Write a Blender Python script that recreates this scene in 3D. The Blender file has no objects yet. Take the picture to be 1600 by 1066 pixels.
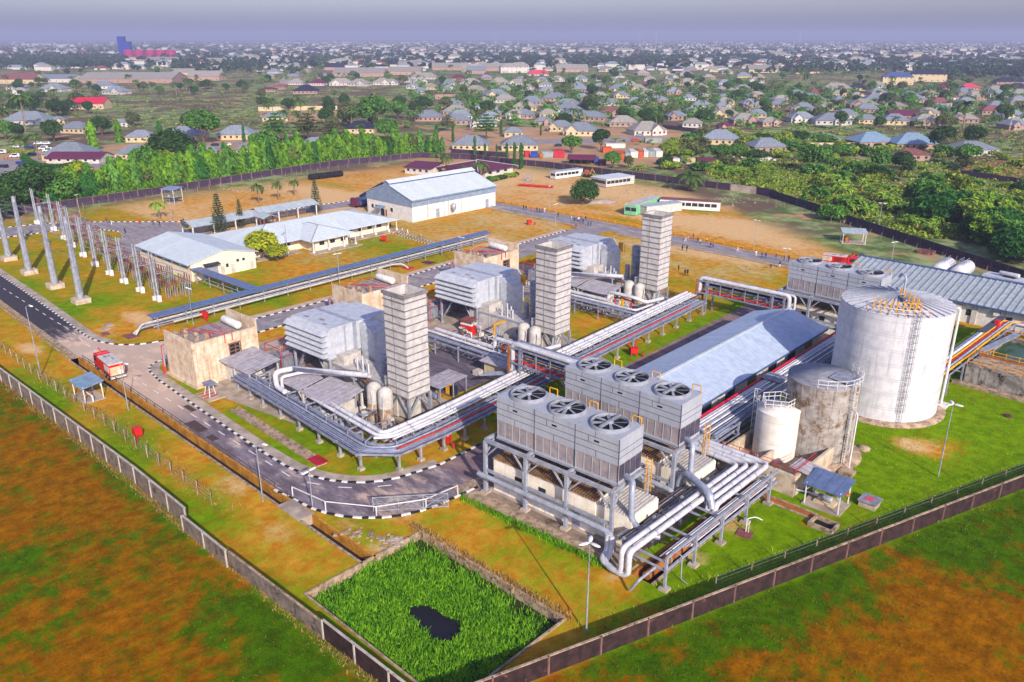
import bpy, bmesh, math, random
import numpy as np
from mathutils import Vector, Matrix
RD = random.Random(11)
scn = bpy.context.scene
COL = scn.collection
PI = math.pi
rad = math.radians
# ---------- site frame: the plant grid is turned -43.5 degrees from the camera heading ----------
GA = rad(-43.5); ca, sa = math.cos(GA), math.sin(GA)
HC, FC, YH = 55.0, 1262.0, 57.0
TH = math.atan((533 - YH) / FC); sT, cT = math.sin(TH), math.cos(TH)
def W(u, v, z=0.0): return Vector((u*ca - v*sa, u*sa + v*ca, z))
def G(px, py, z=0.0):                      # survey: photograph point at height z -> ground x, y
    b = (py - 533)/FC; a = (px - 800)/FC; t = (HC - z)/(sT + b*cT)
    return (t*a, t*(cT - b*sT))
def UV(px, py, z=0.0):
    x, y = G(px, py, z); return (x*ca + y*sa, -x*sa + y*ca)
def P(x, y, z=0.0):
    d = y*cT - (z - HC)*sT; dn = -y*sT - (z - HC)*cT
    return (800 + FC*x/d, 533 + FC*dn/d)
def ppm(x, y, z=0.0): return FC/(y*cT - (z - HC)*sT)
# ---------- mesh builder ----------
class MB:
    def __init__(s): s.v = []; s.f = []; s.m = []; s.s = []
    def add(s, vs, fs, mi=0, sm=False):
        o = len(s.v); s.v.extend([tuple(p) for p in vs])
        for f in fs: s.f.append(tuple(i + o for i in f)); s.m.append(mi); s.s.append(sm)
        return s
    def box(s, x0, y0, z0, x1, y1, z1, mi=0):
        if x0 > x1: x0, x1 = x1, x0
        if y0 > y1: y0, y1 = y1, y0
        return s.add([(x0,y0,z0),(x1,y0,z0),(x1,y1,z0),(x0,y1,z0),(x0,y0,z1),(x1,y0,z1),(x1,y1,z1),(x0,y1,z1)],
              [(0,3,2,1),(4,5,6,7),(0,1,5,4),(1,2,6,5),(2,3,7,6),(3,0,4,7)], mi)
    def bar(s, p, q, w, h=None, mi=0):
        p = Vector(p); q = Vector(q); h = h or w; d = (q - p)
        if d.length < 1e-6: return s
        d.normalize(); up = Vector((0,0,1)) if abs(d.z) < .95 else Vector((1,0,0))
        a = d.cross(up).normalized()*(w/2); b = a.cross(d).normalized()*(h/2)
        vs = [p-a-b, p+a-b, p+a+b, p-a+b, q-a-b, q+a-b, q+a+b, q-a+b]
        return s.add(vs, [(3,2,1,0),(4,5,6,7),(0,1,5,4),(1,2,6,5),(2,3,7,6),(3,0,4,7)], mi)
    def tube(s, pts, r, n=8, mi=0, bend=0.0, r2=None):
        pts = [Vector(p) for p in pts]
        if bend > 0 and len(pts) > 2:
            o = [pts[0]]
            for i in range(1, len(pts)-1):
                a, b, c = pts[i-1], pts[i], pts[i+1]
                l = min(bend, (a-b).length*.48, (c-b).length*.48)
                p0 = b + (a-b).normalized()*l; p2 = b + (c-b).normalized()*l
                for k in range(5):
                    t = k/4; o.append(p0*(1-t)**2 + b*2*t*(1-t) + p2*t*t)
            o.append(pts[-1]); pts = o
        m = len(pts); vs = []; prev = None
        for i, p in enumerate(pts):
            d = (pts[min(i+1, m-1)] - pts[max(i-1, 0)]).normalized()
            if prev is None:
                up = Vector((0,0,1)) if abs(d.z) < .9 else Vector((1,0,0)); a = d.cross(up).normalized()
            else:
                a = (prev - d*prev.dot(d)).normalized()
            prev = a; b = d.cross(a)
            rr = r if r2 is None else r + (r2 - r)*i/(m-1)
            for k in range(n):
                t = 2*PI*k/n; vs.append(p + a*(rr*math.cos(t)) + b*(rr*math.sin(t)))
        fs = [(i*n+k, i*n+(k+1) % n, (i+1)*n+(k+1) % n, (i+1)*n+k) for i in range(m-1) for k in range(n)]
        s.add(vs, fs, mi, True)
        s.add([vs[k] for k in range(n)][::-1], [tuple(range(n))], mi); s.add(vs[-n:], [tuple(range(n))], mi)
        return s
    def lathe(s, cx, cy, prof, n=24, mi=0, sm=True, cap=True):
        vs = [(cx + r*math.cos(2*PI*k/n), cy + r*math.sin(2*PI*k/n), z) for r, z in prof for k in range(n)]
        m = len(prof)
        s.add(vs, [(i*n+k, i*n+(k+1) % n, (i+1)*n+(k+1) % n, (i+1)*n+k) for i in range(m-1) for k in range(n)], mi, sm)
        if cap: s.add(vs[-n:], [tuple(range(n))], mi); s.add(vs[:n][::-1], [tuple(range(n))], mi)
        return s
    def cyl(s, cx, cy, z0, z1, r, n=16, mi=0, r2=None): return s.lathe(cx, cy, [(r, z0), (r if r2 is None else r2, z1)], n, mi)
    def prism(s, poly, z0, z1, mi=0):
        n = len(poly)
        s.add([(x, y, z0) for x, y in poly] + [(x, y, z1) for x, y in poly],
              [tuple(range(n))[::-1], tuple(range(n, 2*n))] + [(i, (i+1) % n, n+(i+1) % n, n+i) for i in range(n)], mi)
        return s
    def slab(s, quad, t=.12, mi=0):                       # a sheet of four or more corners given real thickness downwards
        n = len(quad); b = [(x, y, z - t) for x, y, z in quad]
        return s.add(list(quad) + b, [tuple(range(n)), tuple(range(n, 2*n))[::-1]] + [((i+1) % n, i, n+i, n+(i+1) % n) for i in range(n)], mi)
    def quad(s, a, b, c, d, mi=0): return s.add([a, b, c, d], [(0,1,2,3)], mi)
    def mesh(s, name, mats):
        me = bpy.data.meshes.new(name); me.from_pydata(s.v, [], s.f)
        for m in (mats if isinstance(mats, (list, tuple)) else [mats]): me.materials.append(m)
        me.polygons.foreach_set('material_index', s.m); me.polygons.foreach_set('use_smooth', s.s)
        me.update(); return me
def put(name, mb, mats, parent=None):
    o = bpy.data.objects.new(name, mb.mesh(name, mats) if isinstance(mb, MB) else mb); COL.objects.link(o)
    if parent: o.parent = parent
    return o
def thing(name, label, cat, u, v, z=0.0, rot=0.0, group=None, world=False):
    o = bpy.data.objects.new(name, None); COL.objects.link(o); o.empty_display_size = .5
    o.location = Vector((u, v, z)) if world else W(u, v, z); o.rotation_euler = (0, 0, rad(rot) + (0 if world else GA))
    o['label'] = label; o['category'] = cat
    if group: o['group'] = group
    return o
def solo(name, mb, mats, label, cat, u=0, v=0, z=0.0, rot=0.0, group=None, world=False):
    o = put(name, mb, mats); o.location = Vector((u, v, z)) if world else W(u, v, z)
    o.rotation_euler = (0, 0, rad(rot) + (0 if world else GA))
    o['label'] = label; o['category'] = cat
    if group: o['group'] = group
    return o
def struct(name, mb, mats, kind='structure'):             # setting, in site coordinates
    o = put(name, mb, mats); o.rotation_euler = (0, 0, GA); o['kind'] = kind; return o
def kids(o): return [c for c in bpy.data.objects if c.parent == o]
KIDS = {}
def tree_of(o):
    if o.name not in KIDS: KIDS[o.name] = kids(o)
    return KIDS[o.name]
def dup(o, u=None, v=None, z=0.0, rot=0.0, label=None, group=None, world=False, scale=1.0, cat=None):
    def rec(a, par):
        c = a.copy(); COL.objects.link(c)
        if par: c.parent = par
        for ch in tree_of(a): rec(ch, c)
        return c
    r = rec(o, None)
    if u is not None:
        r.location = Vector((u, v, z)) if world else W(u, v, z); r.rotation_euler = (0, 0, rad(rot) + (0 if world else GA))
    if scale != 1.0: r.scale = (scale,)*3 if not isinstance(scale, tuple) else scale
    if label: r['label'] = label
    if group: r['group'] = group
    return r
def place(o, u, v, z=0.0, rot=0.0, world=False, scale=1.0):
    o.location = Vector((u, v, z)) if world else W(u, v, z); o.rotation_euler = (0, 0, rad(rot) + (0 if world else GA))
    if scale != 1.0: o.scale = (scale,)*3 if not isinstance(scale, tuple) else scale
def ordn(i):
    w = ['first','second','third','fourth','fifth','sixth','seventh','eighth','ninth','tenth','eleventh','twelfth','thirteenth','fourteenth','fifteenth','sixteenth','seventeenth','eighteenth','nineteenth','twentieth']
    if i < 20: return w[i]
    t, r = divmod(i+1, 10)
    return {2:'twenty',3:'thirty',4:'forty',5:'fifty',6:'sixty',7:'seventy'}[t] + '-' + w[r-1] if r else {3:'thirtieth',4:'fortieth',5:'fiftieth',6:'sixtieth',7:'seventieth'}[t]
# ---------- materials ----------
def lin(h):
    h = h.lstrip('#'); c = [int(h[i:i+2], 16)/255 for i in (0,2,4)]
    return tuple(x/12.92 if x <= .04045 else ((x+.055)/1.055)**2.4 for x in c)
class NT:
    def __init__(s, m): s.t = m.node_tree; s.n = s.t.nodes; s.l = s.t.links
    def new(s, ty, **k):
        n = s.n.new(ty)
        for a, b in k.items(): setattr(n, a, b)
        return n
    def link(s, a, b): s.l.new(a, b)
    def val(s, sock, x):
        if hasattr(x, 'is_output'): s.link(x, sock)
        elif isinstance(x, tuple) and len(x) == 3 and sock.type == 'RGBA': sock.default_value = (*x, 1)
        else: sock.default_value = x
    def math(s, op, a, b=0.5, c=None, clamp=False):
        n = s.new('ShaderNodeMath', operation=op, use_clamp=clamp); s.val(n.inputs[0], a); s.val(n.inputs[1], b)
        if c is not None: s.val(n.inputs[2], c)
        return n.outputs[0]
    def mix(s, f, a, b, blend='MIX'):
        n = s.new('ShaderNodeMix', data_type='RGBA', blend_type=blend); s.val(n.inputs[0], f); s.val(n.inputs[6], a); s.val(n.inputs[7], b); return n.outputs[2]
    def ramp(s, f, a, b):
        if a > b: return s.math('SUBTRACT', 1.0, s.ramp(f, b, a))
        n = s.new('ShaderNodeMapRange', interpolation_type='SMOOTHSTEP'); s.val(n.inputs[0], f); s.val(n.inputs[1], a); s.val(n.inputs[2], b); return n.outputs[0]
    def noise(s, vec, scale, detail=4, rough=.6):
        n = s.new('ShaderNodeTexNoise'); s.link(vec, n.inputs['Vector']); n.inputs['Scale'].default_value = scale
        n.inputs['Detail'].default_value = detail; n.inputs['Roughness'].default_value = rough; return n.outputs[0]
    def scalev(s, vec, xyz):
        n = s.new('ShaderNodeVectorMath', operation='MULTIPLY'); s.link(vec, n.inputs[0]); n.inputs[1].default_value = xyz; return n.outputs[0]
MATS = {}
def base(name):
    m = bpy.data.materials.new(name); m.use_nodes = True; t = NT(m); b = t.n['Principled BSDF']; MATS[name] = m; return m, t, b
def mat(name, col, col2=None, rough=.75, scale=1.0, rust=None, ramt=.55, rscale=.6, streak=0.0, seam=None, rnd=0.0, metal=0.0, bump=.0, spec=.3, hseam=None, fine=.12):
    """painted / weathered surface: two-tone noise, stains with a shape of their own, optional run-down streaks and sheet seams"""
    m, t, b = base(name); tc = t.new('ShaderNodeTexCoord'); ob = tc.outputs['Object']
    oi = t.new('ShaderNodeObjectInfo')
    off = t.new('ShaderNodeVectorMath', operation='ADD'); t.link(ob, off.inputs[0])
    mul = t.math('MULTIPLY', oi.outputs['Random'], 37.0); cmb = t.new('ShaderNodeCombineXYZ'); t.link(mul, cmb.inputs[0]); t.link(mul, cmb.inputs[1]); t.link(cmb.outputs[0], off.inputs[1]); vec = off.outputs[0]
    c1 = lin(col); c2 = lin(col2) if col2 else tuple(x*.72 for x in c1)
    f = t.ramp(t.noise(vec, scale, 5), .36, .66); c = t.mix(f, c1, c2)
    if fine: c = t.mix(t.math('MULTIPLY', t.noise(vec, scale*9, 3), fine*2), c, (0,0,0))
    if streak:
        sv = t.scalev(vec, (1, 1, .08)); c = t.mix(t.math('MULTIPLY', t.ramp(t.noise(sv, 2.2, 4), .5, .75), streak), c, tuple(x*.35 for x in c2))
    if rust: c = t.mix(t.ramp(t.noise(vec, rscale, 7, .7), ramt, ramt+.13), c, lin(rust))
    hgt = None
    if seam:                                              # seam = (spacing, darkness): sheets run down the slope
        sep = t.new('ShaderNodeSeparateXYZ'); t.link(ob, sep.inputs[0]); sn = t.new('ShaderNodeSeparateXYZ'); t.link(tc.outputs['Normal'], sn.inputs[0])
        g = t.math('GREATER_THAN', t.math('ABSOLUTE', sn.outputs[0]), t.math('ABSOLUTE', sn.outputs[1]))
        mx = t.new('ShaderNodeMix', data_type='FLOAT'); t.link(g, mx.inputs[0]); t.link(sep.outputs[0], mx.inputs[2]); t.link(sep.outputs[1], mx.inputs[3])
        q = t.math('PINGPONG', mx.outputs[0], seam[0]/2); q = t.math('DIVIDE', q, seam[0]/2)
        line = t.ramp(q, .22, .0); c = t.mix(t.math('MULTIPLY', line, seam[1]), c, tuple(x*.3 for x in c1)); hgt = q
        # sheet-to-sheet tone
        fl = t.math('FLOOR', t.math('DIVIDE', mx.outputs[0], seam[0]*2.0)); wn = t.new('ShaderNodeTexWhiteNoise', noise_dimensions='1D'); t.link(fl, wn.inputs['W'])
        c = t.mix(t.math('MULTIPLY', wn.outputs[0], .3), c, tuple(x*.6 for x in c1))
    if hseam:
        sep = t.new('ShaderNodeSeparateXYZ'); t.link(ob, sep.inputs[0]); q = t.math('PINGPONG', sep.outputs[2], hseam/2)
        c = t.mix(t.math('MULTIPLY', t.ramp(q, .06, .0), .5), c, tuple(x*.35 for x in c2))
    if rnd: c = t.mix(t.math('MULTIPLY', oi.outputs['Random'], rnd), c, tuple(x*.3 for x in c1))
    t.link(c, b.inputs['Base Color']); b.inputs['Roughness'].default_value = rough; b.inputs['Metallic'].default_value = metal
    b.inputs['Specular IOR Level'].default_value = spec
    if bump or seam:
        bn = t.new('ShaderNodeBump'); bn.inputs['Strength'].default_value = bump or .35; bn.inputs['Distance'].default_value = .05
        t.link(hgt if hgt is not None else t.noise(vec, scale*6, 4), bn.inputs['Height']); t.link(bn.outputs[0], b.inputs['Normal'])
    return m
def leafmat(name, col, col2, trans=.25):
    m, t, b = base(name); tc = t.new('ShaderNodeTexCoord'); oi = t.new('ShaderNodeObjectInfo'); geo = t.new('ShaderNodeNewGeometry')
    n = t.noise(tc.outputs['Object'], .55, 3); f = t.math('ADD', t.math('MULTIPLY', n, .9), t.math('MULTIPLY', geo.outputs['Random Per Island'], .55))
    c = t.mix(t.ramp(f, .35, 1.0), lin(col), lin(col2)); c = t.mix(t.math('MULTIPLY', oi.outputs['Random'], .35), c, tuple(x*.45 for x in lin(col)))
    t.link(c, b.inputs['Base Color']); b.inputs['Roughness'].default_value = .75; b.inputs['Specular IOR Level'].default_value = .15
    tr = t.new('ShaderNodeBsdfTranslucent'); t.link(c, tr.inputs[0]); ms = t.new('ShaderNodeMixShader'); ms.inputs[0].default_value = trans
    out = t.n['Material Output']; t.link(b.outputs[0], ms.inputs[1]); t.link(tr.outputs[0], ms.inputs[2]); t.link(ms.outputs[0], out.inputs['Surface'])
    return m
M_conc = mat('weathered_concrete', '#c9b9a2', '#a8957c', rust='#6d5c4c', ramt=.62, rscale=.9, streak=.35, bump=.25)
M_wallp = mat('blast_wall_render', '#d9c7ad', '#bda385', rust='#8e7658', ramt=.58, rscale=1.4, streak=.55, bump=.5, scale=.8)
M_pave = mat('paving_concrete', '#b4a594', '#8f8172', rust='#6b5a47', ramt=.6, rscale=.25, scale=.4)
M_stone = mat('stone_kerb', '#b39c82', '#7d6a55', rust='#4e3f33', ramt=.55, rscale=1.6, scale=1.2, bump=.5)
M_white = mat('white_paint', '#dad8d3', '#c6c3bd', streak=.15, rust='#8d857a', ramt=.64, rscale=2.2, fine=.05, rough=.5)
M_black = mat('black_paint', '#1b1b1f', '#2c2c30', rough=.6, rust='#6f665d', ramt=.62, rscale=2.0)
M_cope = mat('pale_wall_coping', '#bdb4a8', '#a0968a', rust='#6e655b', ramt=.58, rscale=1.5, streak=.3)
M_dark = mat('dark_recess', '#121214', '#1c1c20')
M_silver = mat('bare_steel', '#a9adb5', '#888c96', rough=.5, metal=.3, rust='#8a7464', ramt=.68)
M_grey = mat('grey_steel_paint', '#9ba0ab', '#858a95', streak=.35, rust='#7d6350', ramt=.6, rough=.55)
M_lag = mat('pipe_lagging', '#cfced0', '#b4b4ba', rough=.4, metal=.1, streak=.05, fine=.05)
M_pipe = mat('grey_pipe', '#a9b0bf', '#8b92a3', rough=.45, metal=.25)
M_pipeb = mat('blue_grey_pipe', '#7d849a', '#636a82', rough=.5)
M_red = mat('red_paint', '#d8231c', '#b31814', rough=.5)
M_redpipe = mat('red_pipe', '#c93a2b', '#9c2a26', rough=.5)
M_yellow = mat('yellow_paint', '#e8a90f', '#c98c0c', rough=.5)
M_orange = mat('rusty_orange', '#a86428', '#85501f', rust='#5e3416', scale=1.0)
M_cool = mat('cooler_panel', '#a2a6ad', '#989ca5', streak=.2, scale=.4, rough=.5, fine=.05)
M_cool2 = mat('cooler_louvre', '#a79c9a', '#8f8586', seam=None, streak=.4, fine=.2)
M_cool3 = mat('cooler_dark_louvre', '#4e4b5c', '#3a3848', streak=.2)
M_stack = mat('stack_cladding', '#c6c2bd', '#aeaaa6', streak=.3, rust='#b79c7c', ramt=.66, rscale=.35, rough=.6)
M_filt = mat('filter_house_cladding', '#bcc0c6', '#a9adb5', streak=.3, rust='#9b8c7e', ramt=.65, rscale=.45, rough=.55)
M_encl = mat('enclosure_panel', '#c5bfb6', '#aaa49c', streak=.3, rust='#8a7868', ramt=.66, rough=.6)
M_fan = mat('fan_grey', '#8f939b', '#7c8089')
M_seam = mat('dark_seam', '#4b4e58', '#3e414b', fine=.05)
M_rib = mat('stack_rib', '#827d7a', '#6b6663', rust='#7d6350', ramt=.6)
M_rackf = mat('rack_steel', '#8f92a0', '#6f7180', rust='#7d6350', ramt=.62, rough=.6)
M_tank = mat('white_tank', '#cbcacb', '#bdbcc0', streak=.38, fine=.04, hseam=2.3, rough=.45, rust='#a79d92', ramt=.7, rscale=.3)
M_rusty = mat('stained_tank', '#a8a29b', '#8d867d', rust='#66503a', ramt=.48, rscale=.42, streak=.55, hseam=2.2, bump=.15)
M_small = mat('cream_tank', '#d6d2c9', '#c8c1b4', streak=.15, hseam=3.2, fine=.04)
M_roofb = mat('blue_grey_roof', '#b2bfd0', '#a0aec1', seam=(.9, .28), streak=0, rough=.5, fine=.05)
M_roofg = mat('pale_metal_roof', '#adb9bd', '#98a4a9', seam=(1.0, .4), rough=.5, rust='#8f8a80', ramt=.66)
M_roofw = mat('white_metal_roof', '#d0d9d8', '#c0cacb', seam=(1.2, .3), rough=.5)
M_roofs = mat('ribbed_silver_roof', '#a8b2b6', '#8f999f', seam=(1.3, .75), rough=.45)
M_cover = mat('blue_cover_sheet', '#647699', '#536486', seam=(1.4, .5), rough=.5)
M_rsheet = mat('rusted_shed_sheet', '#b0abaf', '#969197', seam=(1.0, .6), rust='#6c584c', ramt=.58)
M_hroof = mat('house_roof_grey', '#8f98a3', '#747d88', seam=(1.6, .45), rnd=.45, rust='#7c736b', ramt=.6, rough=.6)
M_hroof2 = mat('house_roof_pale', '#a39e94', '#88837a', seam=(1.6, .4), rnd=.3, rough=.6, rust='#857a6a', ramt=.6)
M_rblue = mat('roof_blue', '#4a5f8e', '#3c4e78', seam=(1.6, .3), rough=.5)
M_rblug = mat('roof_blue_grey', '#8199ad', '#6c8499', seam=(1.6, .35), rough=.5)
M_rdark = mat('roof_dark', '#2a2d42', '#1d2033', seam=(1.6, .3), rough=.6)
M_rpurp = mat('roof_maroon', '#6a2c48', '#531f3a', seam=(1.6, .35), rough=.6)
M_rbrown = mat('roof_brown', '#8a5552', '#6d4040', seam=(1.6, .35), rust='#5c3a36', ramt=.6)
M_rred = mat('roof_red', '#d0203f', '#ad1737', seam=(1.6, .25), rough=.5)
M_rpink = mat('roof_pink', '#d2495c', '#b93c50', seam=(1.6, .25), rough=.5)
M_hwall = mat('house_wall_cream', '#d6c29a', '#bda881', streak=.3, rnd=.35)
M_hwallw = mat('house_wall_white', '#d0cbc2', '#b4afa7', streak=.3, rnd=.25)
M_hwallp = mat('house_wall_pinkish', '#b99a88', '#977a6c', streak=.3, rnd=.35)
M_cream = mat('warehouse_cream', '#e9dcc2', '#dccdb0', streak=.15)
M_bwhite = mat('workshop_white_wall', '#e4e1da', '#d2cdc3', streak=.35, rust='#b5a48c', ramt=.66)
M_clad = mat('workshop_cladding', '#8b9bb0', '#76869c', seam=(.8, .5), streak=.2)
M_glass = mat('window_glass', '#2a2f3c', '#1c202b', rough=.15, spec=.6, fine=0)
M_darkw = mat('boundary_wall_dark', '#3b2626', '#241718', rust='#66483f', ramt=.6, rscale=.8, streak=.5, bump=.4)
M_darkw2 = mat('far_wall_dark', '#443548', '#32263a', streak=.4)
M_gwall = mat('boundary_wall_grey', '#85776a', '#655a50', rust='#3a332d', ramt=.52, rscale=.9, streak=.6, bump=.4)
M_post = mat('wall_post_pinkish', '#8a6a5f', '#694f46', streak=.3)
M_bark = mat('tree_bark', '#6b5644', '#4d3d31', bump=.4)
M_palmb = mat('palm_trunk', '#8a7763', '#6a5a4a', bump=.4)
M_skin = mat('skin_brown', '#4a2f22', '#3d271d', fine=0)
M_tyre = mat('tyre_rubber', '#17171a', '#222225')
def cloth(n, c): return mat('cloth_' + n, c, None, fine=.05)
CL = {k: cloth(k, c) for k, c in dict(navy='#2a2f66', red='#c8302a', white='#e2dfe0', black='#18181d', orange='#c9692f', blue='#3e4fa0', grey='#8a8690', pink='#c98a80', purple='#5a3f7a', yellow='#e6c81c').items()}
# ---------- render, world, sun, camera ----------
scn.render.engine = 'CYCLES'; scn.cycles.use_denoising = True
scn.view_settings.view_transform = 'Standard'; scn.view_settings.look = 'None'; scn.view_settings.gamma = 1.0
scn.view_settings.use_curve_mapping = False; scn.view_settings.exposure = 0.66
scn.cycles.max_bounces = 5; scn.cycles.diffuse_bounces = 2; scn.cycles.glossy_bounces = 2; scn.cycles.transmission_bounces = 2; scn.cycles.volume_bounces = 0
SUN_EL, SUN_AZ = 28.0, 159.0            # degrees; azimuth clockwise from the camera heading
w = bpy.data.worlds.new('World'); scn.world = w; w.use_nodes = True
wn = NT(w); sky = wn.new('ShaderNodeTexSky', sky_type='NISHITA', sun_disc=False)
sky.sun_elevation = rad(SUN_EL); sky.sun_rotation = rad(SUN_AZ); sky.altitude = 60; sky.air_density = 1.0; sky.dust_density = 2.35; sky.ozone_density = 3.0
tint = wn.mix(1.0, sky.outputs[0], (.90, .84, 1.08), 'MULTIPLY')
bg = wn.n['Background']; wn.link(tint, bg.inputs['Color']); bg.inputs['Strength'].default_value = 0.13
sl = bpy.data.lights.new('sun', 'SUN'); sl.energy = 4.1; sl.angle = rad(.5); sl.color = (1.0, .90, .78)
so = bpy.data.objects.new('sun', sl); COL.objects.link(so)
sd = Vector((math.sin(rad(SUN_AZ))*math.cos(rad(SUN_EL)), math.cos(rad(SUN_AZ))*math.cos(rad(SUN_EL)), math.sin(rad(SUN_EL))))
so.rotation_euler = sd.to_track_quat('Z', 'Y').to_euler(); so.location = sd*200
cam = bpy.data.cameras.new('camera'); co = bpy.data.objects.new('camera', cam); COL.objects.link(co); scn.camera = co
cam.sensor_width = 36; cam.lens = FC/1600*36; cam.clip_end = 40000; cam.clip_start = .5
co.location = (0, 0, HC); co.rotation_euler = (PI/2 - TH, 0, 0)
# ---------- haze ----------
hm = bpy.data.materials.new('haze_air'); hm.use_nodes = True; ht = NT(hm); ht.n.remove(ht.n['Principled BSDF'])
pv = ht.new('ShaderNodeVolumePrincipled'); pv.inputs['Color'].default_value = (.44, .48, .68, 1); pv.inputs['Density'].default_value = HAZE = 2.05e-4
pv.inputs['Anisotropy'].default_value = 0.0
ht.link(pv.outputs[0], ht.n['Material Output'].inputs['Volume'])
hz = put('haze', MB().box(-24000, -24000, -2.3, 24000, 24000, 130), hm); hz['kind'] = 'stuff'
# ---------- ground ----------
def lines(a, b, st, far, extra):
    x = list(np.arange(a, b + .01, st)); d = st
    while x[-1] < far: d *= 1.35; x.append(x[-1] + d)
    d = st
    while x[0] > -far: d *= 1.35; x.insert(0, x[0] - d)
    x = np.array(x)
    for e in extra: x[np.argmin(abs(x - e))] = e
    return np.unique(x)
POND = (-64.0, 36.0, -41.8, 51.6); DRAIN = (-152.0, 43.3, -80.0, 44.9); DRAIN2 = (-76.5, 43.3, -64.0, 44.9); TRENCH = (-41.0, 62.4, -38.6, 91.0)
gu = lines(-320, 30, 1.0, 16000, [-152, -80, -76.5, -64, -41.8, -41.0, -38.6]); gv = lines(15, 300, 1.0, 16000, [36, 51.6, 43.3, 44.9, 62.4, 91.0])
U, V = np.meshgrid(gu, gv); nu, nv = len(gu), len(gv)
def boxm(u0, u1, v0, v1, s=3.0):
    f = lambda x: 1/(1 + np.exp(-np.clip(x, -40, 40)))
    return f((U-u0)/s*2)*f((u1-U)/s*2)*f((V-v0)/s*2)*f((v1-V)/s*2)
w2 = -36.2 + (V - 50.3)*.346                     # line of the right boundary wall
sg = lambda x: 1/(1 + np.exp(-np.clip(x, -40, 40)))
outside = np.maximum(sg((32.9 - V)*3), sg((U - w2 - .2)*3))*sg((230 - V)/3)
far = np.clip(np.maximum(sg((V - 268)/4), np.maximum(sg((-292 - U)/4), sg((U + V*1.72 - 292)/4)*sg((V-180)/4))), 0, 1)
green = .44 + 0*U; soil = 0*U
green += .12*boxm(-260, -150, 53, 100); green -= .55*boxm(-260, -30, 200, 300, 6); green -= .12*boxm(-152, -70, 33, 43.4, 1)
green += .62*boxm(-60, 0, 60, 175, 2); green += .35*boxm(-112, -74, 50, 62, 1); green += .55*boxm(-82, -76.5, 78, 170, 1.5)
green -= .05*boxm(-200, -150, 100, 200, 6); green -= .35*boxm(-330, -225, 110, 300, 5); soil += .5*boxm(-330, -225, 105, 300, 6)
soil += .62*boxm(-260, -50, 205, 300, 8); soil += .42*boxm(-245, -150, 102, 200, 8); soil += .45*boxm(-142, -82, 164, 193, 4)
def blob(px, py, ru, rv, g=0, s=0, z=0):
    global green, soil
    u, v = UV(px, py); k = np.exp(-((U-u)/ru)**2 - ((V-v)/rv)**2); green += g*k; soil += s*k
for a in [(1450,700,4,3.5,-.75,.45),(1420,695,3,2,-.5,.5),(1500,690,3,3,-.4,.2),(1140,820,2.2,2.5,-.5,.6),(1090,870,2.5,2,-.3,.5),(1270,815,1.2,2,-.5,.6),(225,500,9,3,-.8,1.0),(170,515,6,3,-.4,.5),
          (45,545,5,2,-.3,.9),(620,800,4,2,-.2,.7),(370,760,5,3,0,.6),(430,830,5,3,0,.5),(260,545,3,3,.5,0),(300,610,5,1.5,.6,0),(1000,880,3,2.5,-.3,.7),(960,900,2,2,-.4,.6),(1420,745,5,3,.1,0),(1540,700,4,5,.2,-.1),
          (590,860,2,2,0,.6),(540,820,2,1.5,0,.5),(940,300,14,10,-.3,.4),(1040,305,16,10,-.1,.5),(1180,360,30,12,0,.5),(1120,330,14,8,.35,-.2),(1250,370,14,6,.7,-.5),(1200,340,10,6,.6,-.5),(1080,330,10,6,.5,-.4),(980,345,12,4,.6,-.4),(1340,390,10,8,1.0,-.5),(1420,400,10,7,.7,-.2),(1480,420,8,6,.5,0),
          (240,330,20,8,0,.3),(500,300,30,10,0,.4),(600,385,20,10,.25,-.2),(820,350,20,9,0,.2),(660,400,12,6,.3,0),(760,380,16,8,-.1,.3),(560,420,10,6,.2,0),(520,290,20,6,.3,-.3),(930,325,8,4,.5,-.3),
          (690,260,12,6,0,.4),(1100,395,20,5,0,.4),(1000,385,14,5,.2,.1),(140,470,6,4,.5,0),(40,445,8,3,.5,-.1),(100,480,8,2,.6,0),(700,545,3,3,.8,-.3),(490,385,8,5,.3,0),(430,465,8,4,.3,0),(500,470,6,3,-.2,.3),(640,690,4,2,-.2,.4)]: blob(*a)
# outside fields: big natural drifts of green in the rusty grass
for a in [(240,770,10,3,.5),(450,1010,8,4,.5),(60,605,12,2.5,.5),(1480,960,13,10,-.55),(1330,1040,12,9,-.5),(1590,1040,12,12,-.6),(1230,1000,6,5,-.25),(1420,880,5,4,-.35),(1200,930,12,5,.3),(1050,1050,5,4,.2),(60,760,14,8,-.3),(180,1040,8,6,-.3),(200,700,9,4,.55),(330,800,7,4,.5),(90,630,8,3,.4),(30,880,6,5,.35),(420,960,7,5,.6),(500,1030,5,4,.5),(120,800,10,6,-.35),(260,930,7,5,-.2),(1000,1030,6,5,.4),(1150,960,6,5,.3),(1300,900,7,5,.4),(1450,830,7,5,.35),
          (1350,1000,7,6,-.3),(1500,980,9,9,-.35),(1580,860,6,8,-.1),(1560,790,4,4,-.2),(100,1000,8,6,-.3),(20,700,6,4,-.2)]: blob(*a)
cols = np.stack([np.clip(green, -.5, 1.6).ravel(), np.clip(soil, 0, 1.5).ravel(), np.clip(outside, 0, 1).ravel(), np.clip(far, 0, 1).ravel()], 1).astype(np.float32)
Z = np.zeros_like(U)
idx = np.arange(nu*nv).reshape(nv, nu)
q = np.stack([idx[:-1, :-1], idx[:-1, 1:], idx[1:, 1:], idx[1:, :-1]], -1)
cu, cv = (U[:-1, :-1] + U[1:, 1:])/2, (V[:-1, :-1] + V[1:, 1:])/2
keep = np.ones_like(cu, bool)
for (a, b, c, d) in (POND, DRAIN, DRAIN2, TRENCH): keep &= ~((cu > a) & (cu < c) & (cv > b) & (cv < d))
q = q[keep]
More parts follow.
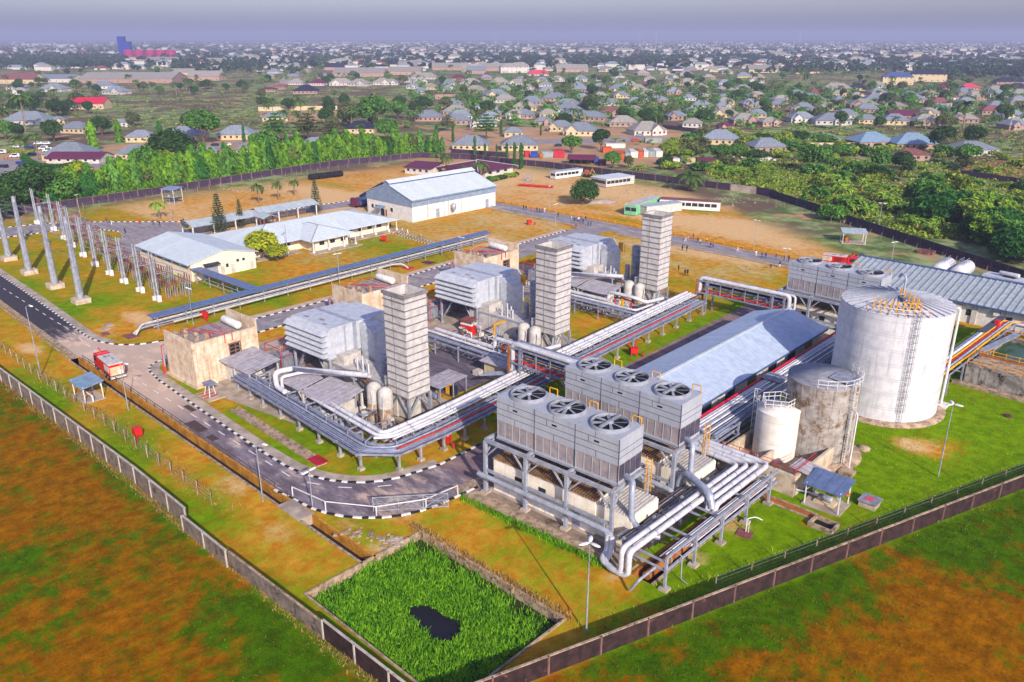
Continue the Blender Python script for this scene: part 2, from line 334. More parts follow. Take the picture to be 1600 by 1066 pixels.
me = bpy.data.meshes.new('ground'); me.vertices.add(nu*nv); me.vertices.foreach_set('co', np.stack([U, V, Z], -1).ravel())
me.loops.add(q.size); me.loops.foreach_set('vertex_index', q.ravel()); me.polygons.add(len(q))
me.polygons.foreach_set('loop_start', np.arange(0, q.size, 4)); me.polygons.foreach_set('loop_total', np.full(len(q), 4))
me.update(calc_edges=True); at = me.color_attributes.new('cover', 'FLOAT_COLOR', 'POINT'); at.data.foreach_set('color', cols.ravel())
def ground_mat():
    m, t, b = base('ground_cover'); tc = t.new('ShaderNodeTexCoord').outputs['Object']
    a = t.new('ShaderNodeAttribute', attribute_name='cover'); sp = t.new('ShaderNodeSeparateColor'); t.link(a.outputs['Color'], sp.inputs[0])
    g, s, o, fr = sp.outputs[0], sp.outputs[1], sp.outputs[2], a.outputs['Alpha']
    n1 = t.noise(tc, .09, 5, .62); n2 = t.noise(tc, .55, 5, .7); n3 = t.noise(tc, 3.2, 4, .75); sv = t.scalev(tc, (1.0, .35, 1)); n4 = t.noise(sv, 1.1, 4, .7)
    brk = t.math('ADD', t.math('MULTIPLY', n1, .55), t.math('ADD', t.math('MULTIPLY', n2, .40), t.math('MULTIPLY', n4, .35)))   # ~ .65
    mixn = t.math('ADD', t.math('MULTIPLY', n2, .5), t.math('MULTIPLY', n3, .5))
    dry = t.mix(t.ramp(mixn, .38, .62), lin('#a96a08'), lin('#d99e38')); dry_o = t.mix(t.ramp(mixn, .38, .62), lin('#6f4200'), lin('#a86a02'))
    dry_o = t.mix(t.math('MULTIPLY', t.ramp(n4, .45, .62), .45), dry_o, lin('#5f3c02')); dry = t.mix(o, dry, dry_o)
    gr = t.mix(t.ramp(mixn, .38, .62), lin('#4f7000'), lin('#7b9c06')); gr_o = t.mix(t.ramp(mixn, .38, .62), lin('#2a4800'), lin('#4b7200')); gr = t.mix(o, gr, gr_o)
    f = t.math('ADD', g, t.math('MULTIPLY', t.math('SUBTRACT', brk, .65), 3.1)); f = t.math('ADD', f, t.math('MULTIPLY', t.math('SUBTRACT', n3, .5), .9)); n5 = t.noise(tc, .3, 4, .7); f = t.math('ADD', f, t.math('MULTIPLY', t.math('MULTIPLY', o, t.math('SUBTRACT', n5, .47)), 3.2)); c = t.mix(t.ramp(f, .08, .98), dry, gr)
    so_ = t.mix(n2, lin('#c9a066'), lin('#dcb98a')); so_ = t.mix(t.math('MULTIPLY', o, .7), so_, lin('#8c4d1a'))
    f2 = t.math('ADD', s, t.math('MULTIPLY', t.math('SUBTRACT', brk, .65), 1.6)); c = t.mix(t.ramp(f2, .25, .85), c, so_)
    # bush country beyond the far wall
    nf = t.noise(tc, .02, 6, .65); nf2 = t.noise(tc, .12, 6, .7)
    fc = t.mix(t.ramp(nf2, .4, .62), lin('#53683a'), lin('#94a06c')); fc = t.mix(t.ramp(nf, .46, .56), fc, lin('#6a5a4c')); fc = t.mix(t.ramp(t.noise(tc, .05, 5), .56, .66), fc, lin('#b08e68'))
    c = t.mix(fr, c, fc)
    c = t.mix(t.math('MULTIPLY', t.ramp(t.math('ADD', t.math('MULTIPLY', n3, .6), t.math('MULTIPLY', t.noise(tc, 7.0, 3, .7), .4)), .4, .7), .5), c, (0.02, .015, .0)); t.link(c, b.inputs['Base Color']); b.inputs['Roughness'].default_value = 1; b.inputs['Specular IOR Level'].default_value = 0
    bn = t.new('ShaderNodeBump'); bn.inputs['Strength'].default_value = .55; bn.inputs['Distance'].default_value = .22; t.link(mixn, bn.inputs['Height']); t.link(bn.outputs[0], b.inputs['Normal'])
    return m
me.materials.append(ground_mat()); go = bpy.data.objects.new('ground', me); COL.objects.link(go); go.rotation_euler = (0, 0, GA); go['kind'] = 'structure'
# ---------- roads ----------
def road_mat(name, dark, light, dust, lo=None, r=(.5, .66)):
    m, t, b = base(name); tc = t.new('ShaderNodeTexCoord').outputs['Object']
    sv = t.scalev(tc, (.35, 1, 1)); n1 = t.noise(tc, .12, 5, .65); n2 = t.noise(sv, .5, 6, .7); n3 = t.noise(tc, 5, 3)
    c = t.mix(t.ramp(n2, .35, .65), lin(dark), lin(light)); f = t.ramp(t.math('ADD', t.math('MULTIPLY', n1, .6), t.math('MULTIPLY', n2, .4)), *r)
    if lo:
        sp = t.new('ShaderNodeSeparateXYZ'); t.link(tc, sp.inputs[0]); g = t.ramp(t.math('ADD', sp.outputs[0], t.math('MULTIPLY', t.math('SUBTRACT', n2, .5), 40)), lo[0], lo[1])
        # the fresh black asphalt at the far left carries no sand; sand lies thickest at the junction
        g2 = t.ramp(sp.outputs[0], lo[3], lo[2]); f = t.math('MULTIPLY', t.math('ADD', f, t.math('MULTIPLY', g2, .75), clamp=True), g); c = t.mix(g, t.mix(n2, lin('#1d1a22'), lin('#37323c')), c)
    c = t.mix(t.math('MULTIPLY', t.ramp(t.noise(sv, 1.3, 5, .7), .5, .68), .45), c, tuple(x*.35 for x in lin(dark))); c = t.mix(f, c, lin(dust)); c = t.mix(t.math('MULTIPLY', n3, .25), c, (.01, .01, .01)); t.link(c, b.inputs['Base Color']); b.inputs['Roughness'].default_value = .9
    return m
M_road = road_mat('main_road_asphalt', '#5c5058', '#857982', '#cdb298', lo=(-172, -160, -124, -106))
M_road2 = road_mat('side_road_asphalt', '#7c7577', '#9a9091', '#b8a898', r=(.52, .75)); M_asph = road_mat('yard_asphalt', '#463f4a', '#6a606b', '#8a7d82', r=(.5, .75)); M_road3 = road_mat('gate_road_asphalt', '#6a565c', '#917874', '#b07a48', r=(.5, .7))
def sheet(name, poly, z, m): return struct(name, MB().add([(u, v, z) for u, v in poly], [tuple(range(len(poly)))]), m)
def resample(pts, st):
    o = []; 
    for a, b in zip(pts, pts[1:]):
        L = math.hypot(b[0]-a[0], b[1]-a[1]); k = max(1, int(round(L/st)))
        o += [(a[0]+(b[0]-a[0])*i/k, a[1]+(b[1]-a[1])*i/k) for i in range(k)]
    return o + [pts[-1]]
def smooth(pts, it=2):
    for _ in range(it):
        o = [pts[0]]
        for a, b in zip(pts, pts[1:]): o += [(a[0]*.75+b[0]*.25, a[1]*.75+b[1]*.25), (a[0]*.25+b[0]*.75, a[1]*.25+b[1]*.75)]
        pts = o + [pts[-1]]
    return pts
def offset(pts, d):
    o = []
    for i, p in enumerate(pts):
        a = pts[max(i-1, 0)]; b = pts[min(i+1, len(pts)-1)]; L = math.hypot(b[0]-a[0], b[1]-a[1]) or 1
        o.append((p[0] - (b[1]-a[1])/L*d, p[1] + (b[0]-a[0])/L*d))
    return o
KB = MB()
def kerb(pts, st=.95, wd=.34, h=.17):
    p = resample(pts, st); l = offset(p, wd/2); r = offset(p, -wd/2)
    for i in range(len(p)-1): KB.prism([r[i], r[i+1], l[i+1], l[i]], -.05, h, i % 2)
def walkway(pts, d0, d1, z=.12, m=None, name='pavement'):
    p = resample(pts, 2); a = offset(p, d0); b = offset(p, d1); mb = MB()
    for i in range(len(p)-1):
        qd = [(*a[i], z), (*a[i+1], z), (*b[i+1], z), (*b[i], z)]
        if d1 < d0: qd = qd[::-1]
        mb.add(qd, [(0,1,2,3)])
    return struct(name, mb, m or M_pave)
kA = [(-260, 53.6), (-223.5, 52.4), (-204, 51.9), (-180, 51.0), (-168.2, 50.4)] + smooth([(-168.2, 50.4), (-158, 50.2), (-150.4, 54.2), (-148.6, 63)], 2)[1:] + [(-148, 75), (-147.8, 100), (-151, 136), (-153.5, 186)]
kB = [(-141.0, 150), (-140.6, 100), (-140.2, 76)] + smooth([(-140.2, 76), (-140, 58), (-139, 51.4), (-131, 50.4)], 2)[1:] + [(-113, 49.7), (-97, 49.2)] + smooth([(-97, 49.2), (-85, 49.3), (-76.5, 54.5), (-74.4, 64)], 2)[1:] + [(-74.6, 72.0)]
outR = [(-97, 45.0), (-84, 44.95)] + smooth([(-84, 44.95), (-74, 46.2), (-67.2, 53), (-66.4, 63.5)], 2)[1:]
sheet('road', [(-260, 48.6), (-200, 46.1), (-152, 45.05)] + outR + [(-74.4, 64)][::-1] + [p for p in kB[::-1] if p[1] < 64 and p[0] > -139.5][1:] + [(-139.6, 54), (-140, 58), (-148.8, 62)] + [p for p in kA[::-1] if p[1] < 62], .03, M_road)
sheet('road', [(-66.4, 63.5), (-67.2, 100), (-70.5, 194), (-79.6, 194), (-77.2, 112), (-75.2, 75), (-74.4, 64)], .034, M_road3)
sheet('road', [(-140, 58), (-140.4, 100), (-141.5, 150), (-144, 194), (-154, 194), (-151, 136), (-147.8, 100), (-148.8, 62)], .034, M_road2)
sheet('road', [(-215, 203), (-212, 195.6), (-154, 194), (-144, 194), (-79.6, 194), (-70.5, 194), (-40, 190), (-38, 196), (-87, 200.8), (-146, 203.5)], .038, M_road2)
far5 = [(-300, 60), (-281, 71), (-279, 80), (-274, 88), (-263, 98.5), (-250, 111), (-244, 125), (-241, 160), (-239, 176)]
near5 = [(-270, 50), (-267, 64), (-266, 72), (-265, 83), (-257, 89.5), (-250, 92), (-243, 90.4), (-239, 86.5), (-232, 84), (-219, 80), (-217, 100), (-231, 112), (-233, 150), (-231, 171)]
sheet('road', far5 + near5[::-1], .03, M_road2)
sheet('asphalt_yard', [(-108, 81), (-90, 80), (-90, 96.5), (-107.5, 98.6)], .032, M_asph)
0 and sheet('asphalt_yard', [(-109, 117), (-92, 116), (-92, 133), (-109.5, 134)], .032, M_asph)
for u0, v0 in ((-138.5, 55), (-140, 91), (-141.5, 127)): sheet('concrete_pad', [(u0+2, v0-1), (u0+22, v0-.5), (u0+49, v0+4), (u0+50, v0+24), (u0+4, v0+22)], .016 + (v0 > 60)*.004 + (v0 > 100)*.004, M_pave)
sheet('concrete_pad', [(-66.5, 63.0), (-42.5, 63.4), (-42.5, 92), (-66.5, 92)], .045, mat('oily_pad', '#93806f', '#74655a', rust='#4c3d35', ramt=.52, rscale=.3, scale=.5))
sheet('concrete_pad', [(-68.5, 60.6), (-42.5, 62.4), (-42.5, 63.4), (-66.5, 63.0), (-66.5, 66), (-68.2, 66)], .05, M_stone)
sheet('concrete_pad', [(-68.5, 147), (-46, 146), (-46, 166), (-69.5, 168)], .05, M_pave)
kerb(kA); kerb(kB); kerb(far5[1:]); kerb(near5[1:10]); 
kerb([(-85, 44.9)] + outR[2:], wd=.3)
struct('kerb', KB, [M_white, M_black])
walkway([p for p in kA if p[0] < -155], -1.9 if False else 1.7, .2, .10)
walkway([p for p in kA if p[1] > 63], 2.2, .2, .10, mat('verge_slab', '#c9b09a', '#b0957d', rust='#8e7561', ramt=.6, scale=.5))
walkway([p for p in kB if p[1] < 70 and p[0] > -140], 1.7, .2, .10)
walkway([(-200, 195.2), (-156, 194.2)], -.2, -1.8, .09); walkway([(-140, 193.6), (-84, 193.6)], -.2, -1.6, .09)
sheet('footpath', [(-199, 151), (-197.6, 149.4), (-158, 146.2), (-158.6, 148)], .05, M_pave)
for i in range(46):
    pass
zk = MB()
for i in range(27):
    a = i/27; b = (i+.5)/27
    for sgn, c in ((0, 0), (1, 1)):
        t0 = (i + .5*sgn)/27; t1 = t0 + .5/27
        zk.box(-197+38.5*t0, 148.6-2.7*t0+.9, -.02, -197+38.5*t1, 148.6-2.7*t0+1.15, .16, c)
        zk.box(-197+38.5*t0, 148.6-2.7*t0-1.15, -.02, -197+38.5*t1, 148.6-2.7*t0-.9, .16, c)
struct('kerb', zk, [M_white, M_black])
mk = MB()
for i, u in enumerate(np.arange(-232, -86, 4.35)):
    v = 49.3 if u < -170 else 49.3 - (u + 170)/22*1.4 if u < -148 else 47.9 + (u+148)*.004
    mk.box(u, v-.09, .036, u+1.9, v+.09, .04)
for u, v, a in ((-83.6, 48.9, 25), (-79.6, 51.0, 38), (-76, 54.6, 55)): 
    mk.bar((u, v, .05), (u+1.8*math.cos(rad(a)), v+1.8*math.sin(rad(a)), .05), .18, .02)
mk.box(-149.4, 60, .041, -149.2, 66, .045)
for v in np.arange(80, 180, 6): mk.box(-144.4 - (v-80)*.035, v, .036, -144.25 - (v-80)*.035, v+2.2, .042)
for u in np.arange(-200, -84, 6): mk.box(u, 198.6, .042, u+2.2, 198.75, .046)
struct('road_markings', mk, M_white)
# faded sandy lettering strokes and repair patches on the asphalt
M_patch = mat('asphalt_patch', '#5d4a42', '#4c3d38', fine=.3)
for q4 in [(-112, 45.6, -107.5, 47.4), (-105.5, 45.8, -103.4, 47), (-118, 48.4, -115, 49.3), (-99.5, 48.6, -97.8, 49.1)]:
    sheet('road_patch', [(q4[0], q4[1]), (q4[2], q4[1]), (q4[2], q4[3]), (q4[0], q4[3])], .034, M_patch)
# ---------- drains, pond basin, trench ----------
M_ochre = mat('ochre_drain_wall', '#c58a2a', '#9a6a1e', rust='#5b4322', ramt=.58, rscale=1.2, streak=.4)
def channel(a, b, c, d, depth, axis, wall=M_ochre, lip=M_stone, floor=None):
    mb = MB(); t = .22
    if axis == 'u': mb.box(a, b-t, -depth, c, b+.06, .16, 1); mb.box(a, d-.06, -depth, c, d+t, .16, 0); mb.box(a, b+.06, -depth-.1, c, d-.06, -depth, 2)
    else: mb.box(a-t, b, -depth, a+.06, d, .16, 0); mb.box(c-.06, b, -depth, c+t, d, .12, 1); mb.box(a+.06, b, -depth-.1, c-.06, d, -depth, 2)
    return struct('drain', mb, [wall, lip, floor or M_dark])
channel(*DRAIN, 1.2, 'u', floor=mat('drain_mud', '#2a221a', '#1b1713')); channel(*DRAIN2, 1.2, 'u', floor=MATS['drain_mud']); channel(*TRENCH, 1.0, 'v', wall=M_orange, floor=M_dark)
struct('drain', MB().box(-81.2, 43.0, -1.2, -76.4, 45.2, .22), M_pave)
dn = MB(); dn.box(-38.4, 87.6, -.05, -31.6, 87.85, .14, 1); dn.box(-38.4, 86.2, -.05, -31.6, 86.45, .14, 1); dn.box(-38.4, 86.45, -.02, -31.6, 87.6, .03, 0)
struct('drain', dn, [M_orange, M_stone])
sp_ = MB(); 
for a, b, c, d in ((-31.4, 84.6, -28.4, 84.9), (-31.4, 86.6, -28.4, 86.9), (-31.4, 84.9, -31.1, 86.6), (-28.7, 84.9, -28.4, 86.6)): sp_.box(a, b, -.02, c, d, .55, 0)
sp_.box(-31.1, 84.9, -.02, -28.7, 86.6, .08, 1)
solo('concrete_sump', sp_, [M_stone, M_dark], 'open concrete sump box at the end of the rusty drain on the tank lawn', 'sump')
bk = MB()                                             # ditch bank along the far left of the road
bk.prism([(-235, 46.0), (-152, 44.0), (-152, 45.0), (-200, 46.0), (-235, 47.6)], -.02, .06); bk.prism([(-235, 45.2), (-152, 43.3), (-152, 43.62), (-235, 45.55)], -.02, .22)
struct('drain', bk, M_stone)
a, b, c, d = POND; pm = MB(); t = .22
pm.box(a-t, b-t, -1, c+t, b, .16); pm.box(a-t, d, -1, c+t, d+t, .22); pm.box(a-t, b, -1, a, d, .16); pm.box(c, b, -1, c+t, d, .22)
struct('pond_kerb', pm, M_stone)
struct('pond_bed', MB().quad((a, b, -.95), (c, b, -.95), (c, d, -.95), (a, d, -.95)), mat('pond_mud', '#33420f', '#22300a', rust='#6e5020', ramt=.62))
wm, wt, wb = base('dark_pond_water'); wb.inputs['Base Color'].default_value = (.012, .011, .016, 1); wb.inputs['Roughness'].default_value = .45; wb.inputs['Specular IOR Level'].default_value = .15
WP = [UV(632, 946, -.85), UV(664, 946, -.85), UV(700, 962, -.85), UV(726, 976, -.85), UV(722, 1004, -.85), UV(696, 1012, -.85), UV(664, 992, -.85), UV(640, 968, -.85)]
for _ in range(3): WP = [q_ for a_, b_ in zip(WP, WP[1:] + WP[:1]) for q_ in ((a_[0]*.75+b_[0]*.25, a_[1]*.75+b_[1]*.25), (a_[0]*.25+b_[0]*.75, a_[1]*.25+b_[1]*.75))]
WP = [(u + .22*math.sin(u*7+v*5), v + .22*math.cos(v*8-u*3)) for u, v in WP]
struct('pond_water', MB().add([(u, v, -.85) for u, v in WP], [tuple(range(len(WP)))]), wm)
# ---------- boundary walls: one wall a run, posts and coping its parts ----------
def wall(name, label, pts, h, mats, gap=4.6, post=.17, ph=.1, coping=True, plinth=0, t=.18, cat='wall', outside=1, postside=0.0, copw=.1):
    """mats = panel, post, coping"""
    o = thing(name, label, cat, pts[0][0], pts[0][1]); u0, v0 = pts[0]
    pan = MB(); pos = MB(); cop = MB(); posts = []
    for (a, b) in zip(pts, pts[1:]):
        a = Vector((a[0]-u0, a[1]-v0, 0)); b = Vector((b[0]-u0, b[1]-v0, 0)); d = b - a; L = d.length; d.normalize(); nrm = Vector((-d.y, d.x, 0))
        pan.prism([tuple((a - nrm*t/2)[:2]), tuple((b - nrm*t/2)[:2]), tuple((b + nrm*t/2)[:2]), tuple((a + nrm*t/2)[:2])], -.1, h)
        if coping: cop.prism([tuple((a - nrm*(t/2+.03))[:2]), tuple((b - nrm*(t/2+.03))[:2]), tuple((b + nrm*(t/2+.03))[:2]), tuple((a + nrm*(t/2+.03))[:2])], h, h+copw)
        k = max(1, int(round(L/gap)))
        for i in range(k+1): posts.append(a + d*(L*i/k) + nrm*postside)
    put('panel', pan, mats[0], o)
    if coping: put('coping', cop, mats[2], o)
    for p in posts[:95]:
        put('post', MB().box(p.x-post/2, p.y-post/2, -.1, p.x+post/2, p.y+post/2, h+ph), mats[1], o)
    for p in posts[95:]: pos.box(p.x-post/2, p.y-post/2, -.1, p.x+post/2, p.y+post/2, h+ph)
    if posts[95:]: r = put('post_row', pos, mats[1], o); r['kind'] = 'stuff'
    return o
WM = (M_gwall, M_cope, M_cope)
wall('boundary_wall', 'long grey boundary wall with white posts and white coping at the left of the site', [(-236, 31.6), (-150, 31.9), (-121.6, 32.7), (-99.6, 33.3), (-85.2, 33.3)], 2.5, WM, gap=4.4, postside=-.12)
wall('boundary_wall', 'short stretch of white coped boundary wall just past the rubble heap', [(-84.6, 32.6), (-74.4, 32.7)], 2.1, WM, gap=4.4, postside=-.12)
wall('boundary_wall', 'bare stained boundary wall without posts beside the reed pond', [(-74.2, 32.9), (-57.2, 33.4)], 2.0, (M_gwall, M_gwall, M_stone), gap=40)
wall('boundary_wall', 'white coped boundary wall meeting the dark wall below the reed pond', [(-57.0, 33.5), (-42.0, 33.8)], 2.2, (M_darkw, M_cope, M_cope), gap=4.4, postside=-.12)
wall('boundary_wall', 'dark sooty boundary wall with pinkish posts along the right of the site', [(-41.9, 34.2), (-36.2, 50.3), (-14.7, 112.4), (14, 192)], 2.05, (M_darkw, M_post, M_stone), gap=5.6, postside=-.1, copw=.1)
FP = [(-305, 60), (-299.6, 87.4), (-302, 125), (-309, 174), (-313, 215), (-306, 258), (-284, 270), (-270, 270), (-241.5, 276), (-190.4, 279), (-152, 281)]
wall('boundary_wall', 'dark purple rear boundary wall below the row of tall green trees', FP, 2.6, (M_darkw2, M_post, M_post), gap=5.2, coping=True, copw=.1, post=.32)
wall('boundary_wall', 'pale repaired panel let into the dark rear boundary wall', [(-151.8, 281), (-141.5, 281.2)], 2.6, (M_pave, M_post, M_post), gap=11)
wall('boundary_wall', 'black rear boundary wall curving past the banana plants', [(-141.3, 281.2), (-134, 279.5), (-128.7, 275), (-112, 265.5), (-101, 257.6)], 2.6, (M_darkw2, M_post, M_darkw2), gap=5.2, copw=.1, post=.22)
wall('boundary_wall', 'black boundary wall running down below the dense thicket at the right', [(-96.5, 254.3), (-76.9, 242.1), (-56.2, 229.5), (-39.2, 219.6), (14, 192.4)], 2.6, (M_darkw2, M_post, M_darkw2), gap=5.2, copw=.1, post=.22)
solo('rubble_bank', MB().prism([(-101, 257), (-97, 253.6), (-95, 255), (-98.5, 258.6)], -.1, .9).prism([(-99.6, 257), (-97.4, 254.6), (-96.4, 255.2), (-98.4, 257.8)], .9, 1.5), M_stone, 'pale collapsed bit of wall between two black boundary walls', 'rubble')
# wire fence posts inside the walls: each fence one thing
def wire(label, pts, gap=3.4, h=2.0, lean=True):
    o = thing('wire_fence', label, 'fence', *pts[0]); u0, v0 = pts[0]; wr = MB(); ps = []
    for a, b in zip(pts, pts[1:]):
        L = math.hypot(b[0]-a[0], b[1]-a[1]); k = max(1, int(L/gap))
        for i in range(k): ps.append((a[0]+(b[0]-a[0])*i/k - u0, a[1]+(b[1]-a[1])*i/k - v0))
    ps = ps[:100]
    for i, p in enumerate(ps):
        put('post', MB().bar((*p, -.1), (p[0]+RD.uniform(-.05, .05), p[1]+RD.uniform(-.05, .05), h), .1).bar((*p, h-.02), (p[0]+.25, p[1]-.25, h+.35), .08), M_stone if i % 9 else M_pave, o)
    for p, q2 in zip(ps, ps[1:]):
        for z in (.5, 1.0, 1.5, 1.95): wr.bar((*p, z), (*q2, z), .018)
    put('wire', wr, M_rackf, o)
wire('leaning concrete post wire fence inside the grey left boundary wall', [(-232, 36.2), (-150, 36.4), (-120, 37.2), (-84, 37.6)])
wire('wire fence on the shaded grass inside the dark right boundary wall', [(-33, 66), (-25, 89), (-17, 112), (-5, 146)], gap=4.5)
wire('wire fence with thin posts below the black rear wall at the right', [(-130, 268), (-100, 251), (-76, 236.5), (-52, 222.5), (-30, 210)], gap=4.6)
wire('wire fence posts on the dry field below the dark purple rear wall', [(-293, 92), (-294.5, 125), (-301, 170), (-304, 214), (-298, 250)], gap=5.0)
# road railing along the drain, yellow road railing, chain-link gate
def railing(label, pts, m, gap=2.6, h=1.05, rails=(.5, 1.0), r=.035, cat='railing', name='railing', z0=0):
    o = thing(name, label, cat, *pts[0], z0); u0, v0 = pts[0]; rl = MB(); p = resample(pts, gap); pm = MB(); n = 0
    for i, a in enumerate(p):
        x, y = a[0]-u0, a[1]-v0
        if n < 95: put('post', MB().bar((x, y, -.05), (x, y, h), r*2.2), m, o)
        n += 1
    for a, b in zip(p[:95], p[1:95]):
        for z in rails: rl.bar((a[0]-u0, a[1]-v0, z*h), (b[0]-u0, b[1]-v0, z*h), r*2)
    put('rail', rl, m, o); return o
M_railb = mat('rusty_brown_rail', '#6d5a4c', '#503f36', rough=.7)
railing('rusty brown handrail beside the ochre road drain', [(-150, 45.0), (-82, 45.0)], M_railb, gap=2.9)
railing('yellow railing along the far site road', [(-206, 203.6), (-170, 204.2), (-146, 204.1), (-110, 202.8), (-88, 201.4), (-70, 200)], M_yellow, gap=3.2, h=.95, r=.05)
railing('silver handrail beside the narrow office yard road', [(-206, 196), (-176, 195.2)], M_silver, gap=4, h=1.1)
g = thing('mesh_gate', 'white braced steel mesh gate standing open beside the gate road', 'gate', -71.6, 50.6, 0, 50); gm = MB(); Lg = 9.2
for z in (.15, 2.0): gm.bar((0, 0, z), (Lg, 0, z), .09)
for i in range(4):
    gm.bar((Lg*i/3, 0, 0), (Lg*i/3, 0, 2.1), .1)
    if i < 3: gm.bar((Lg*i/3, 0, .15), (Lg*(i+1)/3, 0, 2.0), .06); gm.bar((Lg*i/3, 0, 2.0), (Lg*(i+1)/3, 0, .15), .06); gm.bar((Lg*i/3, 0, 1.07), (Lg*(i+1)/3, 0, 1.07), .05)
put('gate_frame', gm, M_silver, g)
mb = MB()
for i in range(46): mb.bar((i*.2, .02, .15), (i*.2, .02, 2.0), .012)
for i in range(10): mb.bar((0, .02, .2+i*.19), (Lg, .02, .2+i*.19), .012)
put('mesh', mb, M_grey, g)
railing('white pipe barrier curving along the edge of the gate road', [(-82, 45.7), (-76, 46.6), (-70.5, 50.2), (-67.4, 55.5), (-66.9, 60.4)], M_white, gap=9, h=1.4, rails=(1.0,), r=.05, cat='barrier', name='pipe_barrier')
# ---------- street lamps ----------
def lamp(u, v, h, kind, label, grp):
    o = thing('street_lamp', label, 'street lamp', u, v, 0, RD.uniform(0, 360) if kind == 2 else -20, grp)
    put('pole', MB().tube([(0,0,-.1),(0,0,h)], .1, 8, r2=.055), M_silver, o)
    if kind == 1:
        put('arm', MB().tube([(0,0,h-.05),(.25,.25,h+.25),(.9,.7,h+.35)], .045, 6, bend=.3), M_silver, o)
        put('lamp_head', MB().lathe(0, 0, [(.02,-.1),(.2,-.06),(.24,.02),(.15,.1),(.02,.13)], 10), M_white, o).matrix_local = Matrix.Translation((1.15,.9,h+.35)) @ Matrix.Rotation(.65, 4, 'Z') @ Matrix.Diagonal((2.1,1,1,1))
    else:
        for i in range(3 if kind == 3 else 2):
            a = 2*PI*i/(3 if kind == 3 else 2)+.4
            put('lamp_head', MB().lathe(0, 0, [(.02,-.1),(.2,-.05),(.24,.03),(.13,.1),(.02,.12)], 10), M_white, o).matrix_local = Matrix.Translation((.6*math.cos(a), .6*math.sin(a), h+.08)) @ Matrix.Rotation(a, 4, 'Z') @ Matrix.Diagonal((2.6,1,1,1))
    return o
GL = 'street lamps around the site'
for u, v, h, k, lb in [(-147.6,37.2,12.6,1,'tall single headed lamp on the grass left of the site road'),(-122.9,41.9,7.8,1,'lamp post beside the ochre drain behind the fire engine'),(-83.6,42.4,8.1,1,'curved arm lamp post at the end of the ochre drain'),
    (-77.8,45.9,5.2,2,'short twin headed lamp at the bend of the gate road'),(-38.9,51.6,10.5,3,'tall three headed lamp on the grass above the dark boundary wall'),(-23.8,107.7,10.6,3,'three headed lamp on the green lawn in front of the big white tank'),
    (-154.2,68.0,7.6,2,'lamp post beside the near end of the blue covered pipe rack'),(-188.3,111.3,8.2,2,'lamp post on the lawn in front of the office bungalow'),(-155.5,104.8,7.6,2,'lamp post beside the middle of the blue covered pipe rack'),
    (-145.3,134.6,8,2,'lamp post behind the second concrete blast wall'),(-180.1,208.3,7.4,2,'lamp post on the dry field by the far road near the round tree'),(-158.6,186.5,7.2,2,'lamp post where the far road meets the side road'),
    (-100.9,202.9,8.2,2,'lamp post on the dry field beyond the tallest far stack'),(-68.3,214.4,5.6,2,'lamp post on the green patch behind the ribbed roof'),(-83.9,246.7,9,2,'thin lamp post by the black rear wall near the small shelter'),
    (-274.9,90.1,8.2,2,'lamp post by the left loop road in front of the rear wall'),(-252.8,109.7,8,2,'lamp post near the small stilted kiosk on the dry field'),(-88,195,4.0,2,'short lamp at the edge of the far road')]: lamp(u, v, h, k, lb, GL)
# ---------- gas turbine units: three of each thing ----------
UN = [(-86.1, 68.7), (-88.0, 104.2), (-90.1, 139.7)]; UR = 2.2
UL = ['nearest', 'middle', 'farthest']
def ladder(mb, x, y, z0, z1, dx=.45, cage=False, ang=0.0, mi=0):
    c, s = math.cos(ang), math.sin(ang)
    f = lambda a, b: (x + a*c - b*s, y + a*s + b*c)
    for a in (-dx/2, dx/2): mb.bar((*f(a, 0), z0), (*f(a, 0), z1), .06, mi=mi)
    z = z0 + .3
    while z < z1: mb.bar((*f(-dx/2, 0), z), (*f(dx/2, 0), z), .035, mi=mi); z += .45
    if cage:
        z = z0 + 2.2
        while z < z1 + .8:
            pts = [(*f(.4*math.cos(t), -.75*math.sin(t)), z) for t in [PI*i/6 for i in range(7)]]
            for a, b in zip(pts, pts[1:]): mb.bar(a, b, .05, mi=mi)
            z += 1.1
        for t in (PI/4, PI/2, 3*PI/4): mb.bar((*f(.4*math.cos(t), -.75*math.sin(t)), z0+2.2), (*f(.4*math.cos(t), -.75*math.sin(t)), z1+.8), .04, mi=mi)
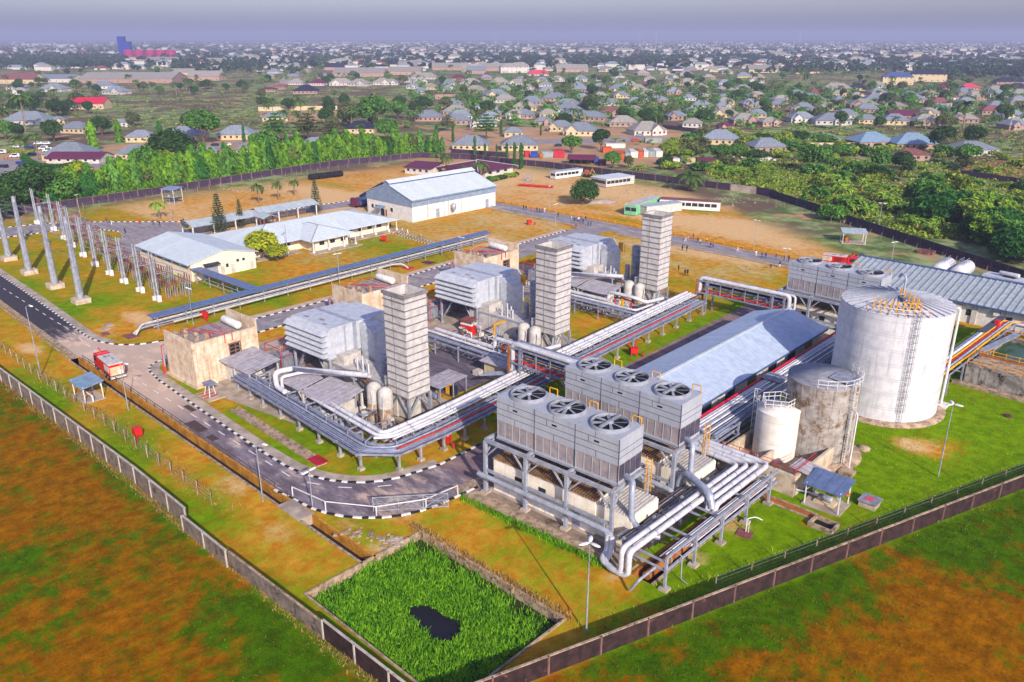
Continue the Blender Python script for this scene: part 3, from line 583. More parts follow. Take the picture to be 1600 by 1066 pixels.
def make_stack(label):
    o = thing('exhaust_stack', label, 'exhaust stack', 0, 0, 0, 0, 'exhaust stacks of the turbine units'); X0, X1, Y0, Y1 = -4.8, -.2, 0, 4.3; t = .25
    cl = MB(); n = 14; z0, z1 = 4.6, 20.6
    for a, b, c, d in ((X0, Y0, X1, Y0+t), (X0, Y1-t, X1, Y1), (X0, Y0+t, X0+t, Y1-t), (X1-t, Y0+t, X1, Y1-t)): cl.box(a, b, z0, c, d, z1)
    cl.box(X0+t, Y0+t, z0, X1-t, Y1-t, z0+.3); put('cladding', cl, M_stack, o)
    rb = MB()
    for i in range(n+1):
        z = z0 + (z1-z0)*i/n; e = .12 if i < n else .2; h = .13 if i < n else .5
        rb.box(X0-e, Y0-e, z-h, X1+e, Y0, z); rb.box(X0-e, Y1, z-h, X1+e, Y1+e, z); rb.box(X0-e, Y0, z-h, X0, Y1, z); rb.box(X1, Y0, z-h, X1+e, Y1, z)
    for x in (X0+1.9,): rb.box(x, Y0-.06, z0, x+.06, Y0-.002, z1-.5)
    put('stiffener_ribs', rb, M_rib, o)
    put('flue_liner', MB().box(X0+t+.003, Y0+t+.003, z1-1.6, X1-t-.003, Y1-t-.003, z1-1.5), mat_flue, o)
    for x, y in ((X0, Y0), (X1, Y0), (X1, Y1), (X0, Y1)): put('leg', MB().bar((x, y, 0), (x, y, z0-.1), .38), M_silver, o)
    br = MB()
    for (a, b) in (((X0, Y0), (X1, Y0)), ((X1, Y0), (X1, Y1)), ((X0, Y0), (X0, Y1)), ((X0, Y1), (X1, Y1))):
        m = ((a[0]+b[0])/2, (a[1]+b[1])/2, z0-.2); br.bar((*a, 1.6), m, .18); br.bar((*b, 1.6), m, .18); br.bar((*a, .25), (*b, .25), .18)
    put('brace', br, M_silver, o)
    put('exhaust_duct', MB().box(X0-1.4, Y0+.5, .4, X0+1.2, Y1-.5, 6.5).box(X0+1.2, Y0+.7, .6, X1-1.4, Y1-.7, 4.0), M_encl, o)
    lb = MB(); ladder(lb, X0-.35, Y0+.8, 3, 20.8, ang=PI/2); put('ladder', lb, M_rackf, o); return o
mat_flue = mat('sooty_flue', '#8a6a52', '#5f4b40', fine=.3)
def make_filter(label):
    o = thing('intake_filter_house', label, 'filter house', 0, 0, 0, 0, 'air intake filter houses of the turbine units')
    x0, x1, y0, z0, z1 = -30.6, -19.9, -.7, 5.5, 10.7
    b = MB(); prof = [(y0+.9, z0), (y0+.9, z1-.8), (y0+1.8, z1), (y0+6.4, z1), (y0+6.4, z0)]
    def ext(pr, xa, xb, mi=0):
        n = len(pr); b.add([(xa, y, z) for y, z in pr] + [(xb, y, z) for y, z in pr], [tuple(range(n)), tuple(range(n, 2*n))[::-1]] + [((i+1) % n, i, n+i, n+(i+1) % n) for i in range(n)], mi)
    ext(prof, x0, x1); ext([(y0+6.7, z0+.1), (y0+6.7, z1-.15), (y0+12.4, z1-.15), (y0+12.4, z0+.1)], x0+.1, x1-.1)
    put('body', b, M_filt, o)
    sm = MB(); sm.box(x0-.08, y0+6.2, z0, x1+.08, y0+6.9, z1+.12); 
    for yy in (y0+4.4, y0+10.4): sm.box(x1-.1, yy, z0+.1, x1+.06, yy+.25, z1-.2)
    sm.box(x0-.05, y0+.95, z0-.25, x1+.05, y0+12.4, z0); put('frame_band', sm, M_grey, o)
    for i in range(5):
        z = z0 + .35 + i*.95
        h = MB(); h.add([(x0+.02, y0+.9, z+.8), (x1-.02, y0+.9, z+.8), (x1-.02, y0-.1, z+.18), (x0+.02, y0-.1, z+.18), (x0+.02, y0-.1, z+.05), (x1-.02, y0-.1, z+.05), (x0+.02, y0+.9, z+.02), (x1-.02, y0+.9, z+.02)],
              [(0,3,2,1), (3,4,5,2), (0,6,4,3), (1,2,5,7), (6,7,5,4)]); put('louvre_hood', h, M_filt, o)
    put('stain_plates', MB().box(x0+2, y0+2.6, z1, x0+3.1, y0+3.2, z1+.03).box(x0+5.2, y0+3.4, z1, x0+6.6, y0+3.9, z1+.03).box(x0+7.6, y0+2.3, z1, x0+8.6, y0+2.8, z1+.03), mat_rp, o)
    d = MB(); yy = y0+12.4   # bent intake duct falling to the turbine
    d.add([(x0+1, yy, z0+.3), (x1-1.0, yy, z0+.3), (x1-1.0, yy, z1-.5), (x0+1, yy, z1-.5), (x0+1, yy+3.8, z0-2.5), (x1-1.0, yy+3.8, z0-2.5), (x1-1, yy+3.8, z1-2.6), (x0+1, yy+3.8, z1-2.6), (x0+1, yy+2.2, z1-.5), (x1-1, yy+2.2, z1-.5)],
          [(0,1,2,3)[::-1], (0,4,5,1), (1,5,6,9,2), (3,2,9,8), (8,9,6,7), (0,3,8,7,4), (4,7,6,5)])
    put('intake_duct', d, M_filt, o)
    d2 = MB(); d2.box(x1+.2, y0+7.6, 3.2, x1+3.6, y0+10.6, z1-1.6).prism([(x1+.2, y0+7.6), (x1+3.0, y0+7.6), (x1+3.0, y0+10.6), (x1+.2, y0+10.6)], z1-1.6, z1-.9); d2.add([(x1-.3, y0+7.6, z1-.5), (x1+.9, y0+7.6, z1-.5), (x1+3.6, y0+7.6, z1-1.7), (x1-.3, y0+7.6, z1-1.7), (x1-.3, y0+10.6, z1-.5), (x1+.9, y0+10.6, z1-.5), (x1+3.6, y0+10.6, z1-1.7), (x1-.3, y0+10.6, z1-1.7)], [(0,1,2,3)[::-1], (4,5,6,7), (0,4,5,1)[::-1], (1,5,6,2)[::-1], (2,6,7,3)[::-1], (0,3,7,4)[::-1]]); put('side_duct', d2, M_filt, o)
    for x in (x0+.4, x1-.4):
        for y in (y0+1.4, y0+11.8): put('leg', MB().bar((x, y, 0), (x, y, z0-.25), .35), M_grey, o)
    br = MB(); br.bar((x0+.4, y0+1.4, z0-.35), (x0+.4, y0+11.8, z0-.35), .2); br.bar((x1-.4, y0+1.4, z0-.35), (x1-.4, y0+11.8, z0-.35), .2)
    for y in (y0+1.4, y0+11.8):
        br.bar((x0+.4, y, .6), (x0+3.6, y, z0-.3), .2); br.bar((x1-.4, y, .6), (x1-3.6, y, z0-.3), .2)
    for x in (x0+.4, x1-.4): br.bar((x, y0+1.4, .6), (x, y0+5.5, z0-.3), .2); br.bar((x, y0+11.8, .6), (x, y0+7, z0-.3), .2)
    put('brace', br, M_grey, o)
    yb = MB(); yb.box(x1+2.6, y0+11, z1-2.3, x1+3.4, y0+11.7, z1-.2); yb.tube([(x1+3.8, y0+11, z1-2.2), (x1+3.8, y0+11, z1-.3), (x1+4.4, y0+11, z1-.3), (x1+4.4, y0+11, z1-2.2)], .09, 6); put('lifting_frame', yb, M_yellow, o)
    return o
mat_rp = mat('rain_stain_plate', '#8d8a87', '#77736f')
def make_encl(label):
    o = thing('turbine_enclosure', label, 'turbine enclosure', 0, 0, 0, 0, 'turbine enclosures'); x0, x1, y0, y1, h = -22.5, -7.2, 1.0, 6.2, 4.5
    put('housing', MB().box(x0, y0, .15, x1, y1, h).box(x0+1, y0+.8, h, x0+4.5, y1-.8, h+1.6), M_encl, o)
    rf = MB(); rf.box(x0-.1, y0-.15, h, x1+.1, y0+.05, h+.25)
    for i in range(7): rf.box(x0+(x1-x0)*i/6-.05, y0-.07, .2, x0+(x1-x0)*i/6+.05, y0-.002, h)
    put('panel_ribs', rf, M_grey, o)
    for i in range(3): put('door', MB().box(x0+2.2+i*4.6, y0-.06, .2, x0+3.3+i*4.6, y0-.003, 2.3), M_filt, o)
    put('vent', MB().box(x1-3, y0-.1, 2.2, x1-1, y0-.004, 3.2), M_cool3, o)
    for i, (x, r, z1) in enumerate([(-8.6, 1.0, 12.2), (-10.7, .55, 7.6)]):
        put('silencer', MB().lathe(x, 4.4, [(r*.8, 4.4), (r, 4.6), (r, z1-.3), (r*.85, z1), (r*.3, z1+.1)], 16), M_silver, o)
        bb = MB()
        for z in (5.5, 7.5, 10): 
            if z < z1-1: bb.lathe(x, 4.4, [(r+.05, z), (r+.05, z+.14)], 16)
        put('band', bb, M_rackf, o)
    v = MB()
    for i in range(5): v.tube([(-12.4-i*.7, 2.4+.3*(i % 2), 4.5), (-12.4-i*.7, 2.4+.3*(i % 2), 6.2+.5*(i % 3))], .16, 8)
    put('vent_pipes', v, M_lag, o); return o
def make_block(label):
    o = thing('blast_wall_block', label, 'concrete block', 0, 0, 0, 0, 'blast walled transformer blocks'); x0, x1, y0, y1 = -46.6, -37.2, -14.0, -1.9
    w = MB(); w.box(x0, y0, -.1, x1, y0+.35, 8.2); w.box(x1-.35, y0+.35, -.1, x1, y1-.35, 7.9); w.box(x0, y1-.35, -.1, x1, y1, 9.2)
    w.prism([(x0, y0+.35), (x0+.35, y0+.35), (x0+.35, y1-.35), (x0, y1-.35)], -.1, 6.2); w.box(x0-.5, y0-.3, -.1, x1+.25, y0, .55); w.box(x1, y0, -.1, x1+.25, y1, .5)
    put('wall', w, M_wallp, o); put('deck', MB().box(x0+.35, y0+.35, 5.6, x1-.35, y1-.35, 7.2), M_cool2, o)
    put('oil_tank', MB().add(*capsule((x0+2.6, y1-2.2, 8.3), (x1-2.2, y1-2.2, 8.1), .68)), M_white, o)
    pm = MB()
    for a in [[(x0+2, y0+2, 7.3), (x0+2, y0+2, 8.3), (x1-2.2, y0+4.5, 8.3), (x1-2.2, y0+4.5, 7.3)], [(x0+3, y0+4, 7.8), (x1-1.2, y0+4, 8.4), (x1+.25, y0+5.8, 8.2), (x1+.25, y0+5.8, 6.6)], [(x0+3, y0+5, 7.8), (x1-1.2, y0+5.2, 8.5), (x1+.25, y0+7.2, 8.3), (x1+.25, y0+7.2, 6.8)], [(x0+1.5, y0+3, 7.4), (x0+1.5, y0+7, 8.3), (x1-2.5, y0+7, 8.3)]]: pm.tube(a, .08, 6, bend=.3)
    put('red_pipes', pm, M_redpipe, o)
    dk = MB(); 
    for i in range(6): dk.box(x0+1+i*1.2, y0+1+(i % 3)*1.2, 7.2, x0+1.7+i*1.2, y0+1.7+(i % 3)*1.2, 7.9+(i % 2)*.5)
    put('transformer_gear', dk, M_stone, o)
    gl = MB(); gl.box(x1+.01, y0+6.6, .6, x1+.06, y0+8.4, 6.2)
    put('grille_door', gl, M_dark, o); gb = MB()
    for i in range(9): gb.box(x1+.06, y0+6.5, .8+i*.65, x1+.16, y0+8.5, .98+i*.65)
    for y in (6.4, 7.5, 8.5): gb.box(x1+.06, y0+y, .5, x1+.2, y0+y+.14, 6.3)
    put('grille_bars', gb, mat_gr, o)
    put('hydrant_pipe', MB().tube([(x0-.5, y0-.6, 0), (x0-.5, y0-.6, 5.4), (x0-.2, y0-.1, 5.6)], .08, 6, bend=.3).box(x0-.7, y0-.8, .5, x0-.3, y0-.4, 1.5), M_redpipe, o)
    put('downpipe', MB().tube([(x0-.75, y0-.35, 0), (x0-.75, y0-.35, 5.2)], .2, 8), M_grey, o)
    return o
mat_gr = mat('grille_brown', '#7d5f50', '#5d463b')
def capsule(p, q, r, n=18):
    p = Vector(p); q = Vector(q); d = (q-p).normalized(); up = Vector((0,0,1)) if abs(d.z) < .9 else Vector((1,0,0)); a = d.cross(up).normalized(); b = d.cross(a)
    rings = []; 
    for s, e in ((-1, p), (1, q)):
        for k in (range(5) if s < 0 else range(4, -1, -1)):
            t = k/4*PI/2; rings.append((e + d*s*r*.45*math.cos(t), max(r*math.sin(t), .02)))
    vs = [c + a*(R_*math.cos(2*PI*i/n)) + b*(R_*math.sin(2*PI*i/n)) for c, R_ in rings for i in range(n)]; m = len(rings)
    return vs, [(j*n+i, j*n+(i+1) % n, (j+1)*n+(i+1) % n, (j+1)*n+i) for j in range(m-1) for i in range(n)], 0, True
def make_vessel():
    o = thing('pressure_vessel', '', 'pressure vessel', 0, 0, 0, 0, 'pressure vessels in front of the stacks')
    put('shell', MB().lathe(0, 0, [(1.12, .3), (1.12, 5.3), (1.0, 5.75), (.6, 6.1), (.05, 6.25)], 20), M_encl, o)
    put('insulation_jacket', MB().lathe(0, 0, [(1.16, .6), (1.16, 3.0)], 20), M_stone, o); put('skirt', MB().lathe(0, 0, [(1.0, 0), (1.0, .3)], 16), M_grey, o)
    put('vent_pipe', MB().tube([(.4, -.9, 1), (.9, -1.2, 4.6), (.9, -1.2, 5.0), (.3, -.6, 5.2)], .1, 6, bend=.3), M_lag, o); return o
def make_shed():
    o = thing('auxiliary_shed', '', 'equipment shed', 0, 0, 0, 0, 'roofed auxiliary skids beside the turbines')
    rf = MB(); rf.slab([(-14.6, -9.1, 4.6), (-6.6, -8.6, 4.3), (-7.4, -2.6, 4.9), (-15, -3.2, 5.2)], .1); rf.slab([(-21.2, -9.2, 4.9), (-14.9, -9.1, 4.7), (-15.4, -4.2, 5.1), (-21.2, -4.4, 5.2)], .1); put('roof', rf, M_rsheet, o)
    for x, y in ((-14.4, -8.8), (-7.0, -8.4), (-7.6, -3), (-21, -9), (-21, -4.6), (-15, -3.4)):
        put('post', MB().bar((x, y, 0), (x, y, 4.4), .3), M_encl, o)
    b = MB()
    for x, y in ((-14.4, -8.8), (-7.0, -8.4), (-21, -9)): b.bar((x, y, 3), (x+1.4, y, 4.3), .14); b.bar((x, y, 3), (x-1.2, y, 4.3), .14)
    put('knee_brace', b, M_encl, o)
    put('oil_cabinet', MB().box(-12.6, -6.4, .2, -8.6, -3.6, 3.3).box(-8.6, -6, .2, -7.6, -4.8, 1.7), M_hwallw, o)
    pu = MB(); pu.add(*capsule((-13.6, -7.3, 1.3), (-11.4, -7.3, 1.3), .75)); pu.add(*capsule((-13.4, -5.4, 1.3), (-11.8, -5.4, 1.3), .6)); pu.add(*capsule((-20, -7, 1.2), (-17, -7, 1.2), .8)); put('pump', pu, M_silver, o)
    sk = MB(); rr = random.Random(5)
    for i in range(26):
        x, y = rr.uniform(-20.5, -7), rr.uniform(-9.4, -6.4); sk.box(x, y, .1, x+rr.uniform(.3, 1), y+rr.uniform(.3, .8), rr.uniform(.6, 2.1))
    put('skid_gear', sk, M_grey, o)
    tb = MB()
    for i in range(16):
        x, y = rr.uniform(-20, -8), rr.uniform(-9.6, -7); tb.tube([(x, y, .3), (x, y, rr.uniform(.8, 2)), (x+rr.uniform(-1.6, 1.6), y, rr.uniform(.8, 2)), (x+1, y+1, .4)], .07, 6, bend=.2)
    put('skid_pipes', tb, M_lag, o)
    v = MB(); v.box(-8.6, -9.6, .2, -8.2, -9.2, 2.0); v.box(-8.9, -9.7, 1.2, -7.9, -9.1, 1.5); put('valve', v, M_yellow, o)
    return o
def make_loop():
    o = thing('white_pipe_loop', '', 'pipe', 0, 0, 0, 0, 'white pipe loops over the auxiliary sheds')
    put('pipe', MB().tube([(-8, -1.2, 6.6), (-19.4, -7.0, 6.4), (-19.4, -7.2, 6.4), (-20.2, -9.6, 6.4), (-20.2, -9.6, 4.0), (-17.5, -9.9, 4.0)], .42, 10, bend=.8), M_lag, o)
    put('pipe', MB().tube([(-8.5, -.2, 5.9), (-18.4, -5.8, 5.7), (-19.2, -9.2, 5.7), (-19.2, -9.2, 3.6), (-17.5, -9.2, 3.6)], .26, 10, bend=.6), M_lag, o)
    put('support', MB().bar((-10, -2.4, 0), (-10, -2.4, 5.9), .22).bar((-10.6, -2.4, 5.9), (-9.4, -2.4, 5.9), .2), M_grey, o)
    put('cable_tray', MB().tube([(-22, -2.2, 4.9), (-17.5, -3.6, 5.2), (-15.5, -2.0, 5.5), (-12, .2, 5.5), (-8, -.8, 5.3)], .32, 6, bend=1.2).tube([(-22, -2.8, 4.9), (-17.3, -4.3, 5.2), (-14.8, -2.4, 5.5), (-12, -.4, 5.5), (-8, -1.4, 5.3)], .2, 6, bend=1.2), mat_gr, o)
    return o
protos = {}
for k, (u, v) in enumerate(UN):
    for fn, name, lb in ((make_stack, 'stack', '{} of the three tall ribbed square exhaust stacks'), (make_filter, 'filter', '{} of the three louvred grey air intake houses on steel legs'),
            (make_encl, 'encl', 'grey panelled turbine enclosure beside the {} exhaust stack'), (make_block, 'block', '{} of the three weathered concrete blast wall blocks with red pipes on top')):
        L = lb.format(UL[k])
        if k == 0: protos[name] = fn(L); place(protos[name], u, v, 0, UR)
        else: dup(protos[name], u, v, 0, UR, L)
for fn, name, lb in ((make_shed, 'shed', 'open roofed skid of pumps and cabinets in front of the {} exhaust stack'), (make_loop, 'loop', 'large white pipe bend rising over the shed in front of the {} stack')):
    protos[name] = fn()
    for k, (u, v) in enumerate(UN):
        if k == 0: place(protos[name], u, v, 0, UR); protos[name]['label'] = lb.format(UL[0])
        elif k != 1: dup(protos[name], u, v, 0, UR, lb.format(UL[k]))
ve = make_vessel(); first = True
for k, (u, v) in enumerate(UN):
    for j, (dx, dy) in enumerate(((-6.0, -2.0), (-3.3, -2.0))):
        L = '%s of the two domed vessels at the foot of the %s exhaust stack' % (('left', 'right')[j], UL[k])
        if first: place(ve, u+dx, v+dy, 0, UR); ve['label'] = L; first = False
        else: dup(ve, u+dx, v+dy, 0, UR+20*k, L)
# ---------- small things of the turbine yard ----------
o = thing('open_booth', 'white cabin under a brown sheet roof on posts beside the nearest concrete block', 'shed', -118.6, 60.8, 0, 1)
put('cabin', MB().box(-4.0, -2.2, .3, 2.6, 1.2, 3.0), M_hwallw, o); put('roof', MB().slab([(-4.9, -3.2, 3.9), (4.6, -2.8, 3.7), (4.2, 3.4, 4.5), (-5.2, 3.4, 4.6)], .12), M_rsheet, o)
for x, y in ((-4.4, -2.9), (0, -2.8), (4.2, -2.5), (3.8, 3.0), (-4.8, 3)): put('post', MB().bar((x, y, 0), (x, y, 3.75), .22), M_encl, o)
put('door', MB().box(-1.8, -2.25, .3, -.8, -2.203, 2.5).box(.4, -2.25, .3, 1.5, -2.203, 2.5), M_grey, o); put('base_slab', MB().box(-5.6, -3.8, -.05, 4.8, 3.6, .3), M_pave, o)
o = thing('instrument_stand', 'small tripod stand with blue grey top on a red striped slab by the kerb', 'stand', -118.6, 53.5, 0, 0)
put('slab', MB().box(-2.2, -1.6, -.02, 2.2, 1.4, .15), M_pave, o); put('table_top', MB().box(-1, -.8, 2.2, 1, .8, 2.35), M_pipeb, o); st = MB()
for x in (-1.8, -.7, .4): st.box(x, -1.5, .15, x+.45, .9, .17)
put('red_stripes', st, M_redpipe, o)
for x, y in ((-.8, -.6), (.8, -.6), (0, .7)): put('leg', MB().bar((x*1.1, y*1.1, .15), (x*.6, y*.6, 2.2), .1), M_white, o)
o = thing('duct_trench', 'narrow raised stone pipe trench on the grass below the white pipe rack', 'trench', -98, 53.2, 0, -1.5); put('channel', MB().box(-13, -.75, -.05, 12, -.45, .32).box(-13, .45, -.05, 12, .75, .32).box(-13, -.45, -.05, 12, .45, .12), M_stone, o)
put('red_cover', MB().box(9.6, -.9, .33, 12.2, .9, .42), mat('dark_red_cover', '#b0182c', '#8f1526'), o)
for u, v, L in ((-89.8, 79.6, 'grey sheet roofed pump shelter between the nearest stack and dark yard'), (-88, 91.7, 'cream switch room with grey roof at the corner of the dark asphalt yard')):
    o = thing('pump_shelter' if v < 85 else 'switch_room', L, 'shelter' if v < 85 else 'small building', u, v, 0, 3)
    if v < 85:
        put('roof', MB().slab([(-3.2, -3, 3.0), (1.2, -3, 3.0), (1.2, 3.4, 3.2), (-3.2, 3.4, 3.2)], .1), M_rsheet, o)
        for x in (-3, 1):
            for y in (-2.8, .2, 3.2): put('post', MB().bar((x, y, 0), (x, y, 3), .14), M_grey, o)
        put('bin', MB().box(-1.6, 1, 0, -.8, 1.9, 1.5), M_yellow, o); put('pump', MB().add(*capsule((-2, -2, .8), (-.6, -2, .8), .5)), M_pipeb, o); put('bin', MB().box(-.6, 1, 0, .3, 1.9, 1.6), M_rdark, o)
    else:
        put('wall', MB().box(-4.2, -1.4, 0, 3.4, 1.6, 2.8), M_hwall, o); put('roof', MB().slab([(-4.8, -2, 2.95), (4, -2, 2.9), (4, 2.2, 3.2), (-4.8, 2.2, 3.2)], .12), M_rsheet, o)
        put('door', MB().box(.4, -1.45, 0, 2.4, -1.403, 2.3), M_grey, o); put('crate', MB().box(-6, -2.4, 0, -4.6, -1, .9), M_encl, o)
o = thing('red_fire_cabinet', 'bright red hydrant cabin with sloping roof under the middle filter house', 'hydrant cabin', -109.5, 103.4, 0, 8)
put('cabinet', MB().box(-1.3, -1.3, 0, 1.3, 1.3, 2.1), M_red, o); put('roof', MB().slab([(-1.5, -1.5, 2.9), (1.5, -1.5, 2.9), (1.5, 1.5, 3.2), (-1.5, 1.5, 3.2)], .15), M_rbrown, o); put('band', MB().box(-1.36, -1.36, 2.0, 1.36, 1.36, 2.3), M_white, o)
for x in (-1.2, 1.2):
    for y in (-1.2, 1.2): put('corner_post', MB().bar((x, y, 2.3), (x, y, 2.85), .14), M_red, o)
o = thing('yellow_gantry', 'yellow portal frame on the paving beside the middle exhaust stack', 'gantry', -101.4, 103.6, 0, 5)
for y in (-1.9, 1.9): put('leg', MB().bar((0, y, 0), (0, y, 4.2), .3), M_yellow, o)
put('crossbeam', MB().bar((0, -2.05, 4.1), (0, 2.05, 4.1), .34), M_yellow, o)
def firebox(u, v, L, rot=0):
    o = thing('hose_box', L, 'fire hose box', u, v, 0, rot, 'red hose boxes on the grass'); put('box', MB().box(-.65, -.5, .6, .65, .5, 1.5).prism([(-.7, -.55), (.7, -.55), (.7, .55), (-.7, .55)], 1.5, 1.6), M_red, o)
    for x in (-.5, .5):
        for y in (-.35, .35): put('leg', MB().bar((x, y, 0), (x, y, .6), .1), M_red, o)
    put('hydrant', MB().cyl(1.6, -.8, 0, .9, .16, 10).box(1.3, -.92, .55, 1.9, -.68, .72), M_redpipe, o)
for i, (px, py, L) in enumerate([(216,684,'red hose box on the dry strip between the drain and left boundary wall'),(320,499,'red hose box in front of the near end of the blue covered pipe rack'),(697,694,'red hose box on the grass beside the pipe rack corner'),(600,378,'red hose box beyond the middle of the blue covered pipe rack'),
      (686,392,'red hose box beside the striped footpath'),(990,556,'red hose box on the green strip beside the far pipe rack'),(978,540,'red valve stand on the green strip beside the far pipe rack'),(827,352,'red hose box alone on the dry lawn behind the workshop'),(634,484,'red hose box on the lawn behind the blue covered pipe rack end')]):
    u, v = UV(px, py); firebox(u, v, L, 10*i)
def make_bay():
    o = thing('transformer_bay', '', 'transformer bay', 0, 0, 0, 0, 'transformer bays behind the filter houses')
    for i, y in enumerate((-.5, 3.2, 6.9)):
        t_ = put('transformer', MB().box(-35.4, y, .3, -32.6, y+2.4, 2.8).box(-34.9, y+.5, 2.8, -33.2, y+1.9, 3.3), M_rackf, o)
        fn = MB()
        for k in range(8): fn.box(-32.6, y+.1+k*.29, .6, -32.1, y+.2+k*.29, 2.6)
        put('radiator', fn, M_grey, t_); bs = MB()
        for k in range(3): bs.lathe(-34.5+k*.55, y+1.2, [(.1, 3.3), (.16, 3.5), (.1, 3.7), (.16, 3.9), (.06, 4.3)], 8)
        put('bushing', bs, M_stone, t_)
    f = MB()
    for y in (-1.4, 2.4, 6.2, 10): f.tube([(-36.2, y, 0), (-36.2, y, 4.8), (-31.4, y, 4.8), (-31.4, y, 0)], .07, 6, bend=.3)
    for x in (-36.2, -31.4): f.tube([(x, -1.4, 4.8), (x, 10, 4.8)], .07, 6); f.tube([(x, -1.4, 3.4), (x, 10, 3.4)], .05, 6)
    put('spray_pipe_frame', f, M_redpipe, o)
    put('control_cabin', MB().box(-35.6, 11.4, .2, -24.4, 15.4, 4.4), M_cool, o); put('cabin_roof', MB().box(-35.9, 11.1, 4.4, -24.1, 15.7, 4.6), M_roofg, o); put('air_conditioner', MB().box(-34.4, 11.05, 2.6, -33.3, 11.397, 3.5), M_white, o)
    put('rail', MB().tube([(-35.8, 16.6, 0), (-35.8, 16.6, 1.1), (-26, 16.6, 1.1), (-26, 16.6, 0)], .05, 6), M_silver, o); return o
tb_ = make_bay()
for k, (u, v) in enumerate(UN):
    L = 'dark transformers under red spray pipes behind the %s filter house' % UL[k]
    if k == 0: place(tb_, u, v, .05, UR); tb_['label'] = L
    else: dup(tb_, u, v, .05, UR, L)
# clutter of the paved turbine yard
def yard(u, v, k):
    rr = random.Random(40+k); o = thing('service_skid', ('low clutter of cabinets and pipes on the paving beside the %s turbine enclosure' % UL[k]), 'skid', u, v, .05, UR, 'service skids of the turbine yards')
    for i in range(11):
        x, y = rr.uniform(-23, -8), rr.uniform(-2.6, .4); w_ = rr.uniform(.5, 1.3); put('cabinet', MB().box(x, y, 0, x+w_, y+rr.uniform(.4, .8), rr.uniform(.8, 2.1)), rr.choice([M_grey, M_encl, M_white, M_silver]), o)
    for i in range(8):
        x, y, z = rr.uniform(-23, -9), rr.uniform(-2.8, .8), rr.uniform(.4, 2.4); put('pipe', MB().tube([(x, y, 0), (x, y, z), (x+rr.uniform(2, 6), y, z), (x+rr.uniform(2, 6), y+.4, .1)], rr.uniform(.06, .14), 6, bend=.3), rr.choice([M_lag, M_pipe, M_railb]), o)
    for i in range(3): put('handrail', MB().tube([(-22+i*5, -3.1, 0), (-22+i*5, -3.1, 1.1), (-18.5+i*5, -3.1, 1.1), (-18.5+i*5, -3.1, 0)], .05, 6), M_yellow if i == 1 else M_silver, o)
for k, (u, v) in enumerate(UN): yard(u, v, k)
def foot(u, v, k):
    rr = random.Random(70+k); o = thing('pipe_skid', 'tangle of pipes, pumps and a railed platform at the foot of the %s exhaust stack' % UL[k], 'pipe skid', u, v, .05, UR, 'pipe skids at the feet of the stacks')
    areas = [(-8, -6, 1.5, -2.6), (.6, -5, 4.6, 7), (-22, -3.6, -8, -2.4)] if k != 1 else [(.6, -5, 4.6, 7), (-22, -6.5, 0, -2.6)]
    for a, b, c, d in areas:
        n_ = int(abs(c-a)*abs(d-b)*.3)+4
        for i in range(n_):
            x, y, z = rr.uniform(a, c), rr.uniform(b, d), rr.uniform(.5, 2.6); x2 = min(max(x+rr.uniform(-4, 4), a), c); y2 = min(max(y+rr.uniform(-3, 3), b), d)
            put('pipe', MB().tube([(x, y, 0), (x, y, z), (x2, y, z), (x2, y2, z), (x2, y2, .1)], rr.uniform(.07, .17), 6, bend=.35), rr.choice([M_lag, M_lag, M_pipe, M_silver, M_railb, M_pipeb, M_redpipe]), o)
            if i % 2 == 0: put('pump', MB().add(*capsule((x, y+.3, .55), (x+1.0, y+.3, .55), .34, 10)), rr.choice([M_silver, M_grey, M_pipeb]), o)
            if i % 3 == 0: w_ = rr.uniform(.5, 1.1); put('cabinet', MB().box(x2, y2, 0, x2+w_, y2+.6, rr.uniform(1, 2.1)), rr.choice([M_grey, M_encl, M_white]), o)
    put('platform', MB().box(-6.6, -1.0, 2.6, -5.2, 4.4, 2.72), M_rackf, o); pl = MB()
    for y in (-1.0, 1.7, 4.4): pl.bar((-6.6, y, 0), (-6.6, y, 3.8), .09)
    for z in (3.2, 3.8): pl.bar((-6.6, -1, z), (-6.6, 4.4, z), .07); pl.bar((-6.6, -1, z), (-5.2, -1, z), .07)
    put('platform_rail', pl, M_yellow, o); rl = MB()
    for x in (.8, 2.6, 4.4): rl.bar((x, -5.2, 0), (x, -5.2, 1.1), .07)
    for z in (.55, 1.1): rl.bar((.8, -5.2, z), (4.4, -5.2, z), .06)
    put('handrail', rl, M_silver, o)
for k, (u, v) in enumerate(UN): foot(u, v, k)
def edge_skid():
    rr = random.Random(33); o = thing('pump_skid', 'yellow pipework and dark pumps beside the blotchy basin at the right edge', 'pump skid', -31, 164, 0, -3)
    for i in range(9): y = rr.uniform(0, 8); z = rr.uniform(.6, 3.2); put('pipe', MB().tube([(-3, y, .1), (-3, y, z), (16, y, z), (16, y, .1)], rr.uniform(.08, .16), 6, bend=.4), rr.choice([M_yellow, M_yellow, M_yellow, M_pipe, M_orange]), o)
    for i in range(9): x, y = rr.uniform(-3, 13), rr.uniform(0, 8); put('pump', MB().add(*capsule((x, y, .6), (x+1.3, y, .6), .42, 10)), rr.choice([M_seam, M_red, M_seam]), o)
    for i in range(5): x = -2+i*4.2; put('frame_post', MB().bar((x, 4, 0), (x, 4, 3.6), .2).bar((x, 4, 3.5), (x, 8, 3.5), .16).bar((x, 8, 0), (x, 8, 3.5), .2), M_rackf, o)
edge_skid()
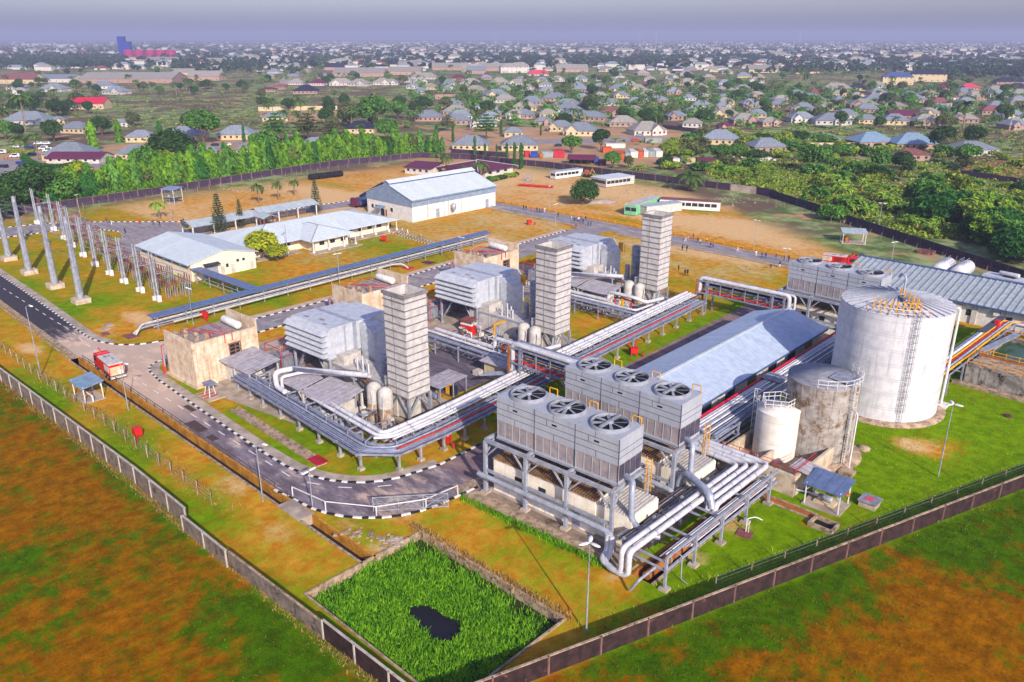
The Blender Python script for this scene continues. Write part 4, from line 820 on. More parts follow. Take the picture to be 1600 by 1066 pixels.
# ---------- pipe racks ----------
def bands(parent, pts, r, step=3.2, name='cladding_band'):
    m = MB()
    for a, b in zip(pts, pts[1:]):
        a, b = Vector(a), Vector(b); L_ = (b-a).length; k_ = int(L_/step)
        for i in range(1, k_): c0 = a.lerp(b, i/k_); d_ = (b-a).normalized()*.06; m.tube([c0-d_, c0+d_], r+.035, 10)
    if m.v: put(name, m, M_rackf, parent)
PATH = [(-117, 56.5), (-108.6, 56.2), (-80.8, 54.9), (-76.4, 58.8), (-76.2, 67.3), (-76.8, 76), (-78.1, 91), (-81, 139.5), (-81.3, 145)]
def rpipe(d, z, r, m, p0=0, p1=9, name='pipe', n=8, parent=None, start=None, end=None):
    pts = offset(PATH, d)[p0:p1]
    if start: pts = [start] + pts
    if end: pts = pts + [end]
    return put(name, MB().tube([(u-rk0[0], v-rk0[1], z) for u, v in pts], r, n, bend=1.2), m, parent)
rk0 = (-80, 57)
rk = thing('pipe_rack', 'long white and grey pipe rack turning the corner around the turbine yard', 'pipe rack', *rk0)
fr = MB(); q5 = resample(PATH, 5.6); inn = offset(q5, 5.2)
for i, (a, b) in enumerate(zip(q5, inn)):
    A0 = (a[0]-rk0[0], a[1]-rk0[1]); B0 = (b[0]-rk0[0], b[1]-rk0[1])
    put('post', MB().bar((A0[0]*.82+B0[0]*.18, A0[1]*.82+B0[1]*.18, 0), (A0[0]*.82+B0[0]*.18, A0[1]*.82+B0[1]*.18, 2.6), .3), M_silver, rk); put('footing', MB().box(A0[0]*.82+B0[0]*.18-.4, A0[1]*.82+B0[1]*.18-.4, -.05, A0[0]*.82+B0[0]*.18+.4, A0[1]*.82+B0[1]*.18+.4, .4), M_pave, rk)
    put('post', MB().bar((B0[0]*.9+A0[0]*.1, B0[1]*.9+A0[1]*.1, 0), (B0[0]*.9+A0[0]*.1, B0[1]*.9+A0[1]*.1, 3.7), .26), M_silver, rk)
    fr.bar((*A0, 2.6), (*B0, 2.6), .26); fr.bar((A0[0]*.55+B0[0]*.45, A0[1]*.55+B0[1]*.45, 3.65), (*B0, 3.65), .2); fr.bar((A0[0]*.55+B0[0]*.45, A0[1]*.55+B0[1]*.45, 2.6), (A0[0]*.55+B0[0]*.45, A0[1]*.55+B0[1]*.45, 3.75), .16)
for d in (.05, 2.4, 5.1):
    pts = offset(PATH, d)
    for a, b in zip(pts, pts[1:]): fr.bar((a[0]-rk0[0], a[1]-rk0[1], 2.78), (b[0]-rk0[0], b[1]-rk0[1], 2.78), .12, .3)
put('frame', fr, M_rackf, rk)
for d, z, r, m in ((.5, 3.0, .13, M_pipeb), (.85, 3.0, .1, M_pipe), (1.2, 3.05, .16, M_pipeb), (1.6, 3.0, .1, M_rackf), (2.0, 3.05, .15, M_pipe), (2.7, 3.05, .16, M_pipeb), (3.1, 3.0, .1, M_pipe)): rpipe(d, z, r, m, parent=rk)
for d, z, r, p0 in ((4.85, 4.1, .34, 1), (3.95, 4.05, .27, 1), (3.25, 3.98, .2, 2), (2.7, 3.95, .14, 3)): rpipe(d, z, r, M_lag, p0, 9, parent=rk); bands(rk, [(u-rk0[0], v-rk0[1], z) for u, v in offset(PATH, d)[p0:9]], r)
rpipe(.95, 3.35, .13, M_redpipe, 3, 8, parent=rk); rpipe(4.4, 2.95, .16, M_orange, 3, 8, parent=rk)
ct = MB()
for d in (.3, 1.9):
    pts = offset(PATH, d); ptb = offset(PATH, d+1.1)
    for i in range(len(pts)-1): ct.add([(x-rk0[0], y-rk0[1], 2.5) for x, y in (pts[i], pts[i+1], ptb[i+1], ptb[i])], [(0,1,2,3)])
put('cable_tray', ct, M_rackf, rk)
# cross pieces from the units to the rack
for k, (u, v) in enumerate(UN[1:], 1):
    o = thing('branch_pipe_rack', 'low dark pipe branch with white pipes running to the rack before the %s stack' % UL[k], 'pipe rack', u-14, v-12.0, 0, UR)
    f = MB()
    for i in range(5): f.bar((i*6-10, -1, 0), (i*6-10, -1, 3), .2); f.bar((i*6-10, 1.6, 0), (i*6-10, 1.6, 3), .2); f.bar((i*6-10, -1.2, 2.8), (i*6-10, 1.8, 2.8), .18)
    f.bar((-12, -1.1, 2.6), (19, -1.1, 2.6), .14, .3); f.bar((-12, 1.7, 2.6), (19, 1.7, 2.6), .14, .3)
    for i in range(12): f.bar((-12+i*2.5, -1.1, 1.6), (-10.7+i*2.5, -1.1, 2.6), .1)
    put('frame', f, M_rackf, o)
    for y, r, m in ((-.7, .12, M_pipeb), (-.3, .15, M_pipe), (.2, .1, M_pipeb)): put('pipe', MB().tube([(-13, y, 3.05), (19.5, y, 3.05)], r, 8), m, o)
    put('pipe', MB().tube([(-6, 1.2, 3.9), (9, 1.2, 3.9), (9, 1.2, 5.8), (15.5, 1.2, 5.8), (17.2, 2.6, 4.9), (17.2, 9, 4.2)], .36, 10, bend=.9), M_lag, o)
    put('pipe', MB().tube([(-14, .6, 3.4), (16, .6, 3.4), (16.6, 6, 3.5)], .24, 8, bend=.9), M_lag, o)
    put('pipe', MB().tube([(10, 2.2, 3.2), (10, 2.2, 4.6), (14, 2.2, 4.6), (14, 2.2, 3.0)], .16, 8, bend=.4), M_red, o); put('valve', MB().box(11.8, 1.6, 3.2, 12.3, 2.0, 5.0), M_yellow, o)
def bridge(u0, u1, v, zt, L, rot=0):
    o = thing('pipe_bridge', L, 'pipe bridge', u0, v, 0, rot); Ln = u1-u0; f = MB(); zb = zt-2.6
    for x in (0, 2.4, Ln-2.4, Ln):
        for y in (-1.5, 1.5): put('column', MB().bar((x, y, 0), (x, y, zt+.2), .32), M_rackf if x else M_orange, o)
    for y in (-1.5, 1.5):
        for z in (zb, zt): f.bar((0, y, z), (Ln, y, z), .24)
        k = int(Ln/2.6)
        for i in range(k): f.bar((Ln*i/k, y, zb), (Ln*i/k, y, zt), .14); f.bar((Ln*i/k, y, zb), (Ln*(i+1)/k, y, zb+1.3), .09)
    for i in range(int(Ln/2.6)+1):
        for z in (zb, zb+1.3, zt): f.bar((i*2.6, -1.5, z), (i*2.6, 1.5, z), .14)
    put('truss', f, M_rackf, o)
    put('pipe', MB().tube([(-.4, -1.0, 4.0), (.5, -1.0, 4.2), (.5, -1.0, zt+.55), (Ln+.8, -1.0, zt+.55), (Ln+.8, -1.0, .4)], .42, 12, bend=.9), M_lag, o)
    put('pipe', MB().tube([(1.4, -.1, 3.8), (1.4, -.1, zt+.4), (Ln+1.6, -.1, zt+.4), (Ln+1.6, -.1, .4)], .25, 10, bend=.7), M_lag, o)
    for y, z, m, r in ((.6, zt+.3, M_pipe, .16), (1.1, zt+.3, M_pipeb, .12), (-1.1, zb+.3, M_red, .16), (-.6, zb+.3, M_redpipe, .12), (.2, zb+.3, M_pipeb, .16), (.8, zb+.3, M_yellow, .1), (-.8, zb+1.6, M_pipeb, .18), (.1, zb+1.6, M_dark, .3), (.9, zb+1.6, M_pipe, .14)): put('pipe', MB().tube([(.2, y, z), (Ln+.4, y, z)], r, 8), m, o)
    dr = MB()
    for y in (-1.2, -.6, 0, .6): dr.tube([(-4, y-3, 2.9), (-1.6, y-.4, 2.9), (.9, y, 3.6), (.9, y, zb+.2)], .13, 6, bend=1.0)
    put('riser_pipes', dr, M_pipeb, o); return o
bridge(-84.0, -66.5, 89.2, 8.3, 'laced pipe bridge over the gate road behind the second cooler bank', 1)
bridge(-84.5, -65.2, 147.2, 7.0, 'pipe bridge with red pipes crossing to the farthest cooler bank', 1.5)
# ---------- cooling fan banks ----------
def make_cooler():
    o = thing('cooler_bank', '', 'cooler bank', 0, 0, 0, 0, 'three fan cooler banks on steel frames'); L, D, zb, zt = 18.0, 5.0, 7.9, 13.6
    body = MB(); sm = MB(); lv = MB()
    for i in range(3):
        x0, x1 = i*6.02+.02, i*6.02+5.96; body.box(x0, 0, 10.35, x1, D, zt)
        lv.box(x0+.05, .06, zb+.3, x1-.05, D-.06, 10.35)
        for z in (11.2, 12.0, 12.85): sm.box(x0, -.02, z, x1, 0, z+.05)
        for a, z0_, z1_ in ((.46, 12.85, zt), (.3, 12.0, 12.85), (.48, 10.4, 11.2)): sm.box(x0+6*a, -.02, z0_, x0+6*a+.05, -.001, z1_)
        sm.box(x0+2.6, -.03, 12.3, x0+3.3, -.003, 12.52, 1); sm.box(x1, -.03, zb, x1+.08, .02, zt)
        for j in range(6): lv.box(x0+.05+j*1.17, -.0, zb+.3, x0+.13+j*1.17, .055, 10.3, 2)
        lv.box(x0, -.01, zb, x1, D+.01, zb+.3, 2)
    for j in range(4): lv.box(17.99, .35+j*1.15, zb+.4, 18.04, 1.3+j*1.15, 10.2, 1)
    for z in (11.2, 12.0): sm.box(18.0, 0, z, 18.02, D, z+.05)
    put('casing', body, M_cool, o); put('louvre', lv, [M_cool2, M_cool3, M_cool], o); put('seam_strips', sm, [M_seam, M_dark], o)
    for i in range(3):
        cx, cy = i*6.02+3, D/2; f = put('fan_shroud', MB().lathe(cx, cy, [(2.42, zt), (2.3, zt+.3), (2.22, zt+.42), (2.14, zt+.42), (2.1, zt+.36), (2.1, zt+.02)], 32, cap=False), M_fan, o)
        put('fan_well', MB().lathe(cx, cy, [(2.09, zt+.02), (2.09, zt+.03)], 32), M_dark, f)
        b = MB()
        for k in range(8):
            t = k*PI/4 + i*.35; c_, s_ = math.cos(t), math.sin(t)
            b.add([(cx+r_*c_ - w_*s_, cy + r_*s_ + w_*c_, zt+z_) for r_, w_, z_ in ((.3, -.13, .3), (2.0, -.24, .3), (2.0, .22, .2), (.3, .13, .24))], [(0,1,2,3)])
        b.lathe(cx, cy, [(.42, zt+.2), (.42, zt+.42), (.25, zt+.5)], 16); put('fan_blades', b, M_fan, f)
        put('guard_bar', MB().box(cx-.16, cy-2.0, zt+.42, cx+.16, cy+2.0, zt+.56), M_fan, f)
        put('handrail', MB().tube([(cx+1.6, D-.3, zt), (cx+1.6, D-.3, zt+.9), (cx+2.8, D-.3, zt+.9), (cx+2.8, D-.3, zt)], .07, 6, bend=.15), M_yellow, o)
    fr = MB(); posts = [(-1.0, -1.1), (5.6, -1.1), (11.8, -1.1), (18.2, -1.1), (-1.0, 6.2), (5.6, 6.2), (11.8, 6.2), (18.2, 6.2)]
    for x, y in posts: put('leg', MB().bar((x, y, .2), (x, y, 7.5), .42), M_grey, o); put('leg_base', MB().box(x-.5, y-.5, 0, x+.5, y+.5, .35), M_pave, o)
    for y in (-1.1, 6.2): fr.bar((-1, y, 7.6), (18.2, y, 7.6), .36, .45); fr.bar((-1, y, 3.4), (18.2, y, 3.4), .25, .35)
    for x in (-1.0, 5.6, 11.8, 18.2): fr.bar((x, -1.1, 7.62), (x, 6.2, 7.62), .3, .4); fr.bar((x, -1.1, 5.4), (x, .8, 7.5), .2); fr.bar((x, 6.2, 5.4), (x, 4.3, 7.5), .2)
    for y in (.2, 4.8): fr.bar((-.2, y, 7.75), (18.2, y, 7.75), .2, .3)
    for x in (-1.0, 5.6, 11.8):
        fr.bar((x, -1.1, 5.2), (x+2.2, -1.1, 7.5), .18)
        if x > 0: fr.bar((x, -1.1, 5.2), (x-2.2, -1.1, 7.5), .18)
    fr.bar((18.2, -1.1, 5.2), (16, -1.1, 7.5), .18); put('frame', fr, M_grey, o)
    st = MB()
    for z in range(9): st.bar((18.6, 5.2, 5.4+z*.45), (19.3, 5.2, 5.4+z*.45), .06)
    for x in (18.6, 19.3): st.bar((x, 5.2, 5.2), (x, 5.2, 9.6), .08)
    for z in (6.6, 7.5, 8.4, 9.3): st.tube([(18.6, 5.2, z), (18.7, 4.6, z), (19.2, 4.6, z), (19.3, 5.2, z)], .04, 5)
    put('stair', st, M_yellow, o)
    put('header_pipe', MB().tube([(-1.5, -1.9, 3.0), (15.5, -1.9, 3.0), (18.9, -1.9, 2.9), (19.2, -2.0, .9)], .34, 10, bend=.8), M_grey, o)
    put('header_pipe', MB().tube([(17.2, 2.0, 8.4), (19.3, 1.2, 8.4), (19.6, .6, 7.6), (19.8, .4, 4.0), (20.8, 1.4, 2.2), (22.5, 2.4, 1.8)], .36, 10, bend=.9), M_pipe, o)
    return o
mat_slat = mat('brown_roof_rib', '#8a6a4c', '#6e5239', rust='#5a3c26', ramt=.58)
mat_pr = mat('plant_room_wall', '#f0e8d6', '#e2d7c0', streak=.2)
def make_plant_room():
    o = thing('plant_room', '', 'equipment building', 0, 0, 0, 0, 'cream equipment rooms under the cooler banks')
    put('wall', MB().box(0, -1.0, 0, 15.8, 5.2, 4.6).box(15.8, -.7, .2, 20.6, 5.0, 4.2), mat_pr, o)
    rf = MB(); rf.slab([(-.1, -1.1, 4.75), (15.8, -1.1, 4.75), (15.8, 5.5, 4.9), (-.1, 5.5, 4.9)], .12)
    for i in range(40): rf.box(.1+i*.4, -1.1, 4.76, .25+i*.4, 5.5, 4.96, 1)
    put('roof', rf, [M_stone, mat_slat], o); r2 = MB()
    for i in range(11): r2.box(15.9+i*.43, -.7, 4.2, 16.12+i*.43, 5.0, 4.36)
    put('roof_ribs', r2, M_hwallw, o)
    for i, x in enumerate((1.6, 4.1, 6.6, 8.4, 12.6)): put('door', MB().box(x, -1.06, .15, x+1.1, -1.003, 2.15), M_white if i < 4 else M_pipe, o)
    for x in (3.6, 7.4): put('window', MB().box(x, -1.05, 2.45, x+1.1, -1.003, 3.4), M_glass, o)
    put('wall_hoist', MB().box(17.4, -.9, 1.0, 18.6, -.703, 2.2), M_encl, o)
    put('end_door', MB().box(20.6, 2.6, .3, 20.66, 4.4, 2.9), M_white, o); put('window', MB().box(20.6, 1.0, 2.4, 20.65, 1.9, 2.8), M_glass, o)
    put('cable_duct', MB().tube([(20.7, .8, 2.4), (21.6, .6, 2.8), (22.2, 1.0, 1.7), (24.0, 1.6, 1.2)], .14, 6, bend=.8).tube([(20.7, 4.6, 2.6), (22.2, 4.6, 2.8), (23.0, 4.6, 1.0)], .14, 6, bend=.6), M_railb, o)
    put('base', MB().box(-.6, -1.4, -.02, 21, 5.6, .12), M_pave, o); return o
cb = make_cooler(); pr = make_plant_room()
for k, (u, v, r, L1, L2) in enumerate([(-63.8, 64.5, 2.9, 'nearest three fan cooler bank standing over the concrete yard corner', 'cream equipment room with white doors under the nearest cooler bank'), (-63.8, 77.7, .5, 'cooler bank between the nearest cooler bank and the long blue grey roof', 'cream equipment room mostly hidden behind the nearest cooler bank'), (-66.6, 149.6, -2.5, 'farthest cooler bank beyond the long roof, behind the big white tank', 'cream equipment room under the farthest cooler bank beyond the long roof')]):
    if k == 0: place(cb, u, v, 0, r); place(pr, u-.6, v+.9, .05, r); cb['label'] = L1; pr['label'] = L2
    else: dup(cb, u, v, 0, r, L1); dup(pr, u-.6, v+(1.2 if k < 2 else 3), .05, r, L2)
# ---------- the right pipe rack ----------
r0 = (-41, 62)
rk2 = thing('pipe_rack', 'right pipe rack with four fat white pipes bending beside the rusty trench', 'pipe rack', *r0)
f = MB()
for i, v in enumerate((62.6, 68.4, 74.2, 80.0, 85.8)):
    y = v-r0[1]
    for x in (-1.6, 3.9): put('post', MB().bar((x, y, 0), (x, y, 4.0), .28), M_grey, rk2)
    put('footing', MB().box(3.4, y-.5, -.05, 4.4, y+.5, .3), M_pave, rk2)
    for z in (2.4, 3.4): f.bar((-1.8, y, z), (4.1, y, z), .2)
for z in (2.4, 4.0): f.bar((3.9, .4, z), (3.9, 26, z), .22)
f.bar((-1.6, .4, 3.3), (-1.6, 24, 3.3), .2)
for x in (-10, -5.2, -.4):
    for y in (22.6, 28.4): f.bar((x, y, 0), (x, y, 3.6), .24)
    f.bar((x, 22.4, 3.35), (x, 28.6, 3.35), .2)
f.bar((3.9, 24, 0), (3.0, 25.6, 4), .2); put('frame', f, M_grey, rk2)
for i in range(4):
    x = -.5 + i*.92; yb = 23.6 + i*.92; ye = -1.2 if i < 2 else 13.5
    pts = [(-14, yb+.3, 3.95), (x, yb, 3.95), (x, ye+1.4, 3.95)]
    pts += [(x, ye, 3.95), (x, ye, 1.0), (x-1.2, ye, .7), (-3.2-.5*i, ye+.6, .7), (-3.5-.55*i, ye+2.2, .8), (-3.6-.55*i, ye+2.4, 2.9)] if i < 2 else [(x, ye, 3.95), (x, ye-.4, 3.0)]
    put('pipe', MB().tube(pts, .34, 12, bend=1.1), M_lag, rk2); bands(rk2, pts, .34)
put('pipe', MB().tube([(1.9, 13.2, 3.3), (1.2, 13.6, 4.9), (-3.4, 15.8, 5.0), (-4.4, 16, 3.6), (-4.4, 16, 2)], .46, 12, bend=1.0), M_pipe, rk2)
for i in range(6): put('pipe', MB().tube([(2.2+i*.27, 2+i*.8, 2.65), (2.2+i*.27, 26, 2.65)], .09, 6), M_lag if i % 2 else M_pipe, rk2)
for i in range(5): put('pipe', MB().tube([(-14, 22.0+i*.3, 3.0), (-2.0-i*.42, 22.0+i*.3, 3.0), (-2.0-i*.42, 1.5, 2.8)], .1, 6, bend=.8), M_pipeb if i % 2 else M_railb, rk2)
put('pipe', MB().tube([(2.6, .5, 2.2), (2.6, -2.4, 2.2), (1.6, -2.4, .4)], .16, 8, bend=.5).tube([(2.9, 3, 3.4), (4.3, 3, 3.2), (4.4, 3, .3), (5.2, 3, .1)], .07, 6, bend=.2), M_grey, rk2)
lg = thing('rusty_pipe', 'thick rust orange pipe lying in the trench under the right pipe rack', 'pipe', -39.7, 63, 0, 0); put('pipe', MB().tube([(0, 0, .2), (0, 27.4, .2)], .5, 10), M_orange, lg); 
for y in (4, 9, 16, 21): put('flange', MB().tube([(0, y, .2), (0, y+.3, .2)], .6, 12), M_stone, lg)
r1 = (-49.5, 92)
rk3 = thing('pipe_rack', 'straight bundle of white, blue and crimson pipes beside the long blue grey roof', 'pipe rack', *r1, 0, .8); f = MB()
for i in range(10):
    y = i*6.2-2
    for x in (-2.7, 2.3): put('post', MB().bar((x, y, 0), (x, y, 4.2), .24), M_rackf, rk3)
    for z in (2.2, 3.9): f.bar((-2.8, y, z), (2.5, y, z), .2)
for x in (-2.7, 2.3): f.bar((x, -3, 4.0), (x, 55, 4.0), .16, .24); f.bar((x, -3, 2.2), (x, 55, 2.2), .14, .2)
put('frame', f, M_rackf, rk3)
for x, z, r, m in ((-2.4, 4.35, .2, M_rred), (-1.9, 4.3, .14, M_lag), (-1.45, 4.35, .2, M_lag), (-.95, 4.35, .18, M_lag), (-.5, 4.3, .12, M_pipe), (-.1, 4.35, .16, M_lag), (.4, 4.3, .12, M_pipeb), (.8, 4.3, .14, M_lag), (1.3, 4.3, .1, M_pipe), (1.8, 4.35, .2, M_pipeb), (-2, 2.5, .2, M_pipeb), (-1.2, 2.5, .2, M_pipe), (-.3, 2.5, .2, M_pipeb), (.7, 2.5, .25, M_pipe), (1.6, 2.5, .2, M_pipeb)): put('pipe', MB().tube([(x, -4 + (x+2)*.5, z), (x, 55, z)], r, 8), m, rk3)
put('platform', MB().box(-2.4, 20, 4.65, 1, 23, 4.75).tube([(-2.3, 20, 4.7), (-2.3, 20, 5.8), (.9, 20, 5.8), (.9, 23, 5.8), (.9, 23, 4.7)], .05, 6), M_rackf, rk3)
# ---------- storage tanks ----------
tc1 = UV(1403, 471, 17); tc2 = UV(1289, 588, 11.4); tc3 = UV(1217, 637, 7.6)
T1 = thing('storage_tank', 'huge white storage tank with a fan shaped ribbed roof', 'tank', *tc1, 0, 0); r = 8.1
put('shell', MB().lathe(0, 0, [(r, .3), (r, 17)], 64, cap=False), M_tank, T1)
put('roof', MB().lathe(0, 0, [(r, 17), (.4, 18.3), (.02, 18.32)], 64, cap=False), M_tank, T1); rb = MB()
for k in range(36):
    t = 2*PI*k/36; rb.bar(((r-.02)*math.cos(t), (r-.02)*math.sin(t), 17.08), (1.0*math.cos(t), 1.0*math.sin(t), 18.3), .14, .16)
put('roof_ribs', rb, M_grey, T1); hb = MB()
for z in (2.6, 4.9, 7.2, 9.5, 11.8, 14.1, 16.9): hb.lathe(0, 0, [(r+.02, z), (r+.02, z+.05)], 64, cap=False)
put('hoop_seams', hb, M_cool, T1); put('base_ring', MB().lathe(0, 0, [(r+1.3, -.05), (r+1.3, .25), (r+.05, .4)], 64), M_stone, T1)
la = rad(-52); lb = MB(); ladder(lb, (r+.3)*math.cos(la), (r+.3)*math.sin(la), .3, 17.6, cage=True, ang=la+PI/2); put('caged_ladder', lb, M_silver, T1)
pf = MB(); lr = rad(-72)
for k in range(9):
    t = lr - .55 + k*.14; c_, s_ = math.cos(t), math.sin(t); pf.bar((5.9*c_, 6.6*s_, 17.3), (5.9*c_, 5.9*s_, 18.6), .14); pf.bar(((r-.2)*c_, (r-.2)*s_, 17.1), ((r-.2)*c_, (r-.2)*s_, 18.2), .1)
for k in range(8):
    t, t2 = lr - .55 + k*.14, lr - .41 + k*.14
    for z in (17.9, 18.55): pf.bar((5.9*math.cos(t), 5.9*math.sin(t), z), (5.9*math.cos(t2), 5.9*math.sin(t2), z), .09)
for k in range(5): x = 5.4-k*1.25; pf.bar((x*math.cos(lr+.5), x*math.sin(lr+.5), 17.3), (x*math.cos(lr+.5), x*math.sin(lr+.5), 19.3), .2)
put('roof_rail', pf, M_yellow, T1)
wr = MB(); pts = [((r-.1)*math.cos(lr-.6+k*.13), (r-.1)*math.sin(lr-.6+k*.13)) for k in range(10)]
for z in (17.5, 18.1):
    for a, b in zip(pts, pts[1:]): wr.bar((*a, z), (*b, z), .07)
put('edge_rail', wr, M_white, T1)
put('roof_vent', MB().tube([(.6, 0, 18.2), (.6, 0, 21.0), (-.2, .3, 21.4), (-.6, .5, 20.7)], .16, 8, bend=.6), M_pipe, T1); put('gauge_arm', MB().bar((-2.4, 2, 17.9), (2.2, -3.4, 18.4), .28), M_rackf, T1)
dpx = MB(); t = rad(-43.5+90-12); dpx.tube([((r+.5)*math.cos(t), (r+.5)*math.sin(t), 16.4), ((r+1.0)*math.cos(t), (r+1.0)*math.sin(t), 16.2), ((r+1.0)*math.cos(t), (r+1.0)*math.sin(t), .4)], .2, 8, bend=.5); dpx.box((r+1)*math.cos(t)-1, (r+1)*math.sin(t)-1, -.02, (r+1)*math.cos(t)+1, (r+1)*math.sin(t)+1, .45); put('downpipe', dpx, M_white, T1)
T2 = thing('storage_tank', 'stained grey storage tank with rusty streaks beside the big white tank', 'tank', *tc2, 0, 0); r = 4.75
put('shell', MB().lathe(0, 0, [(r, .2), (r, 11.4)], 48, cap=False), M_rusty, T2); put('roof', MB().lathe(0, 0, [(r+.06, 11.35), (r+.06, 11.45), (.05, 12.1)], 48), mat('stained_tank_roof', '#8f9096', '#7b7c84', rust='#6b655e', ramt=.6), T2)
pl = MB()
for k in range(14):
    for j in range(5): t = 2*PI*(k+.5*(j % 2))/14; pl.bar(((r+.01)*math.cos(t), (r+.01)*math.sin(t), .3+j*2.25), ((r+.01)*math.cos(t), (r+.01)*math.sin(t), 2.5+j*2.25), .05)
put('plate_seams', pl, M_stone, T2)
put('base_ring', MB().lathe(0, 0, [(r+1.5, -.05), (r+1.5, .3), (r+.05, .45)], 48), M_stone, T2); a2 = rad(-20); rl = MB(); ladder(rl, (r+.3)*math.cos(a2), (r+.3)*math.sin(a2), .3, 12, ang=a2+PI/2, cage=True)
for k in range(11):
    t = a2 - 1.0 + k*.25; p = ((r+.1)*math.cos(t), (r+.1)*math.sin(t)); rl.bar((*p, 11.4), (*p, 12.7), .07)
    if k < 10:
        t2 = t+.25; p2 = ((r+.1)*math.cos(t2), (r+.1)*math.sin(t2))
        for z in (12.05, 12.65): rl.bar((*p, z), (*p2, z), .07)
put('ladder_and_rail', rl, M_white, T2); put('roof_platform', MB().prism([(1.2, -1.6), (4.4, -1.9), (4.4, 1.2), (1.2, 1.0)], 12.0, 12.12), M_silver, T2); put('drain_box', MB().box(5.2, -4.2, -.02, 7.0, -2.6, .5), M_stone, T2); put('vent_pipe', MB().tube([(5.9, -2.4, 0), (5.9, -2.4, 8.4), (5.0, -1.6, 8.6)], .1, 6, bend=.4), M_white, T2)
T3 = thing('storage_tank', 'small cream storage tank with white railing in the walled bund', 'tank', *tc3, 0, 0); r = 2.85
put('shell', MB().lathe(0, 0, [(r, .2), (r, 7.5)], 40, cap=False), M_small, T3); put('roof', MB().lathe(0, 0, [(r+.05, 7.45), (r+.05, 7.55), (.05, 7.95)], 40), M_small, T3); rl = MB(); a3 = rad(175)
ladder(rl, (r+.3)*math.cos(a3), (r+.3)*math.sin(a3), .3, 8.4, ang=a3+PI/2, cage=True)
sq = [(-2.6, .4), (-1.2, -1.6), (1.4, -.2), (1.6, 2.0), (-1.0, 2.4), (-2.6, .4)]
for a, b in zip(sq, sq[1:]):
    for z in (8.3, 8.9): rl.bar((*a, z), (*b, z), .07)
    for k in range(3): rl.bar((a[0]+(b[0]-a[0])*k/3, a[1]+(b[1]-a[1])*k/3, 7.6), (a[0]+(b[0]-a[0])*k/3, a[1]+(b[1]-a[1])*k/3, 8.95), .06)
put('ladder_and_rail', rl, M_white, T3)
o = thing('bund_wall', 'weathered concrete bund wall around the small cream tank', 'wall', -46.5, 89.6, 0, -1); w_ = MB(); t = .35
for a, b, c, d, h in ((0, 0, 11, t, 3.0), (0, t, t, 11, 2.6), (11-t, t, 11, 12, 3.0), (t, 11-t, 11-t, 11, 1.6), (5, t, 5.3, 6, 2.6)): w_.box(a, b, -.1, c, d, h)
put('wall', w_, M_conc, o); put('floor_slab', MB().box(t, t, -.05, 11-t, 11-t, .6), M_stone, o); rl = MB(); q = [(t, .2), (5.4, .2), (10.8, .2), (10.8, 6)]
for a, b in zip(q, q[1:]): 
    for z in (.6, 1.1): rl.bar((*a, 3+z), (*b, 3+z), .06)
    rl.bar((*a, 3), (*a, 4.1), .08); rl.bar(((a[0]+b[0])/2, (a[1]+b[1])/2, 3), ((a[0]+b[0])/2, (a[1]+b[1])/2, 4.1), .08)
put('rail', rl, M_redpipe, o); put('pump', MB().add(*capsule((2, 3, 1.2), (3.6, 3, 1.2), .5)), M_pipeb, o); put('lean_to_roof', MB().slab([(9.6, 1, 3.6), (13.2, 1.4, 3.0), (13.2, 4.6, 3.0), (9.6, 4.2, 3.6)], .1), M_rsheet, o)
for y in (1.6, 4.4): put('post', MB().bar((13, y, 0), (13, y, 2.9), .12), M_grey, o)
# ---------- two long roofs ----------
o = thing('pump_hall', 'long gabled hall with a plain blue grey sheet roof beside the storage tanks', 'hall', -60.4, 87, 0, .9); L = 53; e = 7.4; rf = MB()
rf.slab([(-e, -.6, 5.0), (0, -.6, 7.3), (0, L+.6, 7.3), (-e, L+.6, 5.0)], .12); rf.slab([(0, -.6, 7.3), (e, -.6, 5.0), (e, L+.6, 5.0), (0, L+.6, 7.3)], .12); put('roof', rf, M_roofb, o)
put('ridge_cap', MB().bar((0, -.6, 7.36), (0, L+.6, 7.36), .5, .1), M_roofw, o); put('gutter', MB().box(e-.1, -.6, 4.72, e+.16, L+.6, 4.98), M_rblue, o)
w_ = MB(); w_.prism([(-6.6, .2), (6.6, .2), (6.6, L-.2), (-6.6, L-.2)], 0, 4.9); g = [(-6.6, 4.9), (6.6, 4.9), (0, 6.95)]
for y in (.2, L-.2): w_.add([(a, y, z) for a, z in g] + [(a, y + (.25 if y < 1 else -.25), z) for a, z in g], [(0,1,2), (3,5,4), (0,3,4,1), (1,4,5,2), (2,5,3,0)])
put('wall', w_, M_hwallw, o)
for i in range(7): put('window', MB().box(6.6, 3+i*7.2, 2.2, 6.66, 6+i*7.2, 3.8), M_glass, o)
o = thing('store_building', 'long building with a ribbed silver roof and blue edge behind the big white tank', 'building', -67.5, 177.4, 0, -1.2); L = 66
put('roof', MB().slab([(0, 0, 4.4), (L, 0, 4.4), (L, 11.5, 7.1), (0, 11.5, 7.1)], .14), M_roofs, o); rbm = MB()
for i in range(51): rbm.bar((i*1.3+.4, .02, 4.45), (i*1.3+.4, 11.4, 7.13), .22, .14)
put('roof_ribs', rbm, M_roofs, o); put('blue_ridge', MB().box(-.2, 11.4, 6.7, L, 12.1, 7.35), M_rblue, o); put('gutter', MB().box(0, -.25, 4.1, L, -.02, 4.42), M_rblue, o)
put('wall', MB().box(.6, .9, 0, L-.6, 11.2, 4.2), M_bwhite, o); pil = MB()
for i in range(13): pil.box(2+i*5.2, .6, 0, 3.0+i*5.2, .897, 4.2)
put('pilasters', pil, M_hwallw, o)
for i in range(7): put('air_conditioner', MB().box(18+i*7, .3, 2.8, 19.1+i*7, .895, 3.6), M_white, o); put('window', MB().box(20+i*7, .84, 1.6, 21.4+i*7, .896, 2.9), M_glass, o)
